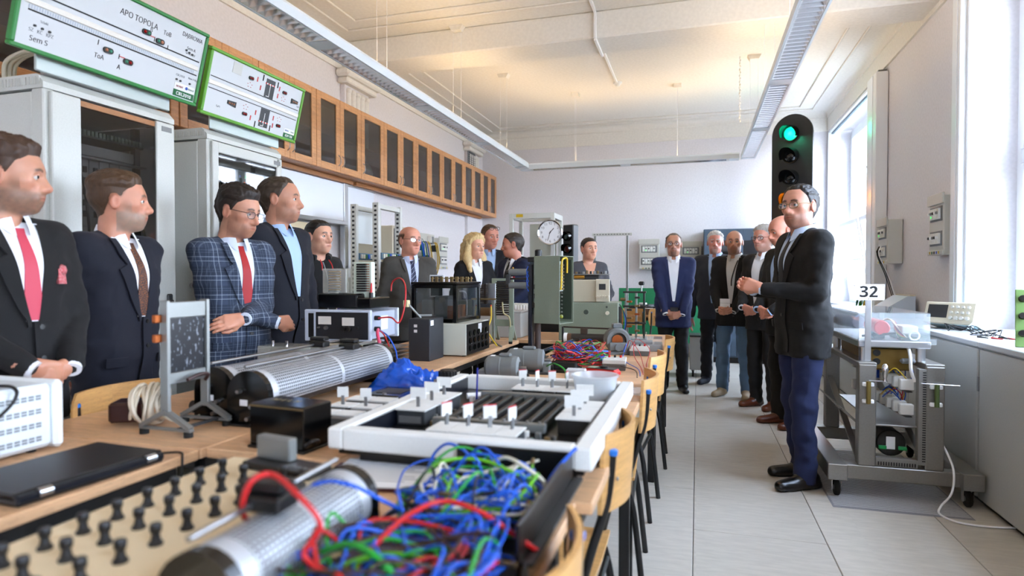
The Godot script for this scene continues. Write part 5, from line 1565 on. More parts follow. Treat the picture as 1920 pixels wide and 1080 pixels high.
func foreground() -> void:
	# decade resistor board: slanted cream box with two rows of black terminals
	var t := thing("decade_board", "cream terminal board with rows of black knurled posts", "instrument", Vector3(-0.86, 0.76, -0.70))
	bp(t, "case", -0.175, 0.17, 0.0, 0.07, -0.49, 0.45, M.decade, 0.004)
	rng.seed = 3
	var post := MB.new().lathe([Vector2(0.011, 0), Vector2(0.011, 0.004), Vector2(0.0075, 0.008), Vector2(0.006, 0.018), Vector2(0.0085, 0.021), Vector2(0.0092, 0.03), Vector2(0.0075, 0.034), Vector2(0, 0.034)], 14).mesh(M.black)
	for r in 3:
		for i in 12:
			var z := -0.33 + i * 0.062 + (0.02 if r == 1 else 0.0)
			piece(t, "terminal_post", post, Transform3D(Basis(), Vector3([-0.10, -0.03, 0.05][r], 0.07, z - 0.04)))
	bp(t, "black_bar", 0.07, 0.15, 0.07, 0.1, -0.31, -0.22, M.black, 0.004)
	var b := thing("steel_block", "grey steel block standing on a black perforated base", "block", Vector3(-0.885, 0.831, -1.145), -10.0)
	bp(b, "black_base", -0.06, 0.135, 0.0, 0.016, -0.03, 0.04, M.black, 0.003)
	bp(b, "block", -0.055, 0.045, 0.016, 0.066, -0.02, 0.005, M.zinc, 0.003)
	for i in 5:
		cp(b, "hole_rim", Vector3(0.06 + i * 0.015, 0.016, 0.02), Vector3(0.06 + i * 0.015, 0.0185, 0.02), 0.005, M.steel_dull, 8)
	var sr := slide_resistor("large perforated slide resistor lying against the cream terminal board", Vector3(-0.615, 0.76, -0.82), 0.36, 0.058, 2.0, 0.1)
	sr.position.y = 0.76
	# papers in a red folder
	t = thing("red_folder", "open red-edged folder lying under the loose sheets", "folder", Vector3(-0.72, 0.761, -1.345), 8.0)
	bp(t, "cover", -0.16, 0.12, 0, 0.004, -0.09, 0.1, mat(Color(0.33, 0.05, 0.06), 0.5), 0.001)
	for k in 3:
		var pm := thing("paper_sheet", ["loose white printed sheet on top of the red folder", "white sheet peeping out under the top sheet", "white sheet at the bottom of the loose pile"][k], "paper", Vector3(-0.70 + 0.012 * k, 0.7695 - 0.0012 * k, -1.36 - 0.01 * k), 10.0 - 4.0 * k, "loose printed sheets")
		bp(pm, "sheet", -0.16, 0.14, 0, 0.001, -0.1, 0.11, M.paper, 0.0)
		if k == 0:
			for i in 9:
				bp(pm, "print_line", -0.13, 0.02 + 0.08 * ((i * 7) % 5) / 5.0, 0.001, 0.0013, -0.08 + i * 0.018, -0.077 + i * 0.018, M.ink_grey, 0.0)
	# black cable tray
	t = thing("cable_tray", "black open metal tray holding the tangle of blue cables", "tray", Vector3(-0.44, 0.76, -1.135), 0.0)
	bp(t, "floor", -0.11, 0.17, 0.002, 0.008, -0.24, 0.24, M.black, 0.0)
	bp(t, "wall", 0.164, 0.172, 0.008, 0.095, -0.24, 0.2, mat(Color(0.09, 0.07, 0.065), 0.35), 0.002)
	bp(t, "wall", -0.11, 0.164, 0.008, 0.09, -0.245, -0.237, M.black, 0.002)
	bp(t, "flange", 0.172, 0.195, 0.03, 0.036, -0.24, 0.2, M.black, 0.001)
	var t2 := thing("black_plate", "small black folded plate at the bench edge under the cables", "plate", Vector3(-0.29, 0.76, -0.86), 12.0)
	bp(t2, "flat", -0.1, 0.05, 0, 0.006, -0.06, 0.06, M.black, 0.001)
	bp(t2, "fold", 0.045, 0.051, 0.006, 0.045, -0.06, 0.06, M.black, 0.001)
	# the tangle: every lead is its own thing
	rng.seed = 101
	var kinds := [["blue", M.cable_blue, 46, 0.0028], ["green", M.cable_green, 9, 0.003], ["lime green", M.cable_lime, 5, 0.003], ["white", M.cable_white, 5, 0.0032], ["brown", M.cable_brown, 12, 0.003], ["red", M.cable_red, 3, 0.0033], ["black", M.cable_black, 4, 0.003]]
	for k: Array in kinds:
		for i in k[2]:
			var far: bool = (k[0] == "white") or (k[0] != "red" and k[0] != "brown" and i % 2 == 0)
			var c := Vector3(-0.42, 0.80, -1.14) if far else Vector3(-0.42, 0.80, -0.80)
			var spread := Vector2(0.13, 0.16) if far else Vector2(0.17, 0.18)
			var pts := []
			var ang := rng.randf() * TAU
			var n := 7 + rng.randi() % 4
			var cc := c + Vector3(rng.randf_range(-0.05, 0.05), 0, rng.randf_range(-0.05, 0.05))
			for q in n:
				ang += rng.randf_range(0.5, 1.5) * (1 if i % 2 == 0 else -1)
				var rr := rng.randf_range(0.35, 1.0)
				pts.append(cc + Vector3(cos(ang) * spread.x * rr, rng.randf_range(-0.02, 0.045) + (0.04 if q == n / 2 else 0.0), sin(ang) * spread.y * rr))
			for q in n:
				pts[q].x = clampf(pts[q].x, -0.62, -0.29)
				pts[q].y = maxf(pts[q].y, 0.775)
			var o := thing("patch_lead", "%s patch lead in the tangle on the near bench" % k[0], "cable", Vector3.ZERO, 0, "%s leads of the near tangle" % k[0])
			part(o, "wire", MB.new().tube(curve(pts, 7), k[3], 6), k[1])
			if i % 3 == 0:
				part(o, "lug", MB.new().cyl(pts[0], pts[0] + (pts[0] - pts[1]).normalized() * 0.03, 0.0045, -1, 8), M.old_brass if k[0] != "red" else M.red)
	# the leads that stand out of the tangle
	for k: Array in [
		["long red lead arching over the perforated slide resistor", M.cable_red, 0.0045, [[485, 1000, 0.80], [455, 960, 0.90], [470, 905, 0.95], [510, 890, 0.955], [560, 930, 0.94], [600, 985, 0.90], [570, 1040, 0.86], [610, 1075, 0.84]]],
		["red lead crossing the cable tangle in a wide arc", M.cable_red, 0.0045, [[690, 1035, 0.83], [760, 970, 0.86], [830, 940, 0.87], [900, 960, 0.86], [960, 1000, 0.83], [1010, 1035, 0.79]]],
		["blue lead draped over the rim towards the papers", M.cable_blue, 0.0035, [[540, 945, 0.86], [600, 905, 0.90], [660, 910, 0.90], [720, 940, 0.86], [760, 960, 0.82]]],
		["blue lead rising against the front of the white-rimmed tray", M.cable_blue, 0.0035, [[800, 885, 0.80], [815, 850, 0.84], [840, 832, 0.87], [870, 845, 0.86], [890, 870, 0.82]]],
		["blue lead hooked over the black tray wall", M.cable_blue, 0.004, [[1020, 920, 0.80], [1040, 885, 0.84], [1075, 845, 0.87], [1080, 842, 0.87]]],
		["lime green lead lying in a wide arc over the blue ones", M.cable_lime, 0.004, [[790, 900, 0.83], [830, 865, 0.86], [900, 862, 0.86], [960, 885, 0.85], [1000, 900, 0.83]]],
		["green lead arching at the front of the tangle", M.cable_green, 0.005, [[590, 1040, 0.84], [650, 1020, 0.87], [700, 1040, 0.87], [735, 1075, 0.85]]],
		["white lead with a fork lug bent over the tangle", M.cable_white, 0.004, [[920, 870, 0.84], [950, 858, 0.87], [990, 880, 0.86], [1020, 905, 0.84], [1010, 930, 0.81], [985, 925, 0.80]]],
		["thin blue lead curling onto the loose papers", M.cable_blue, 0.0022, [[745, 915, 0.80], [760, 880, 0.82], [800, 862, 0.83], [830, 870, 0.82]]]]:
		var pts := []
		for q: Array in k[3]:
			pts.append(on_y(q[0], q[1], q[2]))
		var o := thing("patch_lead", k[0], "cable")
		part(o, "wire", MB.new().tube(curve(pts, 9), k[2], 8), k[1])
	var y := thing("banana_plug", "yellow banana plug lying on the bench between the leads", "plug", on_y(668, 938, 0.79), 40.0)
	cp(y, "sleeve", Vector3(-0.025, 0, 0), Vector3(0.02, 0.006, 0), 0.007, M.yellow, 10)
	cp(y, "pin", Vector3(0.02, 0.006, 0), Vector3(0.035, 0.008, 0), 0.002, M.brass, 8)
	var fl := thing("fork_lug", "brass fork lug hanging at the edge of the tangle", "lug", on_y(993, 955, 0.815), 20.0)
	part(fl, "prongs", MB.new().tube(curve([Vector3(-0.008, 0, 0.02), Vector3(-0.009, 0, 0.008), Vector3(0, 0, 0), Vector3(0.009, 0, 0.008), Vector3(0.008, 0, 0.02)], 5), 0.0025, 6), M.brass)
	part(fl, "shank", MB.new().tube([Vector3(0, 0, 0), Vector3(0, 0.004, -0.03)], 0.003, 6), M.brass)

func last_materials() -> void:
	M.glass_dark = mat(Color(0.25, 0.28, 0.28, 0.3), 0.04, 0.0, {"transparency": BaseMaterial3D.TRANSPARENCY_ALPHA})
	M.old_brass = mat(Color(0.5, 0.42, 0.28), 0.42, 0.8)
	M.iron = mat(Color(0.22, 0.21, 0.2), 0.45, 0.6)

func motor(label: String, at: Vector3, turn: float, r: float, l: float) -> void:
	# axis along local x
	var t := thing("electric_motor", label, "motor", at, turn, "old grey electric motors")
	var cy := r + 0.012
	var m := MB.new().at(Vector3(-l / 2, cy, 0), Basis(Vector3(0, 0, 1), Vector3(1, 0, 0), Vector3(0, 1, 0)))
	m.lathe([Vector2(0, 0), Vector2(r * 0.7, 0), Vector2(r * 0.95, 0.012), Vector2(r, 0.03), Vector2(r, l * 0.42), Vector2(r * 1.02, l * 0.43), Vector2(r * 1.02, l * 0.47), Vector2(r, l * 0.48), Vector2(r, l - 0.03), Vector2(r * 0.92, l - 0.008), Vector2(r * 0.55, l), Vector2(r * 0.5, l - 0.015), Vector2(0, l - 0.015)], 28)
	part(t, "housing", m, M.motor)
	part(t, "shaft", MB.new().cyl(Vector3(l / 2 - 0.02, cy, 0), Vector3(l / 2 + 0.03, cy, 0), r * 0.16, -1, 12), M.steel)
	for s: float in [-1.0, 1.0]:
		bp(t, "bearing_block", s * (l / 2 + 0.01) - 0.02, s * (l / 2 + 0.01) + 0.02, 0, cy * 0.9, -r * 0.7, r * 0.7, M.motor, 0.006)
		cp(t, "oil_plug", Vector3(s * (l / 2 + 0.03), cy * 0.45, 0), Vector3(s * (l / 2 + 0.042), cy * 0.45, 0), r * 0.25, M.black, 14)
	bp(t, "base_plate", -l / 2 - 0.03, l / 2 + 0.03, 0, 0.012, -r * 0.9, r * 0.9, M.dark_grey, 0.002)
	bp(t, "terminal_box", -l * 0.1, l * 0.25, cy + r * 0.9, cy + r * 1.2, -r * 0.35, r * 0.35, M.motor, 0.006)
	part(t, "white_label", MB.new().box(Vector3(-l * 0.28, cy + r * 0.99, r * 0.12), Vector3(0.018, 0.003, r * 0.5)), M.paper)

func right_row() -> void:
	motor("grey drum motor with a rusty seam at the front edge of the bench", Vector3(-0.86, 0.76, -2.72), 4.0, 0.056, 0.16)
	motor("grey drum motor standing behind its twin by the wires", Vector3(-0.83, 0.76, -3.02), 6.0, 0.056, 0.19)
	# motor with open front
	var t := thing("open_motor", "grey round motor with open front and bearing bridge", "motor", Vector3(-0.49, 0.76, -3.96), 14.0)
	var m := MB.new().at(Vector3(0, 0.085, 0), Basis(Vector3(1, 0, 0), Vector3(0, 0, 1), Vector3(0, -1, 0)))
	m.lathe([Vector2(0, -0.08), Vector2(0.07, -0.08), Vector2(0.08, -0.06), Vector2(0.08, 0.055), Vector2(0.07, 0.07), Vector2(0.052, 0.07), Vector2(0.05, 0.02), Vector2(0, 0.02)], 28)
	part(t, "housing", m, M.motor)
	bp(t, "bearing_bridge", -0.06, 0.06, 0.02, 0.075, 0.055, 0.085, M.motor, 0.008)
	cp(t, "bearing_cap", Vector3(0, 0.045, 0.085), Vector3(0, 0.045, 0.097), 0.022, M.motor, 16)
	part(t, "copper_winding", MB.new().cyl(Vector3(0, 0.085, 0.02), Vector3(0, 0.085, 0.03), 0.035, -1, 18), M.copper)
	bp(t, "foot", -0.075, 0.075, 0, 0.02, -0.06, 0.09, M.motor, 0.004)
	bp(t, "top_box", -0.03, 0.03, 0.16, 0.19, -0.04, 0.03, M.motor, 0.006)
	# tube resistor on brackets
	t = thing("tube_resistor", "long dark tube resistor with white ends under a brown bar", "resistor", Vector3(-0.73, 0.76, -4.38), 0.0)
	cp(t, "tube", Vector3(-0.17, 0.05, 0), Vector3(0.2, 0.05, 0), 0.03, mat(Color(0.16, 0.15, 0.14), 0.4), 20)
	cp(t, "ceramic_end", Vector3(-0.19, 0.05, 0), Vector3(-0.165, 0.05, 0), 0.033, M.white_matt, 20)
	cp(t, "copper_band", Vector3(-0.165, 0.05, 0), Vector3(-0.135, 0.05, 0), 0.031, mat(Color(0.35, 0.24, 0.16), 0.5), 20)
	cp(t, "guide_bar", Vector3(-0.2, 0.125, 0), Vector3(0.2, 0.118, 0), 0.006, mat(Color(0.2, 0.16, 0.13), 0.45, 0.4), 10)
	for x: float in [-0.2, 0.2]:
		bp(t, "bracket", x - 0.006, x + 0.006, 0, 0.128, -0.012, 0.012, M.black, 0.001)
	bp(t, "slider", -0.07, -0.02, 0.075, 0.12, -0.014, 0.014, mat(Color(0.25, 0.2, 0.16), 0.5), 0.003)
	# grey-green cabinet and the instruments on it
	t = thing("green_cabinet", "wide grey-green steel cabinet with a round badge", "cabinet", Vector3(-0.79, 0.76, -4.78), 2.0)
	bp(t, "case", -0.23, 0.22, 0, 0.292, -0.17, 0.15, M.green_old, 0.005)
	cp(t, "badge", Vector3(-0.02, 0.22, 0.15), Vector3(-0.02, 0.22, 0.156), 0.024, M.green_old, 20)
	cp(t, "badge_ring", Vector3(-0.02, 0.22, 0.156), Vector3(-0.02, 0.22, 0.158), 0.018, M.green_dark, 20)
	cp(t, "knob", Vector3(0.14, 0.215, 0.15), Vector3(0.14, 0.215, 0.17), 0.014, M.beige, 14)
	cp(t, "bolt", Vector3(0.135, 0.26, 0.15), Vector3(0.135, 0.26, 0.158), 0.008, M.green_dark, 10)
	bp(t, "side_recess", 0.22, 0.226, 0.04, 0.26, -0.1, 0.12, M.black, 0.0)
	for i in 3:
		part(t, "side_wire", MB.new().tube(curve([Vector3(0.225, 0.28, 0.1), Vector3(0.25, 0.24, 0.11), Vector3(0.26 + 0.01 * i, 0.15, 0.12), Vector3(0.25, 0.03, 0.13)], 6), 0.004, 6), [M.cable_green, M.cable_blue, M.cable_black][i])
	t = thing("chart_instrument", "beige box instrument with a small dark display on the green cabinet", "instrument", Vector3(-0.80, 1.053, -4.76), 2.0)
	bp(t, "case", -0.15, 0.13, 0, 0.17, -0.12, 0.1, mat(Color(0.72, 0.69, 0.6), 0.5), 0.006)
	bp(t, "front_bezel", 0.06, 0.165, 0.004, 0.175, 0.098, 0.115, M.beige, 0.004)
	bp(t, "display_glass", 0.085, 0.135, 0.095, 0.14, 0.115, 0.1165, M.dark_grey, 0.0)
	for i in 5:
		cp(t, "knob", Vector3(0.072 + i * 0.02, 0.045, 0.115), Vector3(0.072 + i * 0.02, 0.045, 0.135), 0.009, M.beige, 12)
	t = thing("contactor", "small contactor with a brass coil lying on top of the beige instrument", "relay", Vector3(-0.8, 1.225, -4.74), 0.0)
	bp(t, "plate", -0.13, 0.16, 0.035, 0.043, -0.05, 0.05, M.zinc, 0.001)
	bp(t, "pedestal", -0.05, 0.08, 0, 0.035, -0.03, 0.03, M.dark_grey, 0.003)
	cp(t, "coil", Vector3(-0.11, 0.02, 0.035), Vector3(-0.03, 0.02, 0.035), 0.014, M.brass, 12)
	rng.seed = 17
	for i in 9:
		var x := -0.1 + i * 0.028
		bp(t, "terminal", x - 0.006, x + 0.006, 0.043, 0.055 + rng.randf() * 0.018, -0.02, 0.02, [M.old_brass, M.iron, M.zinc][i % 3], 0.001)
	# box on the mast
	t = thing("signal_mechanism", "dark blue mast carrying a signal drive with two grey cylinders", "mechanism", Vector3(-0.945, 0.76, -3.60))
	bp(t, "mast", -0.026, 0.0, 0.0, 0.56, -0.03, 0.03, mat(Color(0.045, 0.06, 0.10), 0.4), 0.003)
	cp(t, "rusty_column", Vector3(0.03, 0.0, 0.01), Vector3(0.03, 0.25, 0.01), 0.018, mat(Color(0.25, 0.2, 0.18), 0.6), 14)
	part(t, "cross_foot", MB.new().bar(Vector3(0.02, 0.03, 0.0), Vector3(0.22, 0.10, -0.12), 0.035, 0.012).bar(Vector3(-0.02, 0.03, 0.0), Vector3(-0.12, 0.006, 0.08), 0.035, 0.012), mat(Color(0.16, 0.2, 0.24), 0.45))
	bp(t, "base_plate", -0.08, 0.08, 0, 0.008, -0.06, 0.06, M.black, 0.0)
	for y: float in [0.515, 0.435]:
		cp(t, "drive_cylinder", Vector3(-0.145, y, 0.02), Vector3(-0.035, y, 0.02), 0.02, M.motor, 18)
		cp(t, "cylinder_cap", Vector3(-0.165, y, 0.02), Vector3(-0.145, y, 0.02), 0.014, M.iron, 14)
	cp(t, "plunger", Vector3(-0.15, 0.475, 0.02), Vector3(-0.03, 0.475, 0.02), 0.006, M.iron, 10)
	bp(t, "yoke", -0.165, -0.14, 0.44, 0.5, 0.005, 0.035, M.dark_grey, 0.003)
	bp(t, "mechanism_plate", -0.02, 0.05, 0.26, 0.6, 0.0, 0.012, mat(Color(0.22, 0.27, 0.3), 0.45), 0.002)
	for i in 12:
		cp(t, "terminal_stud", Vector3(0.05, 0.28 + i * 0.015, 0.015), Vector3(0.066, 0.28 + i * 0.015, 0.015), 0.005, M.old_brass, 8)
	for i in 5:
		bp(t, "gear_part", 0.0 + 0.004 * i, 0.03 + 0.004 * i, 0.3 + 0.055 * i, 0.335 + 0.055 * i, 0.012, 0.035, [M.iron, M.dark_grey][i % 2], 0.004)
	bp(t, "counterweight", -0.03, 0.075, 0.575, 0.605, -0.02, 0.03, M.black, 0.004)
	cp(t, "cap_nut", Vector3(0.03, 0.605, 0), Vector3(0.03, 0.65, 0), 0.022, M.black, 14, 0.006)
	part(t, "red_white_arm", MB.new().box(Vector3(0.062, 0.54, 0.03), Vector3(0.006, 0.04, 0.016)), M.white)
	part(t, "red_arm_end", MB.new().box(Vector3(0.063, 0.50, 0.03), Vector3(0.006, 0.04, 0.016)), M.red)
	part(t, "lever", MB.new().bar(Vector3(0.035, 0.22, 0.03), Vector3(0.045, 0.42, 0.03), 0.012, 0.006), mat(Color(0.6, 0.55, 0.45), 0.5))
	for i in 4:
		part(t, "blue_wire", MB.new().tube(curve([Vector3(-0.022, 0.4 + i * 0.03, 0.03), Vector3(-0.034, 0.43 + i * 0.03, 0.035), Vector3(-0.024, 0.46 + i * 0.03, 0.03)], 5), 0.0025, 6), M.cable_blue)
	t = thing("signal_case", "open grey-green steel case fixed to the mast, wiring inside", "case", Vector3(-0.80, 0.97, -3.62), -16.0)
	var g = M.green_old
	bp(t, "front_panel", -0.11, 0.06, 0.0, 0.4, 0.085, 0.089, g, 0.002)
	bp(t, "back_panel", -0.11, 0.06, 0.0, 0.4, -0.089, -0.085, g, 0.002)
	bp(t, "left_panel", -0.114, -0.11, 0.0, 0.4, -0.089, 0.089, g, 0.001)
	bp(t, "top_panel", -0.11, 0.06, 0.396, 0.4, -0.085, 0.085, g, 0.001)
	bp(t, "bottom_panel", -0.11, 0.06, 0.0, 0.004, -0.085, 0.085, g, 0.001)
	bp(t, "inner_lining", -0.105, 0.05, 0.02, 0.38, -0.085, -0.08, M.green_dark, 0.0)
	part(t, "yellow_loom", MB.new().tube(curve([Vector3(0.045, 0.2, 0.05), Vector3(0.05, 0.24, 0.05), Vector3(0.05, 0.36, 0.045), Vector3(0.05, 0.385, 0.02), Vector3(0.05, 0.38, -0.02), Vector3(0.045, 0.3, -0.03)], 6), 0.006, 8), M.yellow)
	bp(t, "terminal_strip", 0.0, 0.02, 0.19, 0.37, -0.03, 0.015, mat(Color(0.6, 0.62, 0.6), 0.5), 0.002)
	for i in 8:
		bp(t, "terminal", 0.02, 0.032, 0.2 + i * 0.02, 0.211 + i * 0.02, -0.022, 0.008, M.old_brass, 0.0)
	for i in 7:
		cp(t, "edge_screw", Vector3(0.06, 0.05 + i * 0.022, 0.07), Vector3(0.068, 0.05 + i * 0.022, 0.07), 0.005, M.steel, 8)
	part(t, "push_button", MB.new().ball(Vector3(0.06, 0.045, 0.066), Vector3(0.01, 0.012, 0.012), 10), mat(Color(0.6, 0.62, 0.2), 0.4))
	# relay frame
	t = thing("lever_frame", "tall black lever frame with levers and a top knob", "frame", Vector3(-0.455, 0.76, -4.86))
	for x: float in [-0.08, 0.0, 0.06]:
		bp(t, "upright", x - 0.008, x + 0.008, 0.0, 0.37, -0.02, 0.0, M.zinc if x < 0.05 else mat(Color(0.05, 0.13, 0.1), 0.4), 0.002)
	for y: float in [0.12, 0.25, 0.36]:
		bp(t, "cross_rail", -0.1, 0.075, y, y + 0.014, -0.025, 0.005, M.iron, 0.002)
	for i in 10:
		bp(t, "contact_finger", -0.07 + (i % 2) * 0.06, -0.03 + (i % 2) * 0.06, 0.03 + i * 0.032, 0.045 + i * 0.032, 0.0, 0.02, [M.iron, M.old_brass, M.copper][i % 3], 0.002)
	cp(t, "side_pipe", Vector3(-0.12, 0.31, 0), Vector3(-0.08, 0.31, 0), 0.012, M.old_brass, 12)
	cp(t, "knob_stem", Vector3(0.04, 0.37, -0.01), Vector3(0.04, 0.42, -0.01), 0.006, M.steel, 8)
	bp(t, "top_knob", 0.018, 0.062, 0.42, 0.45, -0.03, 0.01, M.black, 0.008)
	bp(t, "base_plate", -0.11, 0.08, 0, 0.012, -0.07, 0.07, M.black, 0.0)
	# small boxes by the edge
	t = thing("clear_lid_box", "flat grey box with a clear lid and small switch works", "box", Vector3(-0.335, 0.76, -4.2), 3.0)
	bp(t, "tray", -0.115, 0.115, 0, 0.045, -0.1, 0.1, mat(Color(0.5, 0.5, 0.5), 0.5), 0.004)
	bp(t, "clear_lid", -0.113, 0.113, 0.046, 0.082, -0.098, 0.098, M.acrylic, 0.003)
	bp(t, "works", -0.08, 0.05, 0.046, 0.062, -0.05, 0.05, M.grey, 0.004)
	bp(t, "lever", 0.005, 0.014, 0.06, 0.12, -0.005, 0.005, M.acrylic, 0.001)
	for k: Array in [[-0.345, -3.93, "white table meter with red leads plugged in", 0.05], [-0.42, -3.30, "beige grey meter box at the end of the red wire tangle", 0.055]]:
		t = thing("table_meter", k[2], "meter", Vector3(k[0], 0.76, k[1]), 4.0)
		bp(t, "case", -0.06, 0.06, 0, k[3] * 0.6, -0.07, 0.08, mat(Color(0.33, 0.32, 0.3), 0.5), 0.003)
		bp(t, "face", -0.06, 0.06, k[3] * 0.6, k[3], -0.07, 0.08, mat(Color(0.76, 0.76, 0.73), 0.5), 0.003)
		for i in 3:
			cp(t, "socket", Vector3(-0.03 + i * 0.03, k[3], -0.03), Vector3(-0.03 + i * 0.03, k[3] + 0.012, -0.03), 0.006, [M.red, M.black, M.red][i], 10)
	t = thing("meter_base", "low grey meter lying flat behind the red multimeter", "meter", Vector3(-0.6, 0.76, -3.42), 8.0)
	bp(t, "case", -0.1, 0.1, 0, 0.035, -0.06, 0.06, mat(Color(0.62, 0.62, 0.6), 0.5), 0.004)
	bp(t, "face", -0.09, 0.03, 0.035, 0.037, -0.05, 0.05, M.white_matt, 0.0)
	t = thing("multimeter", "red multimeter lying on its back at the bench edge", "multimeter", Vector3(-0.445, 0.76, -3.02), 75.0)
	bp(t, "holster", -0.042, 0.042, 0.0, 0.04, -0.085, 0.085, M.red, 0.014)
	bp(t, "face", -0.034, 0.034, 0.04, 0.042, -0.075, 0.075, M.dark_grey, 0.001)
	bp(t, "display_glass", -0.028, 0.028, 0.042, 0.0435, -0.07, -0.03, mat(Color(0.55, 0.6, 0.5), 0.3), 0.0)
	cp(t, "selector", Vector3(0, 0.042, 0.01), Vector3(0, 0.052, 0.01), 0.02, M.black, 16)
	t = thing("white_box", "small plain white box in front of the red multimeter", "box", Vector3(-0.545, 0.76, -2.87), 4.0)
	bp(t, "case", -0.045, 0.045, 0, 0.055, -0.025, 0.03, mat(Color(0.75, 0.76, 0.77), 0.4), 0.004)
	bp(t, "lid_seam", -0.046, 0.046, 0.042, 0.044, -0.026, 0.031, M.grey, 0.0)
	t = thing("notebook", "open white printed booklet beside the tub at the bench edge", "notebook", Vector3(-0.315, 0.76, -2.66), -6.0)
	bp(t, "cover", -0.105, 0.1, 0, 0.003, -0.075, 0.075, M.paper, 0.0)
	bp(t, "page", -0.1, 0.095, 0.003, 0.008, -0.072, 0.072, mat(Color(0.86, 0.84, 0.85), 0.9), 0.001)
	for i in 7:
		bp(t, "print_line", -0.085, 0.06 - 0.02 * (i % 3), 0.008, 0.0083, -0.06 + i * 0.018, -0.057 + i * 0.018, M.ink_grey, 0.0)
	# small black relay board between the motors and wires
	t = thing("contact_board", "small black contact board beneath the red and green wires", "relay", Vector3(-0.66, 0.76, -3.14))
	bp(t, "base", -0.06, 0.08, 0, 0.015, -0.08, 0.08, M.black, 0.002)
	for i in 5:
		bp(t, "spring_row", -0.05, 0.07, 0.015, 0.05, -0.065 + i * 0.028, -0.052 + i * 0.028, [M.black_matt, M.iron][i % 2], 0.002)
	# the far tangle of red wires
	rng.seed = 211
	for k: Array in [["red", M.cable_red, 22, 0.0026], ["green", M.cable_green, 7, 0.0024], ["blue", M.cable_blue, 9, 0.0024], ["black", M.cable_black, 6, 0.0026]]:
		for i in k[2]:
			var pts := []
			var ang := rng.randf() * TAU
			var n := 6 + rng.randi() % 3
			for q in n:
				ang += rng.randf_range(0.4, 1.4) * (1 if i % 2 == 0 else -1)
				var rr := rng.randf_range(0.4, 1.0)
				pts.append(Vector3(-0.62 + cos(ang) * 0.16 * rr, 0.81 + rng.randf_range(-0.03, 0.05) + (0.05 if q == n / 2 else 0.0), -3.36 + sin(ang) * 0.26 * rr))
				pts[q].x = clampf(pts[q].x, -0.82, -0.4)
			var o := thing("test_lead", "%s test lead in the tangle beside the motors" % k[0], "cable", Vector3.ZERO, 0, "%s leads of the far tangle" % k[0])
			part(o, "wire", MB.new().tube(curve(pts, 6), k[3], 6), k[1])
			if k[0] == "red" or i % 2 == 0:
				part(o, "plug", MB.new().cyl(pts[0], pts[0] + (pts[0] - pts[1]).normalized() * 0.045, 0.006, 0.0045, 8), k[1])
	for i in 5:
		var a := Vector3(-0.385 - 0.03 * (i % 2), 0.815, -3.95 + 0.1 * i)
		var e := Vector3(-0.235 - 0.01 * i, 0.765, -3.2 + 0.05 * i)
		var o := thing("test_lead", "thin %s lead looping over the bench edge towards the chair" % ["red", "red", "red", "blue", "brown"][i], "cable", Vector3.ZERO, 0, "leads looping to the bench edge")
		part(o, "wire", MB.new().tube(curve([a, a + Vector3(0.03, 0.05, 0.1), (a + e) * 0.5 + Vector3(0.05 - 0.03 * i, 0.05 - 0.012 * i, 0), e + Vector3(-0.02, 0.02, -0.1), e], 8), 0.0022, 6), [M.cable_red, M.cable_red, M.cable_red, M.cable_blue, M.cable_brown][i])
	var o := thing("test_lead", "bright green lead arching in front of the white box", "cable")
	part(o, "wire", MB.new().tube(curve([Vector3(-0.72, 0.80, -3.0), Vector3(-0.66, 0.83, -2.9), Vector3(-0.6, 0.81, -2.86), Vector3(-0.59, 0.77, -2.84)], 8), 0.0035, 6), M.cable_green)

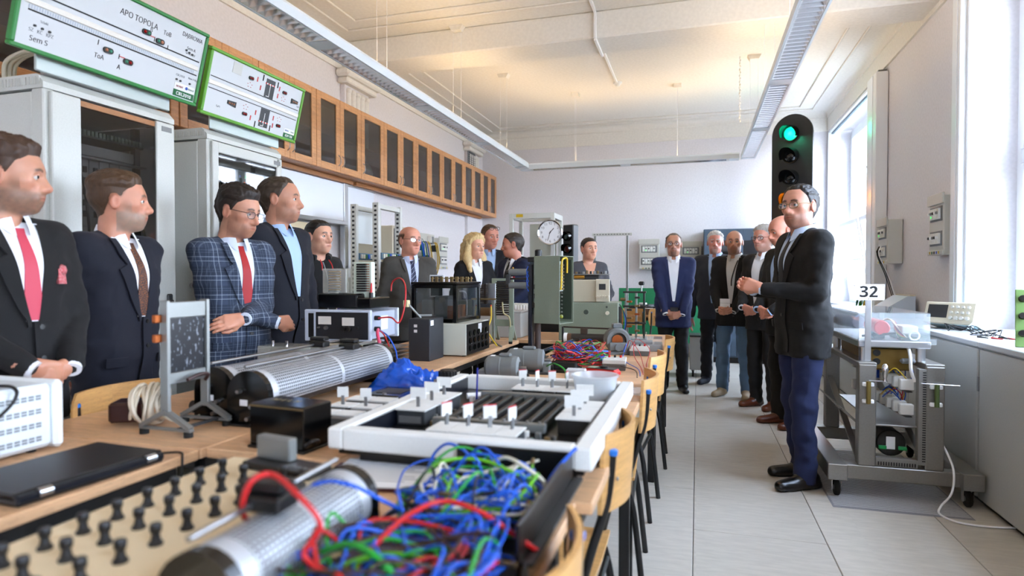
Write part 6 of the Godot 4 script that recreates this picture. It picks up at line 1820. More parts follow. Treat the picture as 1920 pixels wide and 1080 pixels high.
func back_things() -> void:
	# open steel frames by the left wall
	for k: Array in [[-2.97, -4.95, 1.90, "open grey steel rack frame nearest the whiteboard post"], [-2.72, -4.9, 1.90, "open grey steel rack frame standing in front of its twin"]]:
		var t := thing("open_rack", k[3], "rack", Vector3(k[0], 0, k[1]), 0, "open steel rack frames")
		for z: float in [0.0, -0.42]:
			bp(t, "upright", -0.03, 0.03, 0.02, k[2], z - 0.02, z + 0.02, M.rack_grey, 0.003)
			var hm := MB.new()
			for i in 40:
				hm.bx(-0.012, 0.012, 0.3 + i * 0.04, 0.318 + i * 0.04, z + 0.02, z + 0.021)
			part(t, "slot_row", hm, M.dark_grey).set_meta("kind", "stuff")
			bp(t, "foot", -0.1, 0.1, 0, 0.02, z - 0.025, z + 0.025, M.rack_grey, 0.003)
		bp(t, "top_rail", -0.025, 0.025, k[2] - 0.05, k[2] - 0.01, -0.4, -0.02, M.rack_grey, 0.002)
		if k[0] < -2.9:
			bp(t, "blank_panel", -0.005, 0.01, 1.55, 1.84, -0.4, -0.02, mat(Color(0.78, 0.8, 0.8), 0.4), 0.0)
		bp(t, "terminal_rail", 0.0, 0.04, 1.4, 1.46, -0.4, -0.02, mat(Color(0.3, 0.42, 0.5), 0.5), 0.002)
		for i in 9:
			bp(t, "terminal", 0.04, 0.055, 1.41, 1.45, -0.38 + i * 0.04, -0.355 + i * 0.04, [M.box_grey, M.blue, M.green_print, M.beige][i % 4], 0.002)
		bp(t, "controller_unit", -0.02, 0.05, 1.26, 1.38, -0.33, -0.1, mat(Color(0.35, 0.37, 0.4), 0.5), 0.004)
		bp(t, "lower_unit", -0.1, 0.06, 0.85, 1.24, -0.38, -0.04, mat(Color(0.5, 0.51, 0.52), 0.5), 0.004)
		bp(t, "shelf", -0.11, 0.11, 0.8, 0.82, -0.42, 0.0, M.rack_grey, 0.002)
	var t := thing("control_unit", "beige control unit with a dark display mounted behind the rack frames", "control unit", Vector3(-2.98, 1.35, -5.9))
	bp(t, "case", -0.48, 0.0, 0.0, 0.42, -0.2, 0.2, M.beige, 0.006)
	bp(t, "front_panel", 0.0, 0.02, 0.03, 0.39, -0.18, 0.18, mat(Color(0.55, 0.56, 0.58), 0.5), 0.004)
	bp(t, "display_glass", 0.02, 0.024, 0.16, 0.34, -0.1, 0.08, M.black_gloss, 0.0)
	bp(t, "support", -0.3, -0.1, -1.35, 0.0, -0.1, 0.1, M.grey, 0.004)
	t = thing("circuit_rack", "open panel of circuit cards and yellow-green wires behind the man with the striped tie", "panel", Vector3(-3.05, 0.9, -6.6))
	bp(t, "back_plate", -0.02, 0.0, 0.0, 0.85, -0.3, 0.3, M.box_grey, 0.002)
	bp(t, "stand", -0.06, -0.02, -0.9, 0.85, -0.28, -0.22, M.grey, 0.002)
	bp(t, "stand", -0.06, -0.02, -0.9, 0.85, 0.22, 0.28, M.grey, 0.002)
	rng.seed = 19
	for i in 24:
		var y := rng.randf_range(0.05, 0.75)
		var z := rng.randf_range(-0.27, 0.22)
		bp(t, "module", 0.0, rng.randf_range(0.02, 0.07), y, y + rng.randf_range(0.03, 0.1), z, z + rng.randf_range(0.02, 0.07), [M.white_matt, M.grey, M.green_print, M.dark_grey, M.beige, M.blue][i % 6], 0.003)
	for i in 10:
		var z := rng.randf_range(-0.25, 0.25)
		part(t, "wire", MB.new().tube(curve([Vector3(0.05, 0.75, z), Vector3(0.1, 0.7, z + 0.05), Vector3(0.08, 0.5, z - 0.04), Vector3(0.04, 0.3, z)], 6), 0.007, 6), [M.yellow, M.green_print, M.blue][i % 3])
	# rack with the clock
	t = thing("clock_rack", "beige open rack with grey panel that carries the wall clock", "rack", Vector3(-1.79, 0, -6.95))
	for x: float in [-0.24, 0.24]:
		for z: float in [0.2, -0.2]:
			bp(t, "upright", x - 0.022, x + 0.022, 0, 1.96, z - 0.022, z + 0.022, M.rack_grey, 0.003)
	for z: float in [0.2, -0.2]:
		bp(t, "top_rail", -0.24, 0.24, 1.9, 1.96, z - 0.02, z + 0.02, M.rack_grey, 0.003)
	for x: float in [-0.24, 0.24]:
		bp(t, "side_rail", x - 0.02, x + 0.02, 1.9, 1.96, -0.18, 0.18, M.rack_grey, 0.003)
	bp(t, "yellow_label", -0.18, -0.1, 1.915, 1.95, 0.22, 0.222, M.yellow, 0.0)
	bp(t, "panel", -0.1, 0.22, 1.25, 1.86, -0.1, -0.08, mat(Color(0.72, 0.73, 0.68), 0.5), 0.003)
	for y: float in [0.3, 0.6, 0.95]:
		bp(t, "equipment", -0.2, 0.2, y, y + 0.2, -0.15, 0.15, [M.dark_grey, M.grey, M.beige][int(y * 3) % 3], 0.004)
	t = thing("wall_clock", "round white wall clock with a chrome rim hanging on the beige rack", "clock", Vector3(-1.565, 1.735, -6.70))
	part(t, "rim", MB.new().at(Vector3.ZERO, Basis(Vector3.RIGHT, PI / 2)).lathe([Vector2(0.126, 0.0), Vector2(0.142, 0.004), Vector2(0.143, 0.022), Vector2(0.136, 0.034), Vector2(0.126, 0.026)], 40, true), M.chrome)
	cp(t, "dial", Vector3(0, 0, -0.002), Vector3(0, 0, 0.012), 0.128, M.white, 40)
	for i in 12:
		var a := TAU * (i + 1) / 12
		text(t, "numeral", str(i + 1), 0.034, Transform3D(Basis(), Vector3(sin(a) * 0.1, cos(a) * 0.1, 0.0128)), M.ink)
	for k: Array in [[42.0, 0.062, 0.007], [198.0, 0.095, 0.005]]:
		var a := deg_to_rad(k[0])
		part(t, "hand", MB.new().bar(Vector3(-sin(a) * 0.018, -cos(a) * 0.018, 0.017), Vector3(sin(a) * k[1], cos(a) * k[1], 0.017), k[2], 0.002, Vector3.BACK), M.ink)
	cp(t, "hub", Vector3(0, 0, 0.014), Vector3(0, 0, 0.021), 0.007, M.ink, 12)
	# small three-lamp signal
	t = thing("small_signal", "small black three-lamp signal head beside the clock", "signal", Vector3(-1.40, 0, -6.85), -28.0)
	bp(t, "housing", -0.075, 0.075, 1.32, 1.83, -0.1, 0.0, M.black, 0.01)
	cp(t, "post", Vector3(0, 0, -0.05), Vector3(0, 1.32, -0.05), 0.03, M.dark_grey, 14)
	bp(t, "base_plate", -0.15, 0.15, 0, 0.02, -0.2, 0.1, M.dark_grey, 0.003)
	for i in 3:
		var y := 1.70 - i * 0.14
		signal_lamp(t, Vector3(0, y, 0), 0.05, 0.07, [mat(Color(0.02, 0.16, 0.14), 0.15), mat(Color(0.25, 0.06, 0.03), 0.15), mat(Color(0.05, 0.05, 0.05), 0.15)][i], M.black_gloss)
	# slim goalpost frame by the far wall
	t = thing("mounting_frame", "slim perforated goalpost frame standing near the far wall", "frame", Vector3(-1.16, 0, -8.78))
	for x: float in [-0.24, 0.215]:
		bp(t, "post", x - 0.015, x + 0.015, 0, 1.82, -0.015, 0.015, M.zinc, 0.002)
		bp(t, "foot", x - 0.03, x + 0.03, 0, 0.01, -0.15, 0.15, M.zinc, 0.002)
	bp(t, "top_rail", -0.28, 0.28, 1.82, 1.86, -0.018, 0.018, M.rack_grey, 0.002)
	for i in 13:
		bp(t, "rail_slot", -0.255 + i * 0.04, -0.235 + i * 0.04, 1.835, 1.845, 0.018, 0.0195, M.dark_grey, 0.0)
	# rear bench with apparatus
	bench(-1.05, -0.12, -7.95, -8.6, "beech bench standing free at the rear under the green board")
	t = thing("green_board", "low bright green board behind the rear bench", "board", Vector3(-0.45, 0, -9.1))
	bp(t, "panel", -0.65, 0.62, 0.3, 1.08, -0.012, 0.012, mat(Color(0.12, 0.5, 0.32), 0.5), 0.003)
	for x: float in [-0.6, 0.58]:
		bp(t, "foot", x - 0.02, x + 0.02, 0, 0.3, -0.1, 0.1, M.grey, 0.003)
	t = thing("grey_switch_box", "grey switch box leaning at the green board", "box", Vector3(-0.33, 0.76, -8.4))
	bp(t, "case", -0.1, 0.1, 0, 0.32, -0.06, 0.06, M.grey_metal, 0.006)
	bp(t, "label", -0.06, -0.02, 0.22, 0.26, 0.06, 0.0615, M.paper, 0.0)
	t = thing("turntable_instrument", "flat black round-topped instrument on the rear bench", "instrument", Vector3(-0.68, 0.76, -8.2))
	bp(t, "case", -0.16, 0.22, 0, 0.1, -0.12, 0.12, M.black, 0.006)
	cp(t, "dial", Vector3(0.02, 0.1, 0), Vector3(0.02, 0.125, 0), 0.13, M.dark_grey, 24)
	cp(t, "white_cap", Vector3(0.0, 0.125, 0), Vector3(0.0, 0.145, 0), 0.05, M.white, 18)
	bp(t, "scale", 0.08, 0.2, 0.04, 0.08, 0.12, 0.122, M.paper, 0.0)
	rng.seed = 23
	for i in 5:
		var c := thing("tape_box", "small %s carton lying in the row on the rear bench" % ["beige", "grey", "brown", "pale", "dark"][i], "box", Vector3(-0.92 + i * 0.165, 0.76, -8.04), rng.randf_range(-12, 12), "cartons on the rear bench")
		bp(c, "carton", -0.06, 0.06, 0, 0.06 + 0.01 * i, -0.05, 0.05, mat([Color(0.68, 0.6, 0.5), Color(0.5, 0.5, 0.5), Color(0.45, 0.33, 0.24), Color(0.75, 0.73, 0.7), Color(0.3, 0.3, 0.32)][i], 0.7), 0.002)
		bp(c, "flap", -0.05, 0.05, 0.06 + 0.01 * i, 0.063 + 0.01 * i, -0.04, 0.04, M.paper, 0.0)
	# steel cupboard with glass doors
	t = thing("steel_cupboard", "slate blue steel cupboard with glazed doors against the far wall", "cupboard", Vector3(0.54, 0, -9.58))
	var sl := mat(Color(0.27, 0.34, 0.41), 0.45)
	bp(t, "carcass", -0.46, 0.46, 0.08, 1.93, -0.3, 0.18, sl, 0.006)
	bp(t, "plinth", -0.43, 0.43, 0, 0.08, -0.27, 0.15, M.black)
	for s: float in [-1.0, 1.0]:
		var d := Node3D.new()
		d.name = "door"
		t.add_child(d, true)
		var dm := MB.new()
		var x0 := 0.005 if s > 0 else -0.45
		dm.bx(x0, x0 + 0.07, 0.1, 1.91, 0.18, 0.2, 0.003).bx(x0 + 0.375, x0 + 0.445, 0.1, 1.91, 0.18, 0.2, 0.003)
		dm.bx(x0 + 0.07, x0 + 0.375, 0.1, 0.3, 0.18, 0.2, 0.003).bx(x0 + 0.07, x0 + 0.375, 1.76, 1.91, 0.18, 0.2, 0.003)
		part(d, "door_frame", dm, sl)
		bp(d, "pane", x0 + 0.07, x0 + 0.375, 0.3, 1.76, 0.186, 0.19, M.smoked, 0.0)
		for r in 4:
			for c in 3:
				bp(d, "model", x0 + 0.1 + c * 0.09, x0 + 0.15 + c * 0.09, 0.55 + r * 0.3, 0.66 + r * 0.3, 0.1801, 0.1835, M.box_grey, 0.0)
		cp(d, "handle", Vector3(-s * -0.03, 1.0, 0.2), Vector3(-s * -0.03, 1.0, 0.23), 0.012, M.chrome, 10)
	# crate on castors, loom on the rack, chain under the ceiling
	t = thing("transport_crate", "small grey crate on castors behind the man in royal blue", "crate", Vector3(0.05, 0, -8.15))
	bp(t, "box", -0.14, 0.14, 0.09, 0.5, -0.18, 0.18, M.grey_metal, 0.006)
	bp(t, "lid", -0.145, 0.145, 0.5, 0.52, -0.185, 0.185, M.dark_grey, 0.004)
	for q: Array in [[-0.1, -0.14], [0.1, -0.14], [-0.1, 0.14], [0.1, 0.14]]:
		cp(t, "castor", Vector3(q[0] - 0.012, 0.045, q[1]), Vector3(q[0] + 0.012, 0.045, q[1]), 0.045, M.rubber, 16)
		bp(t, "castor_fork", q[0] - 0.02, q[0] + 0.02, 0.07, 0.092, q[1] - 0.02, q[1] + 0.02, M.steel, 0.001)
	t = thing("cable_loom", "white cable loom rising from the top of the first equipment rack", "cable")
	for i in 3:
		part(t, "strand", MB.new().tube(curve([Vector3(-2.95, 2.1, -2.0 - 0.02 * i), Vector3(-2.93, 2.19, -1.99 - 0.02 * i), Vector3(-2.85, 2.23, -2.0 - 0.015 * i), Vector3(-2.75, 2.24, -2.02 - 0.01 * i), Vector3(-2.69, 2.25, -2.03 - 0.01 * i)], 6), 0.01, 7), M.cable_white)
	t = thing("ceiling_chain", "thin white chain hanging from the ceiling near the window side light", "chain", Vector3(0.42, 3.61, -7.1))
	for i in 22:
		part(t, "chain_link", MB.new().ball(Vector3(0.006 * (i % 2), -0.02 - i * 0.032, 0), Vector3(0.009, 0.018, 0.009), 8), M.white)
	# big five-lamp signal
	t = thing("railway_signal", "tall black five-lamp railway signal with green and amber lit", "signal", Vector3(1.2, 0, -9.05), -30.0)
	var poly := PackedVector2Array([Vector2(-0.27, 1.75), Vector2(0.27, 1.75)])
	for i in 17:
		var a := PI * i / 16
		poly.append(Vector2(0.27 * cos(a), 3.15 + 0.27 * sin(a)))
	part(t, "back_plate", MB.new().prism(poly, -0.03, 0.0), mat(Color(0.03, 0.03, 0.034), 0.5))
	cp(t, "post", Vector3(0, 0.02, -0.09), Vector3(0, 2.9, -0.09), 0.06, M.grey, 18)
	bp(t, "base_plate", -0.25, 0.25, 0, 0.02, -0.3, 0.15, M.dark_grey, 0.003)
	var lit_g := mat(Color(0.05, 0.55, 0.42), 0.3, 0.0, {"emission_enabled": true, "emission": Color(0.05, 0.9, 0.65), "emission_energy_multiplier": 0.8})
	var lit_a := mat(Color(0.9, 0.5, 0.05), 0.3, 0.0, {"emission_enabled": true, "emission": Color(1.0, 0.55, 0.06), "emission_energy_multiplier": 0.9})
	var dk := mat(Color(0.06, 0.065, 0.07), 0.08)
	for i in 5:
		signal_lamp(t, Vector3(-0.01, 3.16 - i * 0.295, 0), 0.095, 0.2, [lit_g, dk, dk, lit_a, dk][i], M.black_gloss)
	for k: Array in [[3.16, Color(0.15, 1.0, 0.75)], [2.275, Color(1.0, 0.6, 0.12)]]:
		var l := OmniLight3D.new()
		l.name = "lens_light"
		l.light_color = k[1]
		l.light_energy = 0.12
		l.light_size = 0.05
		l.omni_range = 14.0
		l.shadow_enabled = true
		l.position = Vector3(-0.01, k[0] - 0.0, 0.1)
		t.add_child(l, true)

func signal_lamp(t: Node3D, p: Vector3, r: float, hood: float, lens: Material, body: Material) -> void:
	# lens on a short barrel under a long visor; local z points out
	part(t, "lamp_barrel", MB.new().at(p, Basis(Vector3.RIGHT, PI / 2)).lathe([Vector2(r * 1.12, 0), Vector2(r * 1.12, 0.03), Vector2(r, 0.03), Vector2(r, 0.005), Vector2(0, 0.005)], 24), body)
	part(t, "lens", MB.new().at(p + Vector3(0, 0, 0.01), Basis(Vector3.RIGHT, PI / 2)).lathe([Vector2(r * 0.96, 0), Vector2(r * 0.85, r * 0.3), Vector2(r * 0.6, r * 0.5), Vector2(r * 0.3, r * 0.6), Vector2(0, r * 0.62)], 20, true), lens)
	var rows := []
	var low := []
	for j in 7:
		var f := float(j) / 6
		var rr := []
		var q := []
		for i in 17:
			var a := lerpf(-0.35, PI + 0.35, float(i) / 16)
			var len := hood * (0.55 + 0.45 * sin(clampf(a, 0, PI)))
			rr.append(p + Vector3(cos(a) * r * 1.15, sin(a) * r * 1.15 - f * hood * 0.12, f * len + 0.01))
			q.append(p + Vector3(cos(a) * r * 1.10, sin(a) * r * 1.10 - f * hood * 0.12, f * len + 0.01))
		rows.append(rr)
		low.append(q)
	part(t, "visor", MB.new().sheet(rows, false, false).sheet(low, false, true), body)

func cart() -> void:
	var t := thing("stainless_cart", "stainless steel trolley frame on castors carrying a point machine", "cart", Vector3(1.08, 0, -3.88), 0.0)
	var S = M.stainless
	var f := -1.0
	bp(t, "front_beam", -0.27, 0.30, 0.105, 0.185, -0.075, 0.0, S, 0.004)
	bp(t, "rear_beam", -0.27, 0.30, 0.105, 0.185, f, f + 0.075, S, 0.004)
	for x: float in [-0.32, 0.335]:
		bp(t, "side_rail", x - 0.05, x + 0.05, 0.105, 0.195, f - 0.05, 0.05, S, 0.004)
		for z: float in [-0.02, -0.98]:
			var c := Node3D.new()
			c.name = "castor"
			t.add_child(c, true)
			c.position = Vector3(x * 0.98, 0, z)
			part(c, "wheel", MB.new().cyl(Vector3(-0.014, 0.045, 0), Vector3(0.014, 0.045, 0), 0.045, -1, 24, 0.006), M.rubber)
			part(c, "hub", MB.new().cyl(Vector3(-0.018, 0.045, 0), Vector3(0.018, 0.045, 0), 0.014, -1, 14), M.steel)
			for s: float in [-1.0, 1.0]:
				bp(c, "fork", s * 0.024 - 0.002, s * 0.024 + 0.002, 0.03, 0.1, -0.014, 0.014, M.chrome, 0.001)
			bp(c, "top_plate", -0.03, 0.03, 0.096, 0.104, -0.03, 0.03, M.chrome, 0.001)
	for x: float in [-0.165, 0.165]:
		bp(t, "front_post", x - 0.045, x + 0.045, 0.185, 0.755, -0.07, 0.0, S, 0.005)
		bp(t, "rear_post", x - 0.045, x + 0.045, 0.185, 0.755, f, f + 0.07, S, 0.005)
		bp(t, "top_rail", x - 0.047, x + 0.047, 0.735, 0.768, f, -0.005, S, 0.004)
		part(t, "brace", MB.new().bar(Vector3(x - 0.02, 0.2, -0.08), Vector3(x - 0.02, 0.55, f + 0.08), 0.035, 0.012), S)
	bp(t, "shelf", -0.12, 0.2, 0.41, 0.42, f + 0.05, -0.02, S, 0.002)
	part(t, "inclined_shelf", MB.new().bar(Vector3(-0.30, 0.50, -0.12), Vector3(-0.14, 0.36, -0.12), 0.01, 0.012).bar(Vector3(-0.22, 0.43, -0.05), Vector3(-0.22, 0.43, f + 0.1), 0.15, 0.008, Vector3(0.6, 0.7, 0)), S)
	# trunking with slots
	for k: Array in [[0.085, 0.125, 0.21, 0.74], [-0.12, 0.085, 0.19, 0.235]]:
		bp(t, "wiring_duct", k[0], k[1], k[2], k[3], -0.05, -0.002, mat(Color(0.48, 0.47, 0.45), 0.55), 0.002)
		var sm := MB.new()
		if k[1] - k[0] > 0.1:
			for i in 15:
				sm.bx(k[0] + 0.01 + i * 0.0128, k[0] + 0.017 + i * 0.0128, k[2] + 0.006, k[2] + 0.026, -0.002, -0.0008)
		else:
			for i in 38:
				sm.bx(k[0] + 0.02, k[1] - 0.004, k[2] + 0.02 + i * 0.0132, k[2] + 0.026 + i * 0.0132, -0.002, -0.0008)
		part(t, "duct_slots", sm, M.ink).set_meta("kind", "stuff")
	# terminal blocks on two sloping rails
	rng.seed = 29
	for r in 2:
		var y := 0.62 - r * 0.14
		part(t, "mounting_rail", MB.new().bar(Vector3(-0.1, y + 0.05, f * 0.6), Vector3(0.06, y - 0.02, -0.07), 0.035, 0.006), M.steel)
		for i in 9:
			var q := float(i) / 8
			var p := Vector3(-0.1, y + 0.05, f * 0.55).lerp(Vector3(0.05, y - 0.01, -0.09), q)
			part(t, "terminal_block", MB.new().box(p + Vector3(0, 0.03, 0), Vector3(0.05 + 0.02 * q, 0.06, 0.04), 0.004), [M.white_matt, M.box_grey, M.white_matt, M.cable_red, M.blue, M.beige][(i + r * 2) % 6] if i < 6 else M.white_matt)
		for i in 9:
			var z := rng.randf_range(-0.4, -0.1)
			var x := rng.randf_range(-0.06, 0.05)
			part(t, "wire", MB.new().tube(curve([Vector3(x, y + 0.07, z), Vector3(x + 0.03, y + 0.11, z + 0.03), Vector3(x + 0.07, y + 0.08, z + 0.02), Vector3(0.09, y, z)], 5), 0.003, 6), [M.blue, M.cable_red, M.cable_blue, M.yellow][i % 4])
	part(t, "black_contactor", MB.new().cyl(Vector3(-0.03, 0.31, -0.2), Vector3(-0.03, 0.31, -0.06), 0.075, -1, 24, 0.006), M.black)
	bp(t, "contactor_label", -0.055, -0.01, 0.275, 0.345, -0.06, -0.0585, M.paper, 0.0)
	for x: float in [-0.095, 0.005]:
		bp(t, "green_terminal", x, x + 0.04, 0.275, 0.295, -0.06, -0.045, mat(Color(0.05, 0.5, 0.25), 0.4), 0.002)
	# crank bolts hanging in clips on the posts
	for k: Array in [[-0.165, 0.0], [0.165, 1.0]]:
		var x: float = k[0]
		cp(t, "bolt_tube", Vector3(x, 0.54, 0.022), Vector3(x, 0.665, 0.022), 0.012, mat(Color(0.6, 0.52, 0.3), 0.35, 0.8) if k[1] == 0.0 else mat(Color(0.42, 0.5, 0.32), 0.35, 0.8), 14)
		for y: float in [0.55, 0.645]:
			bp(t, "clip", x - 0.03, x + 0.03, y - 0.01, y + 0.012, 0.0, 0.018, M.white, 0.004)
	cp(t, "crank_arm", Vector3(-0.165, 0.668, 0.022), Vector3(-0.08, 0.668, 0.022), 0.005, M.steel, 10)
	part(t, "crank_grip", MB.new().at(Vector3(-0.085, 0.668, 0.022)).lathe([Vector2(0, 0), Vector2(0.013, 0), Vector2(0.009, 0.014), Vector2(0.012, 0.03), Vector2(0.017, 0.06), Vector2(0.014, 0.085), Vector2(0.007, 0.097), Vector2(0, 0.099)], 18, true), M.chrome)
	cp(t, "cross_pin", Vector3(0.09, 0.665, 0.022), Vector3(0.27, 0.66, 0.022), 0.004, M.chrome, 10)
	# machine body
	for q: Array in [[-0.165, -0.1], [0.13, -0.13], [-0.165, -0.8], [0.13, -0.8]]:
		cp(t, "pedestal", Vector3(q[0], 0.766, q[1]), Vector3(q[0], 0.85, q[1]), 0.024, M.alu, 18)
	bp(t, "machine_tray", -0.2, 0.165, 0.845, 0.885, -0.95, -0.07, M.alu, 0.006)
	bp(t, "gear_housing", -0.15, 0.09, 0.71, 0.842, -0.75, -0.13, mat(Color(0.42, 0.32, 0.11), 0.4, 0.5), 0.01)
	for q: Array in [[-0.09, 0.81], [-0.09, 0.76]]:
		cp(t, "bore", Vector3(q[0], q[1], -0.131), Vector3(q[0], q[1], -0.124), 0.019, M.black, 18)
	bp(t, "grey_cam", 0.02, 0.1, 0.755, 0.785, -0.12, -0.09, M.grey, 0.012)
	part(t, "conduit_hose", MB.new().tube(curve([Vector3(0.06, 0.85, -0.1), Vector3(0.065, 0.8, -0.08), Vector3(0.07, 0.72, -0.08), Vector3(0.085, 0.66, -0.06)], 6), 0.009, 8), M.white)
	part(t, "red_motor_cap", MB.new().cyl(Vector3(-0.06, 0.955, -0.38), Vector3(-0.06, 0.952, -0.14), 0.042, -1, 24, 0.006), M.red)
	bp(t, "motor_bracket", -0.09, -0.03, 0.886, 0.93, -0.3, -0.2, M.black, 0.004)
	bp(t, "relay_card", 0.03, 0.12, 0.888, 0.9, -0.35, -0.12, mat(Color(0.2, 0.3, 0.2), 0.5), 0.001)
	bp(t, "relay_block", 0.04, 0.12, 0.92, 0.965, -0.3, -0.14, M.box_grey, 0.004)
	part(t, "ring", MB.new().tube(range(21).map(func(i: int) -> Vector3: return Vector3(0.09 + 0.024 * cos(TAU * i / 20), 0.915 + 0.024 * sin(TAU * i / 20), -0.1)), 0.005, 8, false), M.white)
	cp(t, "grey_cylinder", Vector3(-0.16, 0.96, -0.75), Vector3(-0.1, 0.96, -0.5), 0.04, mat(Color(0.5, 0.5, 0.54), 0.4), 20)
	for i in 8:
		part(t, "loose_wire", MB.new().tube(curve([Vector3(-0.03, 0.99, -0.25), Vector3(0.0 + 0.01 * i, 1.0 - 0.004 * i, -0.24 - 0.02 * i), Vector3(0.03, 0.95 - 0.01 * i, -0.18), Vector3(0.06, 0.9, -0.13)], 6), 0.0035, 6), [M.cable_white, M.black, M.cable_red, M.yellow, M.cable_green][i % 5])
	part(t, "lever_rod", MB.new().tube([Vector3(-0.15, 0.9, -0.2), Vector3(0.0, 0.925, -0.11)], 0.007, 8), M.dark_grey)
	var cv := MB.new()
	var y0 := 0.886
	var y1 := 1.04
	cv.bx(-0.195, 0.16, y1, y1 + 0.004, -0.945, -0.075).bx(-0.195, 0.16, y0, y1, -0.079, -0.075).bx(-0.195, 0.16, y0, y1, -0.945, -0.941)
	cv.bx(-0.195, -0.191, y0, y1, -0.941, -0.079).bx(0.156, 0.16, y0, y1, -0.941, -0.079)
	part(t, "clear_cover", cv, M.acrylic)
	for q: float in [-0.2, 0.14]:
		bp(t, "clear_tab", q, q + 0.045, 0.87, 0.9, -0.075, -0.055, M.acrylic, 0.002)
	# number plate on its strip
	t = thing("number_plate", "white plate with black 32 on a flat steel strip", "sign", Vector3(0.925, 0.77, -3.93))
	bp(t, "strip", -0.016, 0.016, 0.0, 0.37, 0.0, 0.005, M.alu, 0.001)
	bp(t, "plate", -0.08, 0.08, 0.345, 0.435, 0.005, 0.008, M.white, 0.001)
	text(t, "number", "32", 0.088, Transform3D(Basis(), Vector3(0.0, 0.392, 0.0086)), M.ink, "Droid Sans", true)
	for q: Array in [[-0.072, 0.427], [0.072, 0.427], [0.0, 0.352]]:
		cp(t, "rivet", Vector3(q[0], q[1], 0.008), Vector3(q[0], q[1], 0.0095), 0.003, M.steel, 8)
	var pc := thing("extension_lead", "white power cord trailing from the cart across the floor", "cord")
	part(pc, "lead", MB.new().tube(curve([Vector3(1.30, 0.32, -3.93), Vector3(1.315, 0.22, -3.83), Vector3(1.30, 0.1, -3.80), Vector3(1.245, 0.03, -3.78), Vector3(1.22, 0.006, -3.72), Vector3(1.27, 0.006, -3.62), Vector3(1.40, 0.006, -3.6), Vector3(1.52, 0.008, -3.62)], 8), 0.0055, 8), M.white)
	# oscilloscope and probes on the cover
	t = thing("oscilloscope", "pale tabletop oscilloscope tilted up on the radiator cover", "oscilloscope", Vector3(1.64, 0.90, -4.86), -50.0)
	var o := Node3D.new()
	o.name = "body"
	t.add_child(o, true)
	o.rotation_degrees.x = -16.0
	o.position = Vector3(0, 0.02, 0)
	bp(o, "case", -0.16, 0.16, 0, 0.145, -0.12, 0.02, mat(Color(0.68, 0.78, 0.79), 0.45), 0.012)
	bp(o, "front_panel", -0.165, 0.165, 0.0, 0.15, 0.02, 0.04, M.beige, 0.006)
	bp(o, "display_glass", -0.14, -0.01, 0.04, 0.13, 0.04, 0.0415, M.dark_grey, 0.0)
	for i in 4:
		for j in 3:
			cp(o, "knob", Vector3(0.02 + i * 0.035, 0.04 + j * 0.038, 0.04), Vector3(0.02 + i * 0.035, 0.04 + j * 0.038, 0.055), 0.009 if j else 0.012, M.box_grey, 12)
	part(t, "handle", MB.new().bar(Vector3(0.17, 0.07, -0.02), Vector3(0.17, 0.008, 0.1), 0.025, 0.012), mat(Color(0.72, 0.82, 0.83), 0.4))
	rng.seed = 37
	for i in 4:
		var pts := [Vector3(1.56, 0.94, -4.72)]
		for q in 6:
			pts.append(Vector3(1.6 + rng.randf_range(-0.05, 0.1), 0.898 + (0.04 if q % 3 == 1 else 0.0), -4.62 + 0.09 * q + rng.randf_range(-0.06, 0.06)))
		var c := thing("probe_lead", "black probe lead lying in loops beside the oscilloscope", "cable", Vector3.ZERO, 0, "oscilloscope probe leads")
		part(c, "wire", MB.new().tube(curve(pts, 7), 0.003, 6), M.cable_black)
		part(c, "probe", MB.new().cyl(pts[6], pts[6] + Vector3(0.02, 0, 0.08), 0.006, 0.003, 8), [M.black, M.cable_red][i % 2])
	# green terminal plate by the near window
	t = thing("terminal_plate", "green plate with black knobs leaning by the near window", "panel", Vector3(1.66, 0.89, -3.70), -20.0)
	var pl := Node3D.new()
	pl.name = "plate"
	t.add_child(pl, true)
	pl.rotation_degrees = Vector3(-14, 0, 0)
	bp(pl, "sheet", -0.12, 0.12, 0.0, 0.3, -0.006, 0.006, mat(Color(0.42, 0.55, 0.30), 0.45), 0.003)
	for i in 3:
		for j in 2:
			part(pl, "knob", MB.new().cyl(Vector3(-0.09 + j * 0.09, 0.07 + i * 0.09, 0.006), Vector3(-0.09 + j * 0.09, 0.07 + i * 0.09, 0.03), 0.018, 0.015, 16), M.black)
	part(t, "rear_prop", MB.new().bar(Vector3(0, 0.24, -0.06), Vector3(0, 0.004, -0.16), 0.03, 0.01), M.grey)
	# pale box and bare circuit board further along the cover
	t = thing("pale_case", "pale blue-white sloping case on the radiator cover behind the cart", "case", Vector3(1.63, 0.89, -6.2), 0.0)
	part(t, "body", MB.new().prism(PackedVector2Array([Vector2(-0.13, 0), Vector2(0.14, 0), Vector2(0.14, 0.19), Vector2(0.08, 0.19), Vector2(-0.13, 0.05)]), -0.2, 0.2), mat(Color(0.78, 0.84, 0.9), 0.4))
	bp(t, "rear_edge", 0.1, 0.14, 0.19, 0.2, -0.2, 0.2, M.beige, 0.002)
	t = thing("wired_board", "bare wired board with green and white leads on the radiator cover", "circuit board", Vector3(1.6, 0.89, -6.95))
	bp(t, "board", -0.1, 0.12, 0, 0.01, -0.25, 0.22, M.white_matt, 0.001)
	for i in 22:
		var p := Vector3(rng.randf_range(-0.08, 0.08), 0.01, rng.randf_range(-0.2, 0.18))
		if i % 2 == 0:
			part(t, "component", MB.new().box(p + Vector3(0, 0.02, 0), Vector3(0.03, 0.04, 0.04), 0.004), [M.green_print, M.white, M.black, M.yellow][(i / 2) % 4])
		else:
			part(t, "wire", MB.new().tube(curve([p, p + Vector3(0.02, 0.09, 0.03), p + Vector3(0.0, 0.1, 0.08), p + Vector3(-0.02, 0.02, 0.12)], 6), 0.006, 6), [M.green_print, M.white, M.cable_green, M.yellow][(i / 2) % 4])

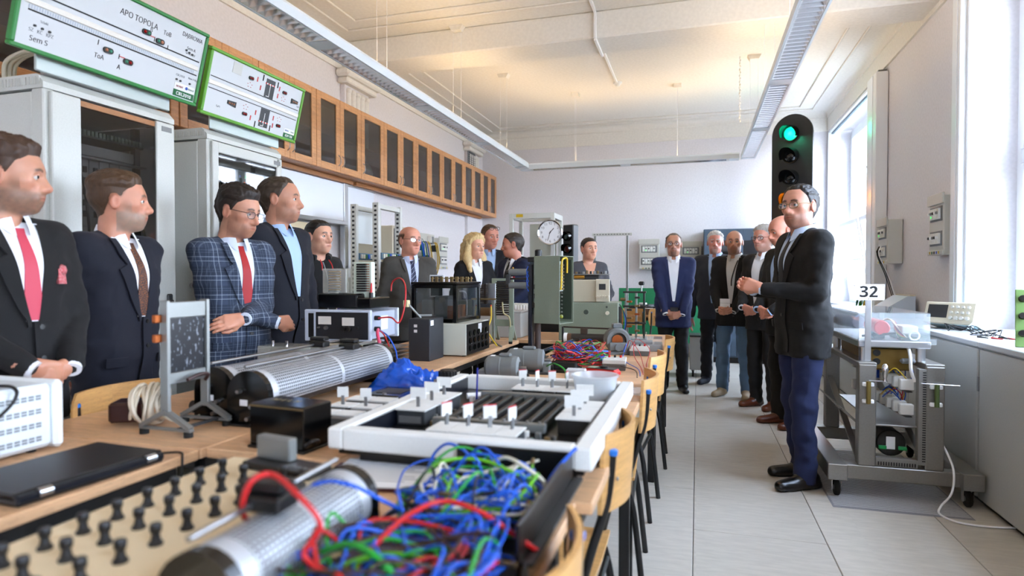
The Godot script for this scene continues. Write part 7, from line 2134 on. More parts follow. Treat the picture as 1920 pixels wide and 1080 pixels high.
# ---- figures: distance fields of tapered capsules and ellipsoids, meshed as surface nets ----
# a primitive is [a, b, radius at a, radius at b, blend] or, for ellipsoids, [centre, Vector3 radii, sign, blend]
func field_at(p: Vector3, prims: Array) -> float:
	var f := 9.0
	for q: Array in prims:
		var a: Vector3 = q[0]
		var ba: Vector3 = q[1] - a
		var h := clampf((p - a).dot(ba) / maxf(ba.length_squared(), 1e-9), 0, 1)
		var d := (p - a - ba * h).length() - lerpf(q[2], q[3], h)
		var k: float = q[4]
		var m := maxf(k - absf(d - f), 0.0) / k
		f = minf(d, f) - m * m * k * 0.25
	return f

# returns [vertices, indices]; cut_y keeps what lies above that level
func net(caps: Array, ells: Array, cell: float, cut_y := -9.0) -> Array:
	var lo := Vector3(9, 9, 9)
	var hi := -lo
	for q: Array in caps:
		var r: float = maxf(q[2], q[3])
		for e: Vector3 in [q[0], q[1]]:
			lo = lo.min(e - Vector3(r, r, r)); hi = hi.max(e + Vector3(r, r, r))
	for q: Array in ells:
		lo = lo.min(q[0] - q[1]); hi = hi.max(q[0] + q[1])
	var pad := cell * 3.0
	lo -= Vector3(pad, pad, pad)
	hi += Vector3(pad, pad, pad)
	var nx := int((hi.x - lo.x) / cell) + 2
	var ny := int((hi.y - lo.y) / cell) + 2
	var nz := int((hi.z - lo.z) / cell) + 2
	var F := PackedFloat32Array()
	F.resize(nx * ny * nz)
	F.fill(1.0)
	var sy := nx
	var sz := nx * ny
	for q: Array in caps:
		var a: Vector3 = q[0]
		var b: Vector3 = q[1]
		var ra: float = q[2]
		var rb: float = q[3]
		var k: float = q[4]
		var ba := b - a
		var inv := 1.0 / maxf(ba.length_squared(), 1e-9)
		var rm := maxf(ra, rb) + k * 0.7 + cell * 2.0
		var l := (a.min(b) - Vector3(rm, rm, rm) - lo) / cell
		var u := (a.max(b) + Vector3(rm, rm, rm) - lo) / cell
		var x0 := maxi(int(l.x), 0)
		var x1 := mini(int(u.x) + 1, nx - 1)
		for iz in range(maxi(int(l.z), 0), mini(int(u.z) + 1, nz - 1) + 1):
			for iy in range(maxi(int(l.y), 0), mini(int(u.y) + 1, ny - 1) + 1):
				var i := x0 + iy * sy + iz * sz
				var pa := lo + Vector3(x0, iy, iz) * cell - a
				for ix in range(x0, x1 + 1):
					var h := clampf(pa.dot(ba) * inv, 0.0, 1.0)
					var d := (pa - ba * h).length() - ra - (rb - ra) * h
					var f := F[i]
					var m := k - absf(d - f)
					if m > 0.0:
						F[i] = minf(d, f) - m * m / k * 0.25
					elif d < f:
						F[i] = d
					i += 1
					pa.x += cell
	for q: Array in ells:
		var c: Vector3 = q[0]
		var r: Vector3 = q[1]
		var k: float = q[3]
		var sub: bool = q[2] < 0
		var ir := Vector3(1 / r.x, 1 / r.y, 1 / r.z)
		var ir2 := ir * ir
		var rm := k * 0.8 + cell * 2.0
		var l := (c - r - Vector3(rm, rm, rm) - lo) / cell
		var u := (c + r + Vector3(rm, rm, rm) - lo) / cell
		for iz in range(maxi(int(l.z), 0), mini(int(u.z) + 1, nz - 1) + 1):
			for iy in range(maxi(int(l.y), 0), mini(int(u.y) + 1, ny - 1) + 1):
				for ix in range(maxi(int(l.x), 0), mini(int(u.x) + 1, nx - 1) + 1):
					var p := lo + Vector3(ix, iy, iz) * cell - c
					var k0 := (p * ir).length()
					var d := k0 * (k0 - 1.0) / maxf((p * ir2).length(), 1e-6)
					var i := ix + iy * sy + iz * sz
					var f := F[i]
					if sub:
						d = -d
						var m := maxf(k - absf(d - f), 0.0)
						F[i] = maxf(d, f) + m * m / k * 0.25
					else:
						var m := maxf(k - absf(d - f), 0.0)
						F[i] = minf(d, f) - m * m / k * 0.25
	if cut_y > -8.0:
		for iy in ny:
			var y := lo.y + iy * cell
			if y < cut_y + cell:
				for iz in nz:
					for ix in nx:
						var i := ix + iy * sy + iz * sz
						F[i] = maxf(F[i], cut_y - y)
	var V := PackedVector3Array()
	var I := PackedInt32Array()
	var at := PackedInt32Array()
	at.resize(nx * ny * nz)
	at.fill(-1)
	var off := [0, 1, sy, sy + 1, sz, sz + 1, sz + sy, sz + sy + 1]
	var o1 := sy
	var o2 := sy + 1
	var o3 := sz
	var o4 := sz + 1
	var o5 := sz + sy
	var o6 := sz + sy + 1
	var lim := cell * 1.9
	var E := [[0, 1], [2, 3], [4, 5], [6, 7], [0, 2], [1, 3], [4, 6], [5, 7], [0, 4], [1, 5], [2, 6], [3, 7]]
	for iz in nz - 1:
		for iy in ny - 1:
			var i := iy * sy + iz * sz
			for ix in nx - 1:
				var f0 := F[i]
				if f0 < lim and f0 > -lim:
					var s := (1 if f0 < 0 else 0) + (1 if F[i + 1] < 0 else 0) + (1 if F[i + o1] < 0 else 0) + (1 if F[i + o2] < 0 else 0) + (1 if F[i + o3] < 0 else 0) + (1 if F[i + o4] < 0 else 0) + (1 if F[i + o5] < 0 else 0) + (1 if F[i + o6] < 0 else 0)
					if s > 0 and s < 8:
						var p := Vector3.ZERO
						var n := 0
						for e: Array in E:
							var a: float = F[i + off[e[0]]]
							var b: float = F[i + off[e[1]]]
							if (a < 0) != (b < 0):
								var t := a / (a - b)
								var c0: int = e[0]
								var c1: int = e[1]
								p += Vector3(c0 & 1, (c0 >> 1) & 1, c0 >> 2).lerp(Vector3(c1 & 1, (c1 >> 1) & 1, c1 >> 2), t)
								n += 1
						at[i] = V.size()
						V.append(lo + (Vector3(ix, iy, iz) + p / n) * cell)
				i += 1
	for iz in range(1, nz - 1):
		for iy in range(1, ny - 1):
			for ix in range(1, nx - 1):
				var i := ix + iy * sy + iz * sz
				if at[i] < 0:
					continue
				var ins := F[i] < 0
				for ax in 3:
					var st: int = [1, sy, sz][ax]
					if (F[i + st] < 0) == ins:
						continue
					var u: int = [sy, sz, 1][ax]
					var w: int = [sz, 1, sy][ax]
					var a := at[i - u - w]
					var b := at[i - w]
					var c := at[i]
					var d := at[i - u]
					if a < 0 or b < 0 or d < 0:
						continue
					if ins:
						I.append_array(PackedInt32Array([a, c, b, a, d, c]))
					else:
						I.append_array(PackedInt32Array([a, b, c, a, c, d]))
	return [V, I]

func soft(m: MB, V: PackedVector3Array, I: PackedInt32Array, C := PackedColorArray()) -> MB:
	var N := PackedVector3Array()
	N.resize(V.size())
	for i in range(0, I.size(), 3):
		var fn := (V[I[i + 2]] - V[I[i]]).cross(V[I[i + 1]] - V[I[i]])
		N[I[i]] += fn; N[I[i + 1]] += fn; N[I[i + 2]] += fn
	var b := m.v.size()
	for i in V.size():
		m.v.append(m.xf * V[i])
		m.n.append((m.xf.basis * N[i]).normalized())
	var z := PackedVector2Array()
	z.resize(V.size())
	m.uv.append_array(z)
	if C.size() == V.size():
		m.c.append_array(C)
	else:
		var w := PackedColorArray()
		w.resize(V.size())
		w.fill(m.col)
		m.c.append_array(w)
	for k in I:
		m.id.append(b + k)
	return m

func crumple(V: PackedVector3Array, amp: float, seed_: int, freq := 7.0) -> PackedVector3Array:
	var f := noise(seed_, freq, 2)
	var g := noise(seed_ + 1, freq * 0.6, 2)
	for i in V.size():
		var p := V[i]
		var q := 0.3 if p.z > 0.04 and absf(p.x) < 0.12 and p.y > 0.7 else 1.0
		V[i] = p + q * Vector3(f.get_noise_3d(p.x, p.y * 1.7, p.z), 0.4 * g.get_noise_3d(p.z, p.x, p.y), g.get_noise_3d(p.x + 9.0, p.y * 1.7, p.z)) * amp
	return V

var head_v: PackedVector3Array
var head_i: PackedInt32Array
var hands := []

func make_head() -> void:
	# chin at y = 0, crown at 0.23, face towards +z
	var caps := [
		[Vector3(0, -0.13, -0.035), Vector3(0, 0.05, -0.022), 0.062, 0.056, 0.02],
		[Vector3(-0.03, 0.137, 0.072), Vector3(0.03, 0.137, 0.072), 0.011, 0.011, 0.018],
		[Vector3(0, 0.13, 0.082), Vector3(0, 0.086, 0.105), 0.0065, 0.0105, 0.014],
		[Vector3(0, 0.081, 0.104), Vector3(0, 0.080, 0.100), 0.0115, 0.0115, 0.01],
		[Vector3(-0.012, 0.077, 0.092), Vector3(0.012, 0.077, 0.092), 0.0085, 0.0085, 0.008],
		[Vector3(-0.022, 0.0525, 0.078), Vector3(0, 0.055, 0.087), 0.0045, 0.0062, 0.008],
		[Vector3(0.022, 0.0525, 0.078), Vector3(0, 0.055, 0.087), 0.0045, 0.0062, 0.008],
		[Vector3(-0.018, 0.045, 0.078), Vector3(0.018, 0.045, 0.078), 0.0062, 0.0062, 0.007],
		[Vector3(0, 0.0445, 0.083), Vector3(0, 0.044, 0.083), 0.0065, 0.0065, 0.006],
	]
	var ells := [
		[Vector3(0, 0.142, -0.02), Vector3(0.076, 0.088, 0.098), 1, 0.03],
		[Vector3(0, 0.158, 0.03), Vector3(0.06, 0.052, 0.05), 1, 0.03],
		[Vector3(0, 0.088, 0.026), Vector3(0.061, 0.085, 0.056), 1, 0.03],
		[Vector3(0, 0.042, 0.018), Vector3(0.054, 0.042, 0.056), 1, 0.03],
		[Vector3(0, 0.017, 0.062), Vector3(0.024, 0.018, 0.02), 1, 0.024],
		[Vector3(0, 0.05, 0.066), Vector3(0.03, 0.022, 0.016), 1, 0.02],
		[Vector3(-0.043, 0.1, 0.05), Vector3(0.02, 0.018, 0.022), 1, 0.024],
		[Vector3(0.043, 0.1, 0.05), Vector3(0.02, 0.018, 0.022), 1, 0.024],
	]
	for s: float in [-1.0, 1.0]:
		ells.append([Vector3(s * 0.031, 0.1175, 0.093), Vector3(0.019, 0.0115, 0.017), -1, 0.012])
		ells.append([Vector3(s * 0.0785, 0.108, -0.012), Vector3(0.010, 0.031, 0.0195), 1, 0.008])
		ells.append([Vector3(s * 0.0875, 0.111, -0.006), Vector3(0.006, 0.019, 0.011), -1, 0.006])
		caps.append([Vector3(s * 0.016, 0.1175, 0.080), Vector3(s * 0.031, 0.1262, 0.0835), 0.0030, 0.0038, 0.004])
		caps.append([Vector3(s * 0.031, 0.1262, 0.0835), Vector3(s * 0.047, 0.1185, 0.0735), 0.0038, 0.0030, 0.004])
		caps.append([Vector3(s * 0.019, 0.1100, 0.079), Vector3(s * 0.044, 0.1095, 0.0745), 0.0030, 0.0030, 0.004])
	# the eye sockets are cut before the lids go on, so the capsules of the lids come last
	var body := net(caps.slice(0, 9), ells, 0.0042)
	head_v = body[0]
	head_i = body[1]
	var lids := net(caps.slice(9), [], 0.0024)
	var b := head_v.size()
	head_v.append_array(lids[0])
	for k: int in lids[1]:
		head_i.append(b + k)

# right hands: wrist at the origin, fingers along +y, palm towards +z, thumb on -x
func make_hands() -> void:
	for curl: float in [0.32, 0.95]:
		var caps := [[Vector3(0, -0.05, -0.002), Vector3(0, 0.01, 0), 0.026, 0.025, 0.01]]
		var len := [0.069, 0.077, 0.071, 0.055]
		for i in 4:
			var x := -0.029 + 0.0195 * i
			var kn := Vector3(x, 0.088 - 0.004 * absf(i - 1.0) - (0.005 if i == 3 else 0.0), 0)
			caps.append([Vector3(x * 0.55, 0.006, 0), kn, 0.0165, 0.012, 0.012])
			var p := kn
			var ang := curl * 0.55 + 0.05 * i
			for j in 3:
				var l: float = len[i] * [0.45, 0.31, 0.24][j]
				var d := Vector3(x * 0.35, cos(ang), sin(ang)).normalized()
				caps.append([p, p + d * l, 0.0098 - 0.001 * j - (0.001 if i == 3 else 0.0), 0.0092 - 0.001 * j - (0.001 if i == 3 else 0.0), 0.004])
				p += d * l
				ang += curl * [0.9, 0.7, 0.4][j]
		caps.append([Vector3(-0.014, 0.012, 0.004), Vector3(-0.040, 0.044, 0.014), 0.017, 0.0125, 0.012])
		caps.append([Vector3(-0.040, 0.044, 0.014), Vector3(-0.048 + 0.014 * curl, 0.074, 0.022 + 0.012 * curl), 0.0118, 0.0105, 0.004])
		caps.append([Vector3(-0.048 + 0.014 * curl, 0.074, 0.022 + 0.012 * curl), Vector3(-0.046 + 0.026 * curl, 0.098, 0.028 + 0.018 * curl), 0.0105, 0.008, 0.004])
		hands.append(net(caps, [], 0.0046))

func hairline(p: Vector3, recede: float) -> float:
	var phi := absf(atan2(p.x, p.z + 0.015))
	var k := [[0.0, 0.190 + recede], [0.55, 0.186 + recede * 1.3], [0.95, 0.160 + recede * 0.5], [1.25, 0.118], [1.5, 0.128], [1.8, 0.10], [2.2, 0.055], [PI, 0.03]]
	for i in k.size() - 1:
		if phi <= k[i + 1][0]:
			return lerpf(k[i][1], k[i + 1][1], (phi - k[i][0]) / (k[i + 1][0] - k[i][0]))
	return 0.03

func elbow(s: Vector3, w: Vector3, l1: float, l2: float, pole: Vector3) -> Vector3:
	var d := w - s
	var l := minf(d.length(), (l1 + l2) * 0.995)
	var u := d.normalized()
	var a := (l1 * l1 - l2 * l2 + l * l) / (2 * l)
	var h := sqrt(maxf(l1 * l1 - a * a, 0.0))
	var q := (pole - u * pole.dot(u)).normalized()
	return s + u * a + q * h

# a patch of cloth laid on the chest: rows of [y, x0, x1]
func patch(m: MB, prims: Array, rows: Array, nx: int, lift: float, thick := 0.0) -> MB:
	var out := []
	var inn := []
	for r: Array in rows:
		var a := []
		var b := []
		for i in nx + 1:
			var x: float = lerpf(r[1], r[2], float(i) / nx)
			var z := 0.36
			for k in 14:
				var d := field_at(Vector3(x, r[0], z), prims) - lift
				z -= d * 0.9
				if absf(d) < 0.0008: break
			a.append(Vector3(x, r[0], z))
			b.append(Vector3(x, r[0], z - maxf(thick, 0.004)))
		out.append(a)
		inn.append(b)
	m.sheet(out, false, out[0][0].y < out[1][0].y)
	m.sheet(inn, false, out[0][0].y > out[1][0].y)
	_rim(m, out, inn)
	return m

func grow(a: float, b: float, n: int, f: Callable) -> Array:
	var o := []
	for i in n + 1:
		var y := lerpf(a, b, float(i) / n)
		var x: Array = f.call(y)
		o.append([y, x[0], x[1]])
	return o

func cloth(c: Color) -> StandardMaterial3D:
	return tri_mat(c, M.weave, Vector3(9, 9, 9), 0.9, false, {"rim_enabled": true, "rim": 0.12})

# o: u, d, top (pixel column and row of the crown at depth d), face (where the body points), look (where the head points), nod, label ...
func person(o: Dictionary) -> Node3D:
	var ray := sight(o.u, o.top)
	var dep: float = o.d
	var pos := EYE + ray * dep
	var S: float = pos.y / 1.772
	var t := thing("person", o.label, "person", Vector3(pos.x, 0, pos.z), o.face)
	var wide: float = o.get("wide", 1.0)
	var fem: bool = o.get("fem", false)
	var belly: float = o.get("belly", 0.0)
	var seed_: int = o.get("seed", 1)
	var lw: Vector3 = o.get("lw", Vector3(0.27, 0.80, 0.03))
	var rw: Vector3 = o.get("rw", Vector3(-0.27, 0.80, 0.03))
	var sh := 0.170 * wide * (0.88 if fem else 1.0)
	var ls := Vector3(sh, 1.435, -0.012)
	var rs := Vector3(-sh, 1.435, -0.012)
	var le := elbow(ls, lw, 0.295, 0.27, o.get("lp", Vector3(0.7, -0.4, -0.6)))
	var re := elbow(rs, rw, 0.295, 0.27, o.get("rp", Vector3(-0.7, -0.4, -0.6)))
	var root := Basis.from_scale(Vector3(S, S, S))
	var tw := 0.075 * wide * (0.85 if fem else 1.0)
	var hip := 0.8 if fem else 0.0
	var torso := [
		[Vector3(tw, 0.98, -0.005), Vector3(tw * 1.15, 1.31, -0.005), 0.105 + 0.008 * belly, 0.113 if not fem else 0.095, 0.06],
		[Vector3(-tw, 0.98, -0.005), Vector3(-tw * 1.15, 1.31, -0.005), 0.105 + 0.008 * belly, 0.113 if not fem else 0.095, 0.06],
		[Vector3(-0.03, 1.478, -0.028), Vector3(-sh * 0.86, 1.44, -0.015), 0.052, 0.056, 0.05],
		[Vector3(0.03, 1.478, -0.028), Vector3(sh * 0.86, 1.44, -0.015), 0.052, 0.056, 0.05],
		[Vector3(-sh * 0.6, 1.40, 0.0), Vector3(sh * 0.6, 1.40, 0.0), 0.08, 0.08, 0.05],
		[Vector3(0, 1.0, 0.02 + 0.03 * belly), Vector3(0, 1.3, 0.025), 0.09 + 0.02 * belly, 0.09, 0.08],
		[Vector3(tw, 0.74, -0.008), Vector3(tw, 0.98, -0.005), 0.118 + 0.006 * hip, 0.108 + 0.006 * belly, 0.06],
		[Vector3(-tw, 0.74, -0.008), Vector3(-tw, 0.98, -0.005), 0.118 + 0.006 * hip, 0.108 + 0.006 * belly, 0.06],
	]
	if fem:
		torso.append([Vector3(-0.055, 1.28, 0.065), Vector3(0.055, 1.28, 0.065), 0.058, 0.058, 0.05])
	var sl: float = 1.0 if not fem else 0.84
	var coat := torso.duplicate()
	for a: Array in [[ls, le, lw], [rs, re, rw]]:
		coat.append([a[0], a[1], 0.064 * sl, 0.056 * sl, 0.05])
		coat.append([a[1], a[2], 0.056 * sl, 0.042 * sl, 0.02])
	var hem: float = o.get("hem", 0.76)
	var g := net(coat, [], 0.0135, hem)
	var jm: Material = o.jacket if o.jacket is Material else cloth(o.jacket)
	part(t, o.get("coat_name", "jacket"), soft(MB.new().at(Vector3.ZERO, root), crumple(g[0], 0.011, seed_ * 7), g[1]), jm)
	# trousers or skirt
	var ft: float = o.get("stance", 0.105)
	var st: float = o.get("stride", 0.0)
	var legs := [[Vector3(-0.06, 0.93, -0.01), Vector3(0.06, 0.93, -0.01), 0.108, 0.108, 0.04]]
	for s: float in [-1.0, 1.0]:
		var kn := Vector3(s * (ft - 0.012), 0.5, 0.012 + st * s * 0.5)
		var an := Vector3(s * ft, 0.05, -0.025 + st * s)
		legs.append([Vector3(s * 0.085, 0.9, -0.005), kn, 0.094, 0.070, 0.03])
		legs.append([kn, an, 0.070, 0.060, 0.03])
	var lg := net(legs, [], 0.0145, 0.035)
	part(t, "trousers", soft(MB.new().at(Vector3.ZERO, root), crumple(lg[0], 0.014, seed_ * 7 + 3, 6.0), lg[1]), o.legs if o.legs is Material else cloth(o.legs))
	for s: float in [-1.0, 1.0]:
		var f := Vector3(s * ft, 0, -0.025 + st * s)
		var tn := s * 0.03
		var sn := net([[f + Vector3(0, 0.06, -0.04), f + Vector3(0, 0.055, 0.02), 0.042, 0.046, 0.03], [f + Vector3(0, 0.042, 0.01), f + Vector3(tn, 0.03, 0.175), 0.044, 0.030, 0.03], [f + Vector3(0, 0.02, -0.06), f + Vector3(tn, 0.018, 0.16), 0.036, 0.036, 0.02]], [], 0.010, 0.004)
		part(t, "shoe", soft(MB.new().at(Vector3.ZERO, root), sn[0], sn[1]), o.get("shoes", M.shoe_black))
	# head and body
	var hs := 1.03 if fem else 1.08
	hs *= o.get("head", 1.0)
	var nod: float = o.get("nod", 0.0)
	var turn: float = o.look - o.face
	var hb := Basis(Vector3.UP, deg_to_rad(turn)) * Basis(Vector3.RIGHT, deg_to_rad(nod)) * Basis(Vector3.BACK, deg_to_rad(o.get("tilt", 0.0)))
	var hw: float = o.get("face_w", 1.0)
	var hx := Transform3D(root, Vector3.ZERO) * Transform3D(hb * Basis.from_scale(Vector3(hw * hs, hs, hs)), Vector3(0, 1.526, 0.022))
	var skin: Color = o.get("skin", Color(0.74, 0.53, 0.43))
	var hair: Color = o.hair
	var beard: float = o.get("beard", 0.0)
	var bc: Color = o.get("beard_color", hair)
	var lin := skin.srgb_to_linear()
	var red := Color(lin.r * 0.95, lin.g * 0.62, lin.b * 0.6)
	var bl := bc.srgb_to_linear()
	var brow: Color = o.get("brow", hair).srgb_to_linear()
	var nz := noise(seed_ + 40, 55.0, 2)
	var C := PackedColorArray()
	C.resize(head_v.size())
	var recede: float = o.get("recede", 0.0)
	var style: String = o.get("style", "short")
	var shade_hair := hair.srgb_to_linear()
	for i in head_v.size():
		var p := head_v[i]
		var c := lin
		var fr := p.z > 0.04
		if fr:
			var lip := exp(-pow((p.y - 0.0495) / 0.0075, 2) - pow(p.x / 0.022, 2)) if p.z > 0.07 else 0.0
			c = c.lerp(red * 0.85, clampf(lip * 0.9, 0, 0.85))
			c = c.lerp(red * 0.25, 0.6 * exp(-pow((p.y - 0.0495) / 0.0024, 2) - pow(p.x / 0.021, 4)) if p.z > 0.07 else 0.0)  # shade of the crease between the lips, painted into the vertex colour
			c = c.lerp(red, 0.3 * exp(-pow((p.y - 0.08) / 0.014, 2) - pow(p.x / 0.018, 2)))
			c = c.lerp(red, 0.22 * exp(-pow((p.y - 0.088) / 0.02, 2) - pow((absf(p.x) - 0.042) / 0.018, 2)))
			var br := exp(-pow((p.y - (0.1385 + 0.004 * sin((absf(p.x) - 0.01) * 90.0))) / 0.0052, 4)) * smoothstep(0.010, 0.015, absf(p.x)) * (1.0 - smoothstep(0.042, 0.050, absf(p.x)))
			c = c.lerp(brow, br * 0.92)
		elif absf(p.x) > 0.074 and p.y > 0.07 and p.y < 0.15:
			c = c.lerp(red, 0.35)
		if beard > 0.0 and p.z > -0.01 and p.y > -0.02:
			var ch := 1.0 - smoothstep(0.055, 0.078, p.y - 0.25 * maxf(absf(p.x) - 0.04, 0.0) + 0.0)
			if absf(p.x) > 0.05 and p.z < 0.045:
				ch = maxf(ch, (1.0 - smoothstep(0.07, 0.125, p.y)) * smoothstep(-0.005, 0.03, p.z) * 0.75)
			var mo := exp(-pow((p.y - 0.0495) / 0.0085, 4) - pow(p.x / 0.02, 4))
			var nose := exp(-pow(p.x / 0.02, 2)) * smoothstep(0.066, 0.072, p.y)
			ch *= (1.0 - mo) * (1.0 - nose)
			if o.get("goatee", false):
				ch *= 1.0 - smoothstep(0.022, 0.034, absf(p.x))
			ch *= smoothstep(-0.02, 0.004, p.y + 0.25 * maxf(p.z - 0.02, 0.0))
			c = c.lerp(bl, clampf(ch * beard * (0.8 + 0.15 * nz.get_noise_3dv(p)), 0, 0.92))
		if style == "shaved" or style == "fade" or style == "ring":
			var hy := hairline(p, recede)
			if p.y > hy and (style != "ring" or (p.y < 0.175 and p.z < 0.02)):
				c = c.lerp(shade_hair, o.get("stubble", 0.45) * smoothstep(0.0, 0.012, p.y - hy))
		C[i] = c * (1.0 + 0.06 * nz.get_noise_3dv(p * 0.7))
		C[i].a = 1.0
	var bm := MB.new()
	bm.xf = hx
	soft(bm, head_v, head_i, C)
	bm.col = lin
	# hands
	bm.col = Color(lin.r, lin.g * 0.94, lin.b * 0.92)
	for a: Array in [[le, lw, 1.0, o.get("lh", [])], [re, rw, -1.0, o.get("rh", [])]]:
		var dir: Vector3 = (a[1] - a[0]).normalized()
		var grip := 0
		var palm := Vector3(-a[2], 0, 0.2)
		if a[3].size() > 0:
			dir = a[3][0]; palm = a[3][1]; grip = a[3][2]
		dir = dir.normalized()
		palm = (palm - dir * palm.dot(dir)).normalized()
		var xx := dir.cross(palm)
		# mirror for the left side so that both thumbs lie forward
		var mir: float = a[2]
		var hv: PackedVector3Array = hands[grip][0]
		var hi: PackedInt32Array = hands[grip][1]
		if mir > 0:
			hv = Transform3D(Basis.from_scale(Vector3(-1, 1, 1)), Vector3.ZERO) * hv
			hi = hi.duplicate()
			for q in range(0, hi.size(), 3):
				var w := hi[q]
				hi[q] = hi[q + 1]; hi[q + 1] = w
		var sc: float = 0.9 if fem else 1.0
		bm.xf = Transform3D(root, Vector3.ZERO) * Transform3D(Basis(xx, dir, palm) * Basis.from_scale(Vector3(sc, sc, sc)), a[1] + dir * 0.03)
		soft(bm, hv, hi)
		# shirt cuff
		if o.has("shirt"):
			var cm := MB.new().at(Vector3.ZERO, root)
			var fd: Vector3 = (a[1] - a[0]).normalized()
			cm.cyl(a[1] - fd * 0.005, a[1] + fd * 0.036, 0.0335 * sl, 0.032 * sl, 18)
			part(t, "shirt_cuff", cm, o.shirt)
	# inner trunk and limbs, under the clothes, so that the body is whole
	bm.xf = Transform3D(root, Vector3.ZERO)
	var core := [[Vector3(0, 1.5, -0.015), Vector3(0, 0.9, 0), 0.05, 0.06, 0.03], [ls, rs, 0.035, 0.035, 0.03]]
	for a: Array in [[ls, le, lw], [rs, re, rw]]:
		core.append([a[0], a[1], 0.034, 0.03, 0.02]); core.append([a[1], a[2], 0.03, 0.024, 0.02])
	for q: Array in legs.slice(1):
		core.append([q[0], q[1], q[2] * 0.55, q[3] * 0.55, 0.02])
	var cn := net(core, [], 0.026)
	soft(bm, cn[0], cn[1])
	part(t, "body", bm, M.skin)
	# eyes
	for s: float in [-1.0, 1.0]:
		var em := MB.new()
		em.xf = hx
		em.ball(Vector3(s * 0.0313, 0.1178, 0.0715), Vector3(0.0142, 0.0128, 0.0128), 14)
		var ey := part(t, "eye", em, M.eye_white)
		var im := MB.new()
		im.xf = hx
		im.ball(Vector3(s * 0.0308, 0.1180, 0.0836), Vector3(0.0062, 0.0062, 0.0034), 10)
		part(ey, "iris", im, o.get("iris", M.iris))
	# hair
	if style != "shaved":
		var T: float = o.get("hair_t", 0.02)
		var dn := noise(seed_ + 60, 38.0, 2)
		var HV := PackedVector3Array()
		var map := PackedInt32Array()
		map.resize(head_v.size())
		map.fill(-1)
		var lim := head_v.size()
		for i in lim:
			var p := head_v[i]
			var hy := hairline(p, recede)
			var over := p.y - hy
			if over < -0.006: continue
			if absf(p.x) > 0.0765 and p.y < 0.145: continue
			var th := T * smoothstep(-0.004, 0.022, over)
			if absf(p.x) > 0.05 and p.y < 0.17 and style != "long":
				th *= 0.55
			if style == "fade":
				th *= 0.15 + 0.85 * smoothstep(0.15, 0.19, p.y)
			if style == "ring":
				if p.y > 0.172 or p.z > 0.03: continue
				th *= 1.0 - smoothstep(0.15, 0.172, p.y)
			if style == "swept":
				th *= 0.5 + 0.6 * smoothstep(0.16, 0.21, p.y)
			if style == "thin":
				th *= 0.45 + 0.55 * (1.0 - smoothstep(0.17, 0.21, p.y))
			var out := (p - Vector3(0, 0.12, -0.015)).normalized()
			var rg := dn.get_noise_3d(p.x * 2.2, p.y * 0.7, p.z * 0.7)
			map[i] = HV.size()
			HV.append(p + out * (th * (1.0 + 0.4 * rg) - 0.0012))
		var HI := PackedInt32Array()
		for i in range(0, head_i.size(), 3):
			var a := map[head_i[i]]
			var b := map[head_i[i + 1]]
			var c := map[head_i[i + 2]]
			if a >= 0 and b >= 0 and c >= 0:
				HI.append_array(PackedInt32Array([a, b, c]))
		var hm := MB.new()
		hm.xf = hx
		soft(hm, HV, HI)
		if o.has("locks"):
			var ln := net(o.locks, [], 0.009)
			soft(hm, crumple(ln[0], 0.006, seed_ + 5, 12.0), ln[1])
		part(t, "hair", hm, tri_mat(hair, M.strand, Vector3(6, 6, 6), 0.55, false))
	# glasses
	if o.get("glasses", "") != "":
		var gm := MB.new()
		gm.xf = hx
		var gy: float = 0.117 if o.glasses != "raised" else 0.205
		var gz: float = 0.098 if o.glasses != "raised" else 0.075
		var pane := MB.new()
		pane.xf = hx
		for s: float in [-1.0, 1.0]:
			var loop := []
			var fan := []
			for i in 21:
				var a := TAU * i / 20
				var q := Vector3(s * 0.033 + 0.025 * signf(cos(a)) * pow(absf(cos(a)), 0.7), gy - 0.002 + 0.0165 * signf(sin(a)) * pow(absf(sin(a)), 0.7), gz - 0.25 * absf(s * 0.033 + 0.02 * cos(a)) * 0.3)
				loop.append(q)
				if i < 20: fan.append(q)
			gm.tube(loop, 0.0013 if o.glasses == "thin" else 0.0022, 6, false)
			pane.face(fan, Vector3.BACK)
			gm.tube([Vector3(s * 0.058, gy + 0.006, gz - 0.006), Vector3(s * 0.0775, gy + 0.008, 0.045), Vector3(s * 0.0795, gy + 0.008, -0.005), Vector3(s * 0.078, gy - 0.006, -0.028)], 0.0016, 6)
		gm.tube([Vector3(-0.009, gy + 0.002, gz), Vector3(0, gy + 0.005, gz + 0.002), Vector3(0.009, gy + 0.002, gz)], 0.0015, 6)
		var gl := part(t, "glasses", gm, o.get("frame", M.black))
		part(gl, "lens", pane, M.spectacle)
	# collar and front
	var kind: String = o.get("front", "suit")
	var cm := MB.new().at(Vector3.ZERO, root)
	var vb: float = o.get("vee", 1.14)
	if kind == "suit" or kind == "open":
		var vtop := 1.475
		var vw := func(y: float) -> float: return 0.012 + 0.052 * pow(clampf((y - vb) / (vtop - vb), 0, 1), 0.85)
		patch(cm, torso, grow(vb, 1.49, 14, func(y: float) -> Array: return [-vw.call(y) - 0.012, vw.call(y) + 0.012]), 8, 0.0055)
		# collar wings round the neck
		for s: float in [-1.0, 1.0]:
			var rows := []
			for j in 4:
				var r := []
				for i in 15:
					var a := s * (0.30 + (PI - 0.30) * i / 14.0)
					var f := float(j) / 3
					var rad := lerpf(0.078, 0.0665, f) + 0.004 * sin(f * PI)
					var drop := 0.045 * exp(-pow(absf(a) - 0.30, 2) * 5.0)
					r.append(Vector3(sin(a) * rad, lerpf(1.484 - drop, 1.536 - 0.018 * cos(a), f), cos(a) * rad * 1.05 - 0.012 + 0.028 * (1.0 - f) * exp(-pow(absf(a) - 0.3, 2) * 4.0)))
				rows.append(r)
			cm.sheet(rows, false, s > 0)
		part(t, "shirt", cm, o.shirt)
		var lm := MB.new().at(Vector3.ZERO, root)
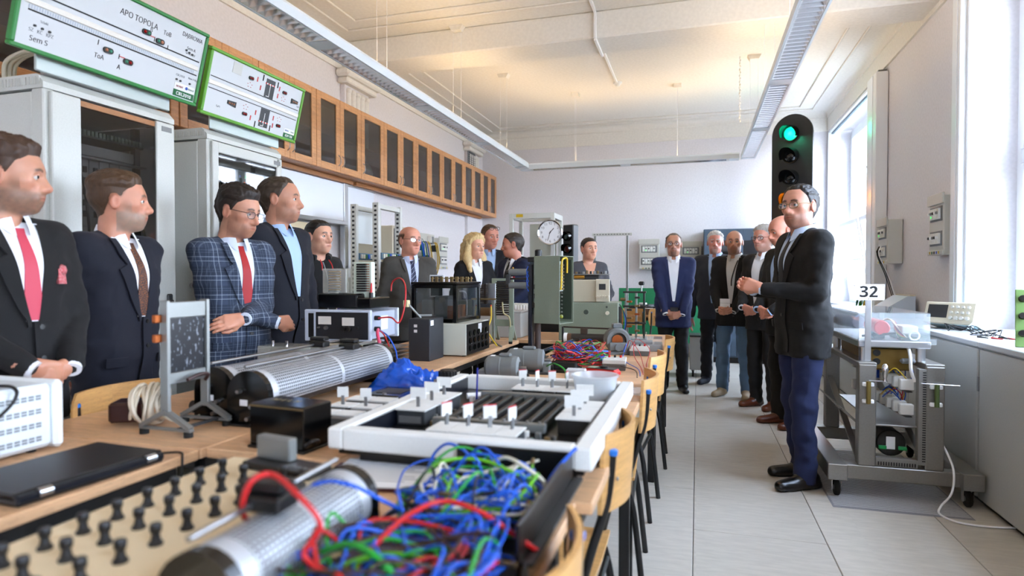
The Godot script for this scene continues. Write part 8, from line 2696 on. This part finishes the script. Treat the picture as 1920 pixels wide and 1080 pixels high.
		for s: float in [-1.0, 1.0]:
			patch(lm, torso, grow(vb - 0.02, 1.485, 16, func(y: float) -> Array:
				var f := clampf((y - vb) / (vtop - vb), 0, 1)
				var a: float = vw.call(y)
				var w := 0.012 + 0.075 * pow(f, 0.8)
				if f > 0.62: w = 0.012 + 0.075 * pow(0.62, 0.8) - 0.045 * smoothstep(0.62, 0.68, f) + 0.015 * smoothstep(0.7, 0.8, f)
				return [s * a, s * (a + w)]), 5, 0.0105, 0.005)
		# the closing edge below the lapels
		patch(lm, torso, grow(hem + 0.03, vb, 10, func(_y: float) -> Array: return [-0.004, 0.055]), 4, 0.0100, 0.004)
		part(t, "lapel", lm, jm)
		for i in 2:
			var bmx := MB.new().at(Vector3.ZERO, root)
			patch(bmx, torso, grow(vb - 0.03 - 0.11 * i, vb - 0.012 - 0.11 * i, 4, func(y: float) -> Array:
				var w := sqrt(maxf(0.0, 0.0092 * 0.0092 - pow(y - vb + 0.021 + 0.11 * i, 2))) + 0.001
				return [0.02 - w, 0.02 + w]), 4, 0.0135, 0.003)
			part(t, "button", bmx, M.black)
		for s: float in [-1.0, 1.0]:
			var fm := MB.new().at(Vector3.ZERO, root)
			patch(fm, torso, grow(0.93, 0.97, 3, func(_y: float) -> Array: return [s * 0.085, s * 0.165]), 5, 0.011, 0.004)
			part(t, "pocket_flap", fm, jm)
		if o.has("tie"):
			var tm := MB.new().at(Vector3.ZERO, root)
			patch(tm, torso, grow(vb + 0.004, 1.468, 16, func(y: float) -> Array:
				var f := clampf((1.468 - y) / 0.32, 0, 1)
				var w := 0.0135 + 0.021 * f
				if y > 1.435: w = 0.012 + 0.25 * (y - 1.435)
				w = minf(w, vw.call(y) + 0.003)
				return [-w, w]), 5, 0.0085, 0.004)
			part(t, "tie", tm, o.tie)
		if o.has("pocket_square"):
			var pm := MB.new().at(Vector3.ZERO, root)
			patch(pm, torso, grow(1.27, 1.325, 4, func(y: float) -> Array: return [0.095, 0.135 - 0.01 * (y - 1.27) / 0.05]), 5, 0.012, 0.012)
			pm.ball(Vector3(0.115, 1.32, 0.115), Vector3(0.02, 0.022, 0.014), 8)
			part(t, "pocket_square", pm, o.pocket_square)
	elif kind == "dress":
		patch(cm, torso, grow(1.31, 1.49, 12, func(y: float) -> Array:
			var w := 0.004 + 0.07 * pow((y - 1.31) / 0.18, 0.9)
			return [-w, w]), 8, 0.003)
		cm.col = lin
		for i in cm.c.size(): cm.c[i] = lin
		part(t, "neckline", cm, M.skin)
	elif kind == "hoodie":
		cm.tube([Vector3(-0.05, 1.49, 0.055), Vector3(-0.09, 1.5, 0.0), Vector3(-0.07, 1.52, -0.06), Vector3(0, 1.52, -0.09), Vector3(0.07, 1.52, -0.06), Vector3(0.09, 1.5, 0.0), Vector3(0.05, 1.49, 0.055)], [0.02, 0.028, 0.034, 0.036, 0.034, 0.028, 0.02], 10)
		part(t, "hood", cm, jm)
		var zm := MB.new().at(Vector3.ZERO, root)
		patch(zm, torso, grow(hem + 0.02, 1.46, 20, func(_y: float) -> Array: return [-0.004, 0.004]), 2, 0.005, 0.003)
		part(t, "zip", zm, M.grey)
		var rm := MB.new().at(Vector3.ZERO, root)
		for s: float in [-1.0, 1.0]:
			rm.tube(curve([Vector3(s * 0.035, 1.475, 0.085), Vector3(s * 0.04, 1.44, 0.115), Vector3(s * 0.045, 1.40, 0.125)], 4), 0.004, 6)
		part(t, "red_drawstring", rm, M.red)
	return t

func people() -> void:
	var sn := noise(55, 0.11, 3)
	M.weave = picture(64, 64, func(x: int, y: int) -> Color:
		var k := 0.93 + 0.06 * sin(x * PI / 4.0) * sin(y * PI / 4.0) + 0.05 * sn.get_noise_2d(x, y)
		return Color(k, k, k))
	M.strand = picture(128, 128, func(x: int, y: int) -> Color:
		var k := 0.9 + 0.25 * sn.get_noise_2d(x * 3.0, y * 0.25)
		return Color(k, k, k))
	M.skin = mat(Color.WHITE, 0.46, 0.0, {"vertex_color_use_as_albedo": true, "subsurf_scatter_enabled": true, "subsurf_scatter_strength": 0.12})
	M.eye_white = mat(Color(0.78, 0.76, 0.74), 0.15)
	M.iris = mat(Color(0.12, 0.14, 0.16), 0.1)
	M.spectacle = mat(Color(0.8, 0.85, 0.9, 0.1), 0.03, 0.0, {"transparency": BaseMaterial3D.TRANSPARENCY_ALPHA})
	M.shoe_black = mat(Color(0.025, 0.025, 0.027), 0.28)
	M.shoe_brown = mat(Color(0.33, 0.15, 0.07), 0.32)
	M.shoe_tan = mat(Color(0.62, 0.55, 0.44), 0.7)
	M.shoe_navy = mat(Color(0.1, 0.13, 0.2), 0.7)
	var white := mat(Color(0.87, 0.88, 0.9), 0.75)
	var pale := mat(Color(0.62, 0.72, 0.86), 0.75)
	var denim := tri_mat(Color(0.34, 0.45, 0.56), M.weave, Vector3(8, 8, 8), 0.85, false)
	var denim_dark := tri_mat(Color(0.09, 0.15, 0.24), M.weave, Vector3(8, 8, 8), 0.85, false)
	var plaid := picture(128, 128, func(x: int, y: int) -> Color:
		var c := Color(0.19, 0.235, 0.31)
		if (x % 64) < 26: c = c.lerp(Color(0.12, 0.16, 0.23), 0.6)
		if (y % 64) < 26: c = c.lerp(Color(0.12, 0.16, 0.23), 0.6)
		for q: int in [x, y]:
			var r := q % 64
			if r == 30 or r == 31 or r == 44 or r == 45: c = c.lerp(Color(0.74, 0.77, 0.8), 0.55)
			if r == 8 or r == 16: c = c.lerp(Color(0.6, 0.65, 0.7), 0.35)
		return c)
	var stripes := picture(64, 64, func(x: int, y: int) -> Color:
		return Color(0.75, 0.78, 0.85) if posmod(x + y, 16) < 2 else Color(0.07, 0.11, 0.24))
	var paisley := picture(64, 64, func(x: int, y: int) -> Color:
		return Color(0.5, 0.27, 0.08) if sn.get_noise_2d(x * 2.5, y * 2.5) > 0.02 else Color(0.06, 0.06, 0.12))
	var dots := picture(64, 64, func(x: int, y: int) -> Color:
		return Color(0.85, 0.8, 0.8) if sn.get_noise_2d(x * 4.0, y * 4.0) > 0.15 else Color(0.66, 0.1, 0.13))
	make_head()
	make_hands()
	var clasp := {"lw": Vector3(0.085, 0.985, 0.20), "rw": Vector3(-0.085, 1.0, 0.215), "lh": [Vector3(-0.9, -0.35, 0.25), Vector3(-0.2, 0.1, -1), 1], "rh": [Vector3(0.9, -0.35, 0.1), Vector3(0.2, 0.1, -1), 1]}
	var cast := [
		{"u": 8, "d": 2.12, "top": 268, "face": 88.0, "look": 128.0, "jacket": Color(0.035, 0.035, 0.045), "legs": Color(0.03, 0.03, 0.04), "shirt": white, "tie": mat(Color(0.72, 0.22, 0.3), 0.6), "hair": Color(0.27, 0.18, 0.12), "style": "swept", "hair_t": 0.026, "beard": 0.85, "beard_color": Color(0.34, 0.29, 0.24), "pocket_square": tri_mat(Color.WHITE, dots, Vector3(14, 14, 14), 0.8, false), "belly": 0.6, "wide": 1.05, "nod": 2.0, "seed": 1, "label": "person in a black suit and pink tie with folded hands", "wear": clasp},
		{"u": 218, "d": 2.62, "top": 328, "face": 96.0, "look": 132.0, "jacket": Color(0.035, 0.05, 0.115), "legs": Color(0.03, 0.045, 0.10), "shirt": white, "tie": tri_mat(Color.WHITE, paisley, Vector3(9, 9, 9), 0.6, false), "hair": Color(0.3, 0.2, 0.11), "style": "fade", "hair_t": 0.021, "stubble": 0.35, "beard": 0.85, "beard_color": Color(0.48, 0.45, 0.40), "wide": 1.06, "skin": Color(0.75, 0.52, 0.42), "seed": 2, "label": "person in a navy suit and brown patterned tie, hands behind the back", "lw": Vector3(0.10, 0.86, -0.17), "rw": Vector3(-0.10, 0.90, -0.175), "lp": Vector3(1, -0.1, -0.3), "rp": Vector3(-1, -0.1, -0.3), "lh": [Vector3(-0.8, -0.4, 0), Vector3(0, 0, -1), 1], "rh": [Vector3(0.8, -0.4, 0), Vector3(0, 0, -1), 1]},
		{"u": 437, "d": 3.15, "top": 355, "face": 70.0, "look": 92.0, "nod": 12.0, "jacket": tri_mat(Color.WHITE, plaid, Vector3(5.4, 5.4, 5.4), 0.9, false), "legs": Color(0.035, 0.05, 0.09), "shirt": mat(Color(0.8, 0.84, 0.9), 0.75), "tie": mat(Color(0.6, 0.06, 0.08), 0.6), "hair": Color(0.14, 0.09, 0.06), "style": "swept", "hair_t": 0.026, "beard": 0.35, "glasses": "thin", "seed": 3, "wide": 1.0, "label": "person in a blue plaid jacket and red tie, arms held across the waist", "lw": Vector3(-0.06, 1.10, 0.23), "rw": Vector3(0.10, 1.07, 0.20), "lh": [Vector3(-1, -0.15, 0.0), Vector3(0.1, -0.5, -1), 0], "rh": [Vector3(1, -0.1, -0.1), Vector3(-0.1, -0.4, -1), 1]},
		{"u": 522, "d": 3.66, "top": 336, "face": 84.0, "look": 108.0, "jacket": Color(0.04, 0.055, 0.11), "legs": Color(0.035, 0.045, 0.08), "shirt": pale, "vee": 1.1, "hair": Color(0.26, 0.2, 0.15), "style": "short", "hair_t": 0.013, "recede": 0.012, "beard": 0.4, "seed": 4, "wide": 1.08, "belly": 0.6, "label": "person in a navy jacket and open pale blue shirt, arms hanging"},
		{"u": 596, "d": 4.2, "top": 412, "face": 66.0, "look": 76.0, "fem": true, "front": "hoodie", "coat_name": "hoodie", "jacket": Color(0.035, 0.036, 0.038), "legs": denim_dark, "hair": Color(0.07, 0.05, 0.045), "style": "tight", "hair_t": 0.01, "locks": [[Vector3(0, 0.16, -0.12), Vector3(0, 0.12, -0.15), 0.024, 0.03, 0.02], [Vector3(0, 0.12, -0.15), Vector3(0, -0.03, -0.145), 0.03, 0.02, 0.02], [Vector3(0, -0.03, -0.145), Vector3(0, -0.09, -0.13), 0.02, 0.006, 0.02]], "skin": Color(0.8, 0.6, 0.5), "seed": 5, "hem": 0.86, "label": "person in a black zipped hoodie and jeans with a dark ponytail, holding a purple notebook", "lw": Vector3(0.12, 1.06, 0.20), "rw": Vector3(-0.08, 1.02, 0.2), "lh": [Vector3(-0.8, -0.1, 0.3), Vector3(0, 0, -1), 1], "rh": [Vector3(0.8, -0.1, 0.2), Vector3(0, 0, -1), 1]},
		{"u": 768, "d": 5.2, "top": 426, "face": 42.0, "look": 60.0, "jacket": Color(0.25, 0.24, 0.22), "legs": Color(0.1, 0.1, 0.1), "shirt": mat(Color(0.72, 0.76, 0.86), 0.75), "tie": tri_mat(Color.WHITE, stripes, Vector3(7, 7, 7), 0.6, false), "hair": Color(0.35, 0.22, 0.13), "style": "ring", "hair_t": 0.01, "glasses": "thin", "belly": 1.0, "wide": 1.08, "face_w": 1.06, "skin": Color(0.8, 0.56, 0.47), "seed": 6, "label": "person in a grey-brown suit with blue striped tie and thin glasses"},
		{"u": 890, "d": 6.0, "top": 440, "face": 40.0, "look": 62.0, "fem": true, "jacket": Color(0.05, 0.055, 0.075), "legs": Color(0.04, 0.045, 0.06), "shirt": white, "vee": 1.2, "front": "suit", "hair": Color(0.86, 0.74, 0.52), "style": "long", "hair_t": 0.034, "skin": Color(0.83, 0.62, 0.52), "brow": Color(0.55, 0.42, 0.28), "locks": [[Vector3(0.07, 0.15, -0.02), Vector3(0.098, 0.0, -0.01), 0.035, 0.042, 0.04], [Vector3(-0.07, 0.15, -0.02), Vector3(-0.098, 0.0, -0.01), 0.035, 0.042, 0.04], [Vector3(0.098, 0.0, -0.01), Vector3(0.105, -0.13, 0.04), 0.042, 0.02, 0.03], [Vector3(-0.098, 0.0, -0.01), Vector3(-0.105, -0.13, 0.04), 0.042, 0.02, 0.03], [Vector3(-0.05, 0.12, -0.1), Vector3(-0.06, -0.08, -0.12), 0.05, 0.04, 0.04], [Vector3(0.05, 0.12, -0.1), Vector3(0.06, -0.08, -0.12), 0.05, 0.04, 0.04]], "seed": 7, "label": "person with long fair hair in a dark jacket and white blouse"},
		{"u": 917, "d": 6.85, "top": 423, "face": 28.0, "look": 50.0, "nod": 8.0, "jacket": Color(0.04, 0.05, 0.09), "legs": Color(0.03, 0.035, 0.06), "shirt": pale, "hair": Color(0.36, 0.26, 0.18), "style": "short", "hair_t": 0.01, "recede": 0.01, "glasses": "raised", "skin": Color(0.78, 0.52, 0.44), "seed": 8, "wide": 1.06, "label": "person in a navy jacket with glasses pushed up on the head"},
		{"u": 965, "d": 6.25, "top": 438, "face": -32.0, "look": -72.0, "nod": 5.0, "jacket": Color(0.09, 0.13, 0.25), "legs": Color(0.07, 0.10, 0.2), "shirt": white, "tie": mat(Color(0.03, 0.04, 0.08), 0.6), "vee": 1.24, "hair": Color(0.2, 0.17, 0.15), "style": "short", "hair_t": 0.009, "skin": Color(0.74, 0.49, 0.4), "seed": 9, "wide": 1.06, "belly": 0.5, "label": "person in a dark blue service uniform with ribbons and shoulder boards", "lw": Vector3(0.08, 1.0, 0.21), "rw": Vector3(-0.08, 1.0, 0.21), "lh": clasp.lh, "rh": clasp.rh},
		{"u": 1104, "d": 6.3, "top": 445, "face": 22.0, "look": 38.0, "fem": true, "front": "dress", "coat_name": "dress", "jacket": Color(0.27, 0.27, 0.29), "legs": Color(0.25, 0.25, 0.27), "hair": Color(0.16, 0.1, 0.07), "style": "tight", "hair_t": 0.009, "locks": [[Vector3(0, 0.11, -0.115), Vector3(0, 0.105, -0.125), 0.035, 0.032, 0.02]], "skin": Color(0.8, 0.58, 0.48), "seed": 10, "hem": 0.5, "label": "person in a grey V-neck dress with dark hair tied back", "lw": Vector3(0.12, 1.0, 0.17), "rw": Vector3(-0.1, 0.98, 0.19)},
		{"u": 1263, "d": 6.7, "top": 438, "face": 4.0, "look": 2.0, "jacket": Color(0.13, 0.17, 0.33), "legs": Color(0.045, 0.05, 0.065), "shirt": white, "vee": 1.02, "hair": Color(0.42, 0.37, 0.33), "style": "thin", "hair_t": 0.014, "recede": 0.014, "beard": 0.75, "goatee": true, "beard_color": Color(0.40, 0.36, 0.33), "glasses": "full", "seed": 11, "wide": 1.06, "belly": 0.7, "hem": 0.72, "shoes": M.shoe_black, "label": "person in a royal blue suit and white shirt holding a black phone", "wear": {"lw": Vector3(0.095, 0.90, 0.20), "rw": Vector3(-0.095, 0.91, 0.21), "lh": clasp.lh, "rh": clasp.rh}},
		{"u": 1342, "d": 7.15, "top": 435, "face": -14.0, "look": -2.0, "jacket": Color(0.19, 0.205, 0.24), "legs": Color(0.06, 0.07, 0.11), "shirt": pale, "vee": 0.95, "hair": Color(0.82, 0.8, 0.77), "style": "short", "hair_t": 0.018, "beard": 0.6, "goatee": true, "beard_color": Color(0.72, 0.68, 0.64), "skin": Color(0.79, 0.52, 0.45), "seed": 12, "wide": 1.1, "belly": 0.8, "shoes": M.shoe_navy, "label": "person with white hair in a dark grey jacket and light blue shirt"},
		{"u": 1378, "d": 6.4, "top": 433, "face": -20.0, "look": -6.0, "jacket": Color(0.055, 0.06, 0.075), "legs": denim, "shirt": mat(Color(0.75, 0.74, 0.73), 0.75), "vee": 1.0, "hair": Color(0.22, 0.19, 0.17), "style": "shaved", "recede": 0.02, "stubble": 0.3, "beard": 0.5, "skin": Color(0.76, 0.54, 0.43), "seed": 13, "wide": 1.06, "stance": 0.13, "shoes": M.shoe_tan, "label": "person in a dark blazer and blue jeans holding a small white card", "lw": Vector3(0.075, 0.945, 0.24), "rw": Vector3(-0.095, 0.955, 0.24), "lh": [Vector3(-0.8, -0.2, 0.5), Vector3(-0.3, 0.6, -1), 1], "rh": [Vector3(0.8, -0.2, 0.5), Vector3(0.3, 0.6, -1), 1]},
		{"u": 1434, "d": 5.85, "top": 424, "face": -44.0, "look": -38.0, "jacket": Color(0.09, 0.09, 0.095), "legs": Color(0.05, 0.05, 0.06), "shirt": white, "vee": 1.0, "hair": Color(0.74, 0.72, 0.69), "style": "short", "hair_t": 0.02, "beard": 0.4, "beard_color": Color(0.6, 0.57, 0.53), "glasses": "full", "skin": Color(0.78, 0.54, 0.46), "seed": 14, "wide": 1.05, "shoes": M.shoe_brown, "label": "person with white hair and black-framed glasses in a charcoal jacket", "wear": clasp},
		{"u": 1476, "d": 5.15, "top": 405, "face": -58.0, "look": -66.0, "nod": 14.0, "jacket": Color(0.06, 0.06, 0.065), "legs": Color(0.05, 0.05, 0.055), "shirt": pale, "hair": Color(0.5, 0.42, 0.36), "style": "shaved", "stubble": 0.06, "skin": Color(0.8, 0.54, 0.45), "brow": Color(0.5, 0.38, 0.3), "seed": 15, "wide": 1.08, "belly": 0.6, "shoes": M.shoe_brown, "label": "bald person in a dark suit looking down, hands clasped", "wear": clasp},
		{"u": 1505, "d": 3.72, "top": 349, "face": -68.0, "look": -42.0, "jacket": Color(0.028, 0.029, 0.034), "legs": Color(0.075, 0.125, 0.28), "shirt": mat(Color(0.74, 0.8, 0.88), 0.75), "tie": mat(Color(0.04, 0.04, 0.05), 0.6), "hair": Color(0.1, 0.08, 0.075), "style": "short", "hair_t": 0.013, "recede": 0.012, "beard": 0.6, "beard_color": Color(0.2, 0.14, 0.11), "glasses": "full", "frame": M.old_brass, "skin": Color(0.77, 0.55, 0.46), "seed": 16, "wide": 1.02, "stride": 0.05, "label": "person in a black velvet jacket and blue trousers speaking with hands raised", "lw": Vector3(0.05, 1.16, 0.25), "rw": Vector3(-0.08, 1.15, 0.245), "lp": Vector3(0.4, -0.8, -0.4), "rp": Vector3(-0.4, -0.8, -0.4), "lh": [Vector3(-0.35, 0.25, 0.8), Vector3(-0.9, 0.1, -0.3), 1], "rh": [Vector3(0.3, 0.3, 0.8), Vector3(0.9, 0.1, -0.3), 0]},
	]
	for c: Dictionary in cast:
		if c.has("wear"):
			c.merge(c.wear)
		var p := person(c)
		held_things(c, p)

func held_things(c: Dictionary, p: Node3D) -> void:
	var b := p.transform
	if c.seed == 5:
		var t := thing("purple_notebook", "purple notebook held by the woman in the black hoodie", "notebook", b * Vector3(-0.02, 1.03, 0.245), c.face + 20.0)
		bp(t, "cover", -0.004, 0.075, -0.05, 0.10, 0.0, 0.012, mat(Color(0.2, 0.1, 0.36), 0.5), 0.003)
		bp(t, "pages", -0.008, 0.07, -0.046, 0.096, 0.003, 0.009, M.beige, 0.0)
	elif c.seed == 9:
		for s: float in [-1.0, 1.0]:
			part(p, "shoulder_board", MB.new().at(Vector3(s * 0.15, 1.43, -0.012), Basis(Vector3.BACK, -s * 0.28)).box(Vector3.ZERO, Vector3(0.09, 0.014, 0.045), 0.004), M.ink)
			part(p, "star", MB.new().at(Vector3(s * 0.15, 1.441, -0.012), Basis(Vector3.BACK, -s * 0.28)).box(Vector3.ZERO, Vector3(0.04, 0.004, 0.02), 0.001), M.alu)
		for i in 3:
			part(p, "medal_ribbon", MB.new().box(Vector3(0.075 + 0.022 * i, 1.24, 0.128 - 0.006 * i), Vector3(0.02, 0.012, 0.008)), [M.red, M.white, M.red][i])
		part(p, "badge", MB.new().ball(Vector3(0.1, 1.33, 0.112), Vector3(0.013, 0.013, 0.008), 8), M.brass)
	elif c.seed == 11:
		var t := thing("mobile_phone", "black mobile phone held by the man in the royal blue suit", "phone", b * Vector3(0.0, 0.895, 0.235), c.face)
		bp(t, "case", -0.04, 0.045, -0.012, 0.03, 0.0, 0.01, M.black, 0.004)
		bp(t, "screen", -0.035, 0.04, -0.008, 0.026, 0.01, 0.0108, M.black_gloss, 0.0)
		part(p, "belt_buckle", MB.new().box(Vector3(0, 0.95, 0.132), Vector3(0.05, 0.035, 0.012), 0.003), M.old_brass)
	elif c.seed == 13:
		var t := thing("white_card", "small white card held by the man in jeans", "card", b * Vector3(-0.01, 0.95, 0.275), c.face)
		bp(t, "sheet", -0.05, 0.05, -0.01, 0.075, 0.0, 0.001, M.paper, 0.0)
		bp(t, "fold", -0.05, 0.05, 0.03, 0.032, 0.001, 0.0016, M.grey, 0.0)
		part(p, "lanyard", MB.new().at(Vector3.ZERO, Basis.from_scale(Vector3.ONE * 0.96)).tube(curve([Vector3(0.055, 1.47, 0.075), Vector3(0.035, 1.38, 0.125), Vector3(0.012, 1.27, 0.142), Vector3(0.008, 1.2, 0.14)], 5), 0.006, 6), M.black)

func _ready() -> void:
	setup_view()
	make_materials()
	more_materials()
	last_materials()
	shell()
	ceiling_things()
	cupboards()
	whiteboards()
	rack("tall grey equipment rack with smoked glass door, wood strip showing above the glass", -1.924, -2.60, 2.10, false)
	rack("tall grey equipment rack with glass door and small coloured lights inside", -2.825, -3.465, 2.08, true)
	boards()
	benches()
	chairs()
	radiator_covers()
	wall_boxes()
	back_things()
	cart()
	right_row()
	people()
	left_bench()
	plastic_bag()
	tray_things()
	foreground()
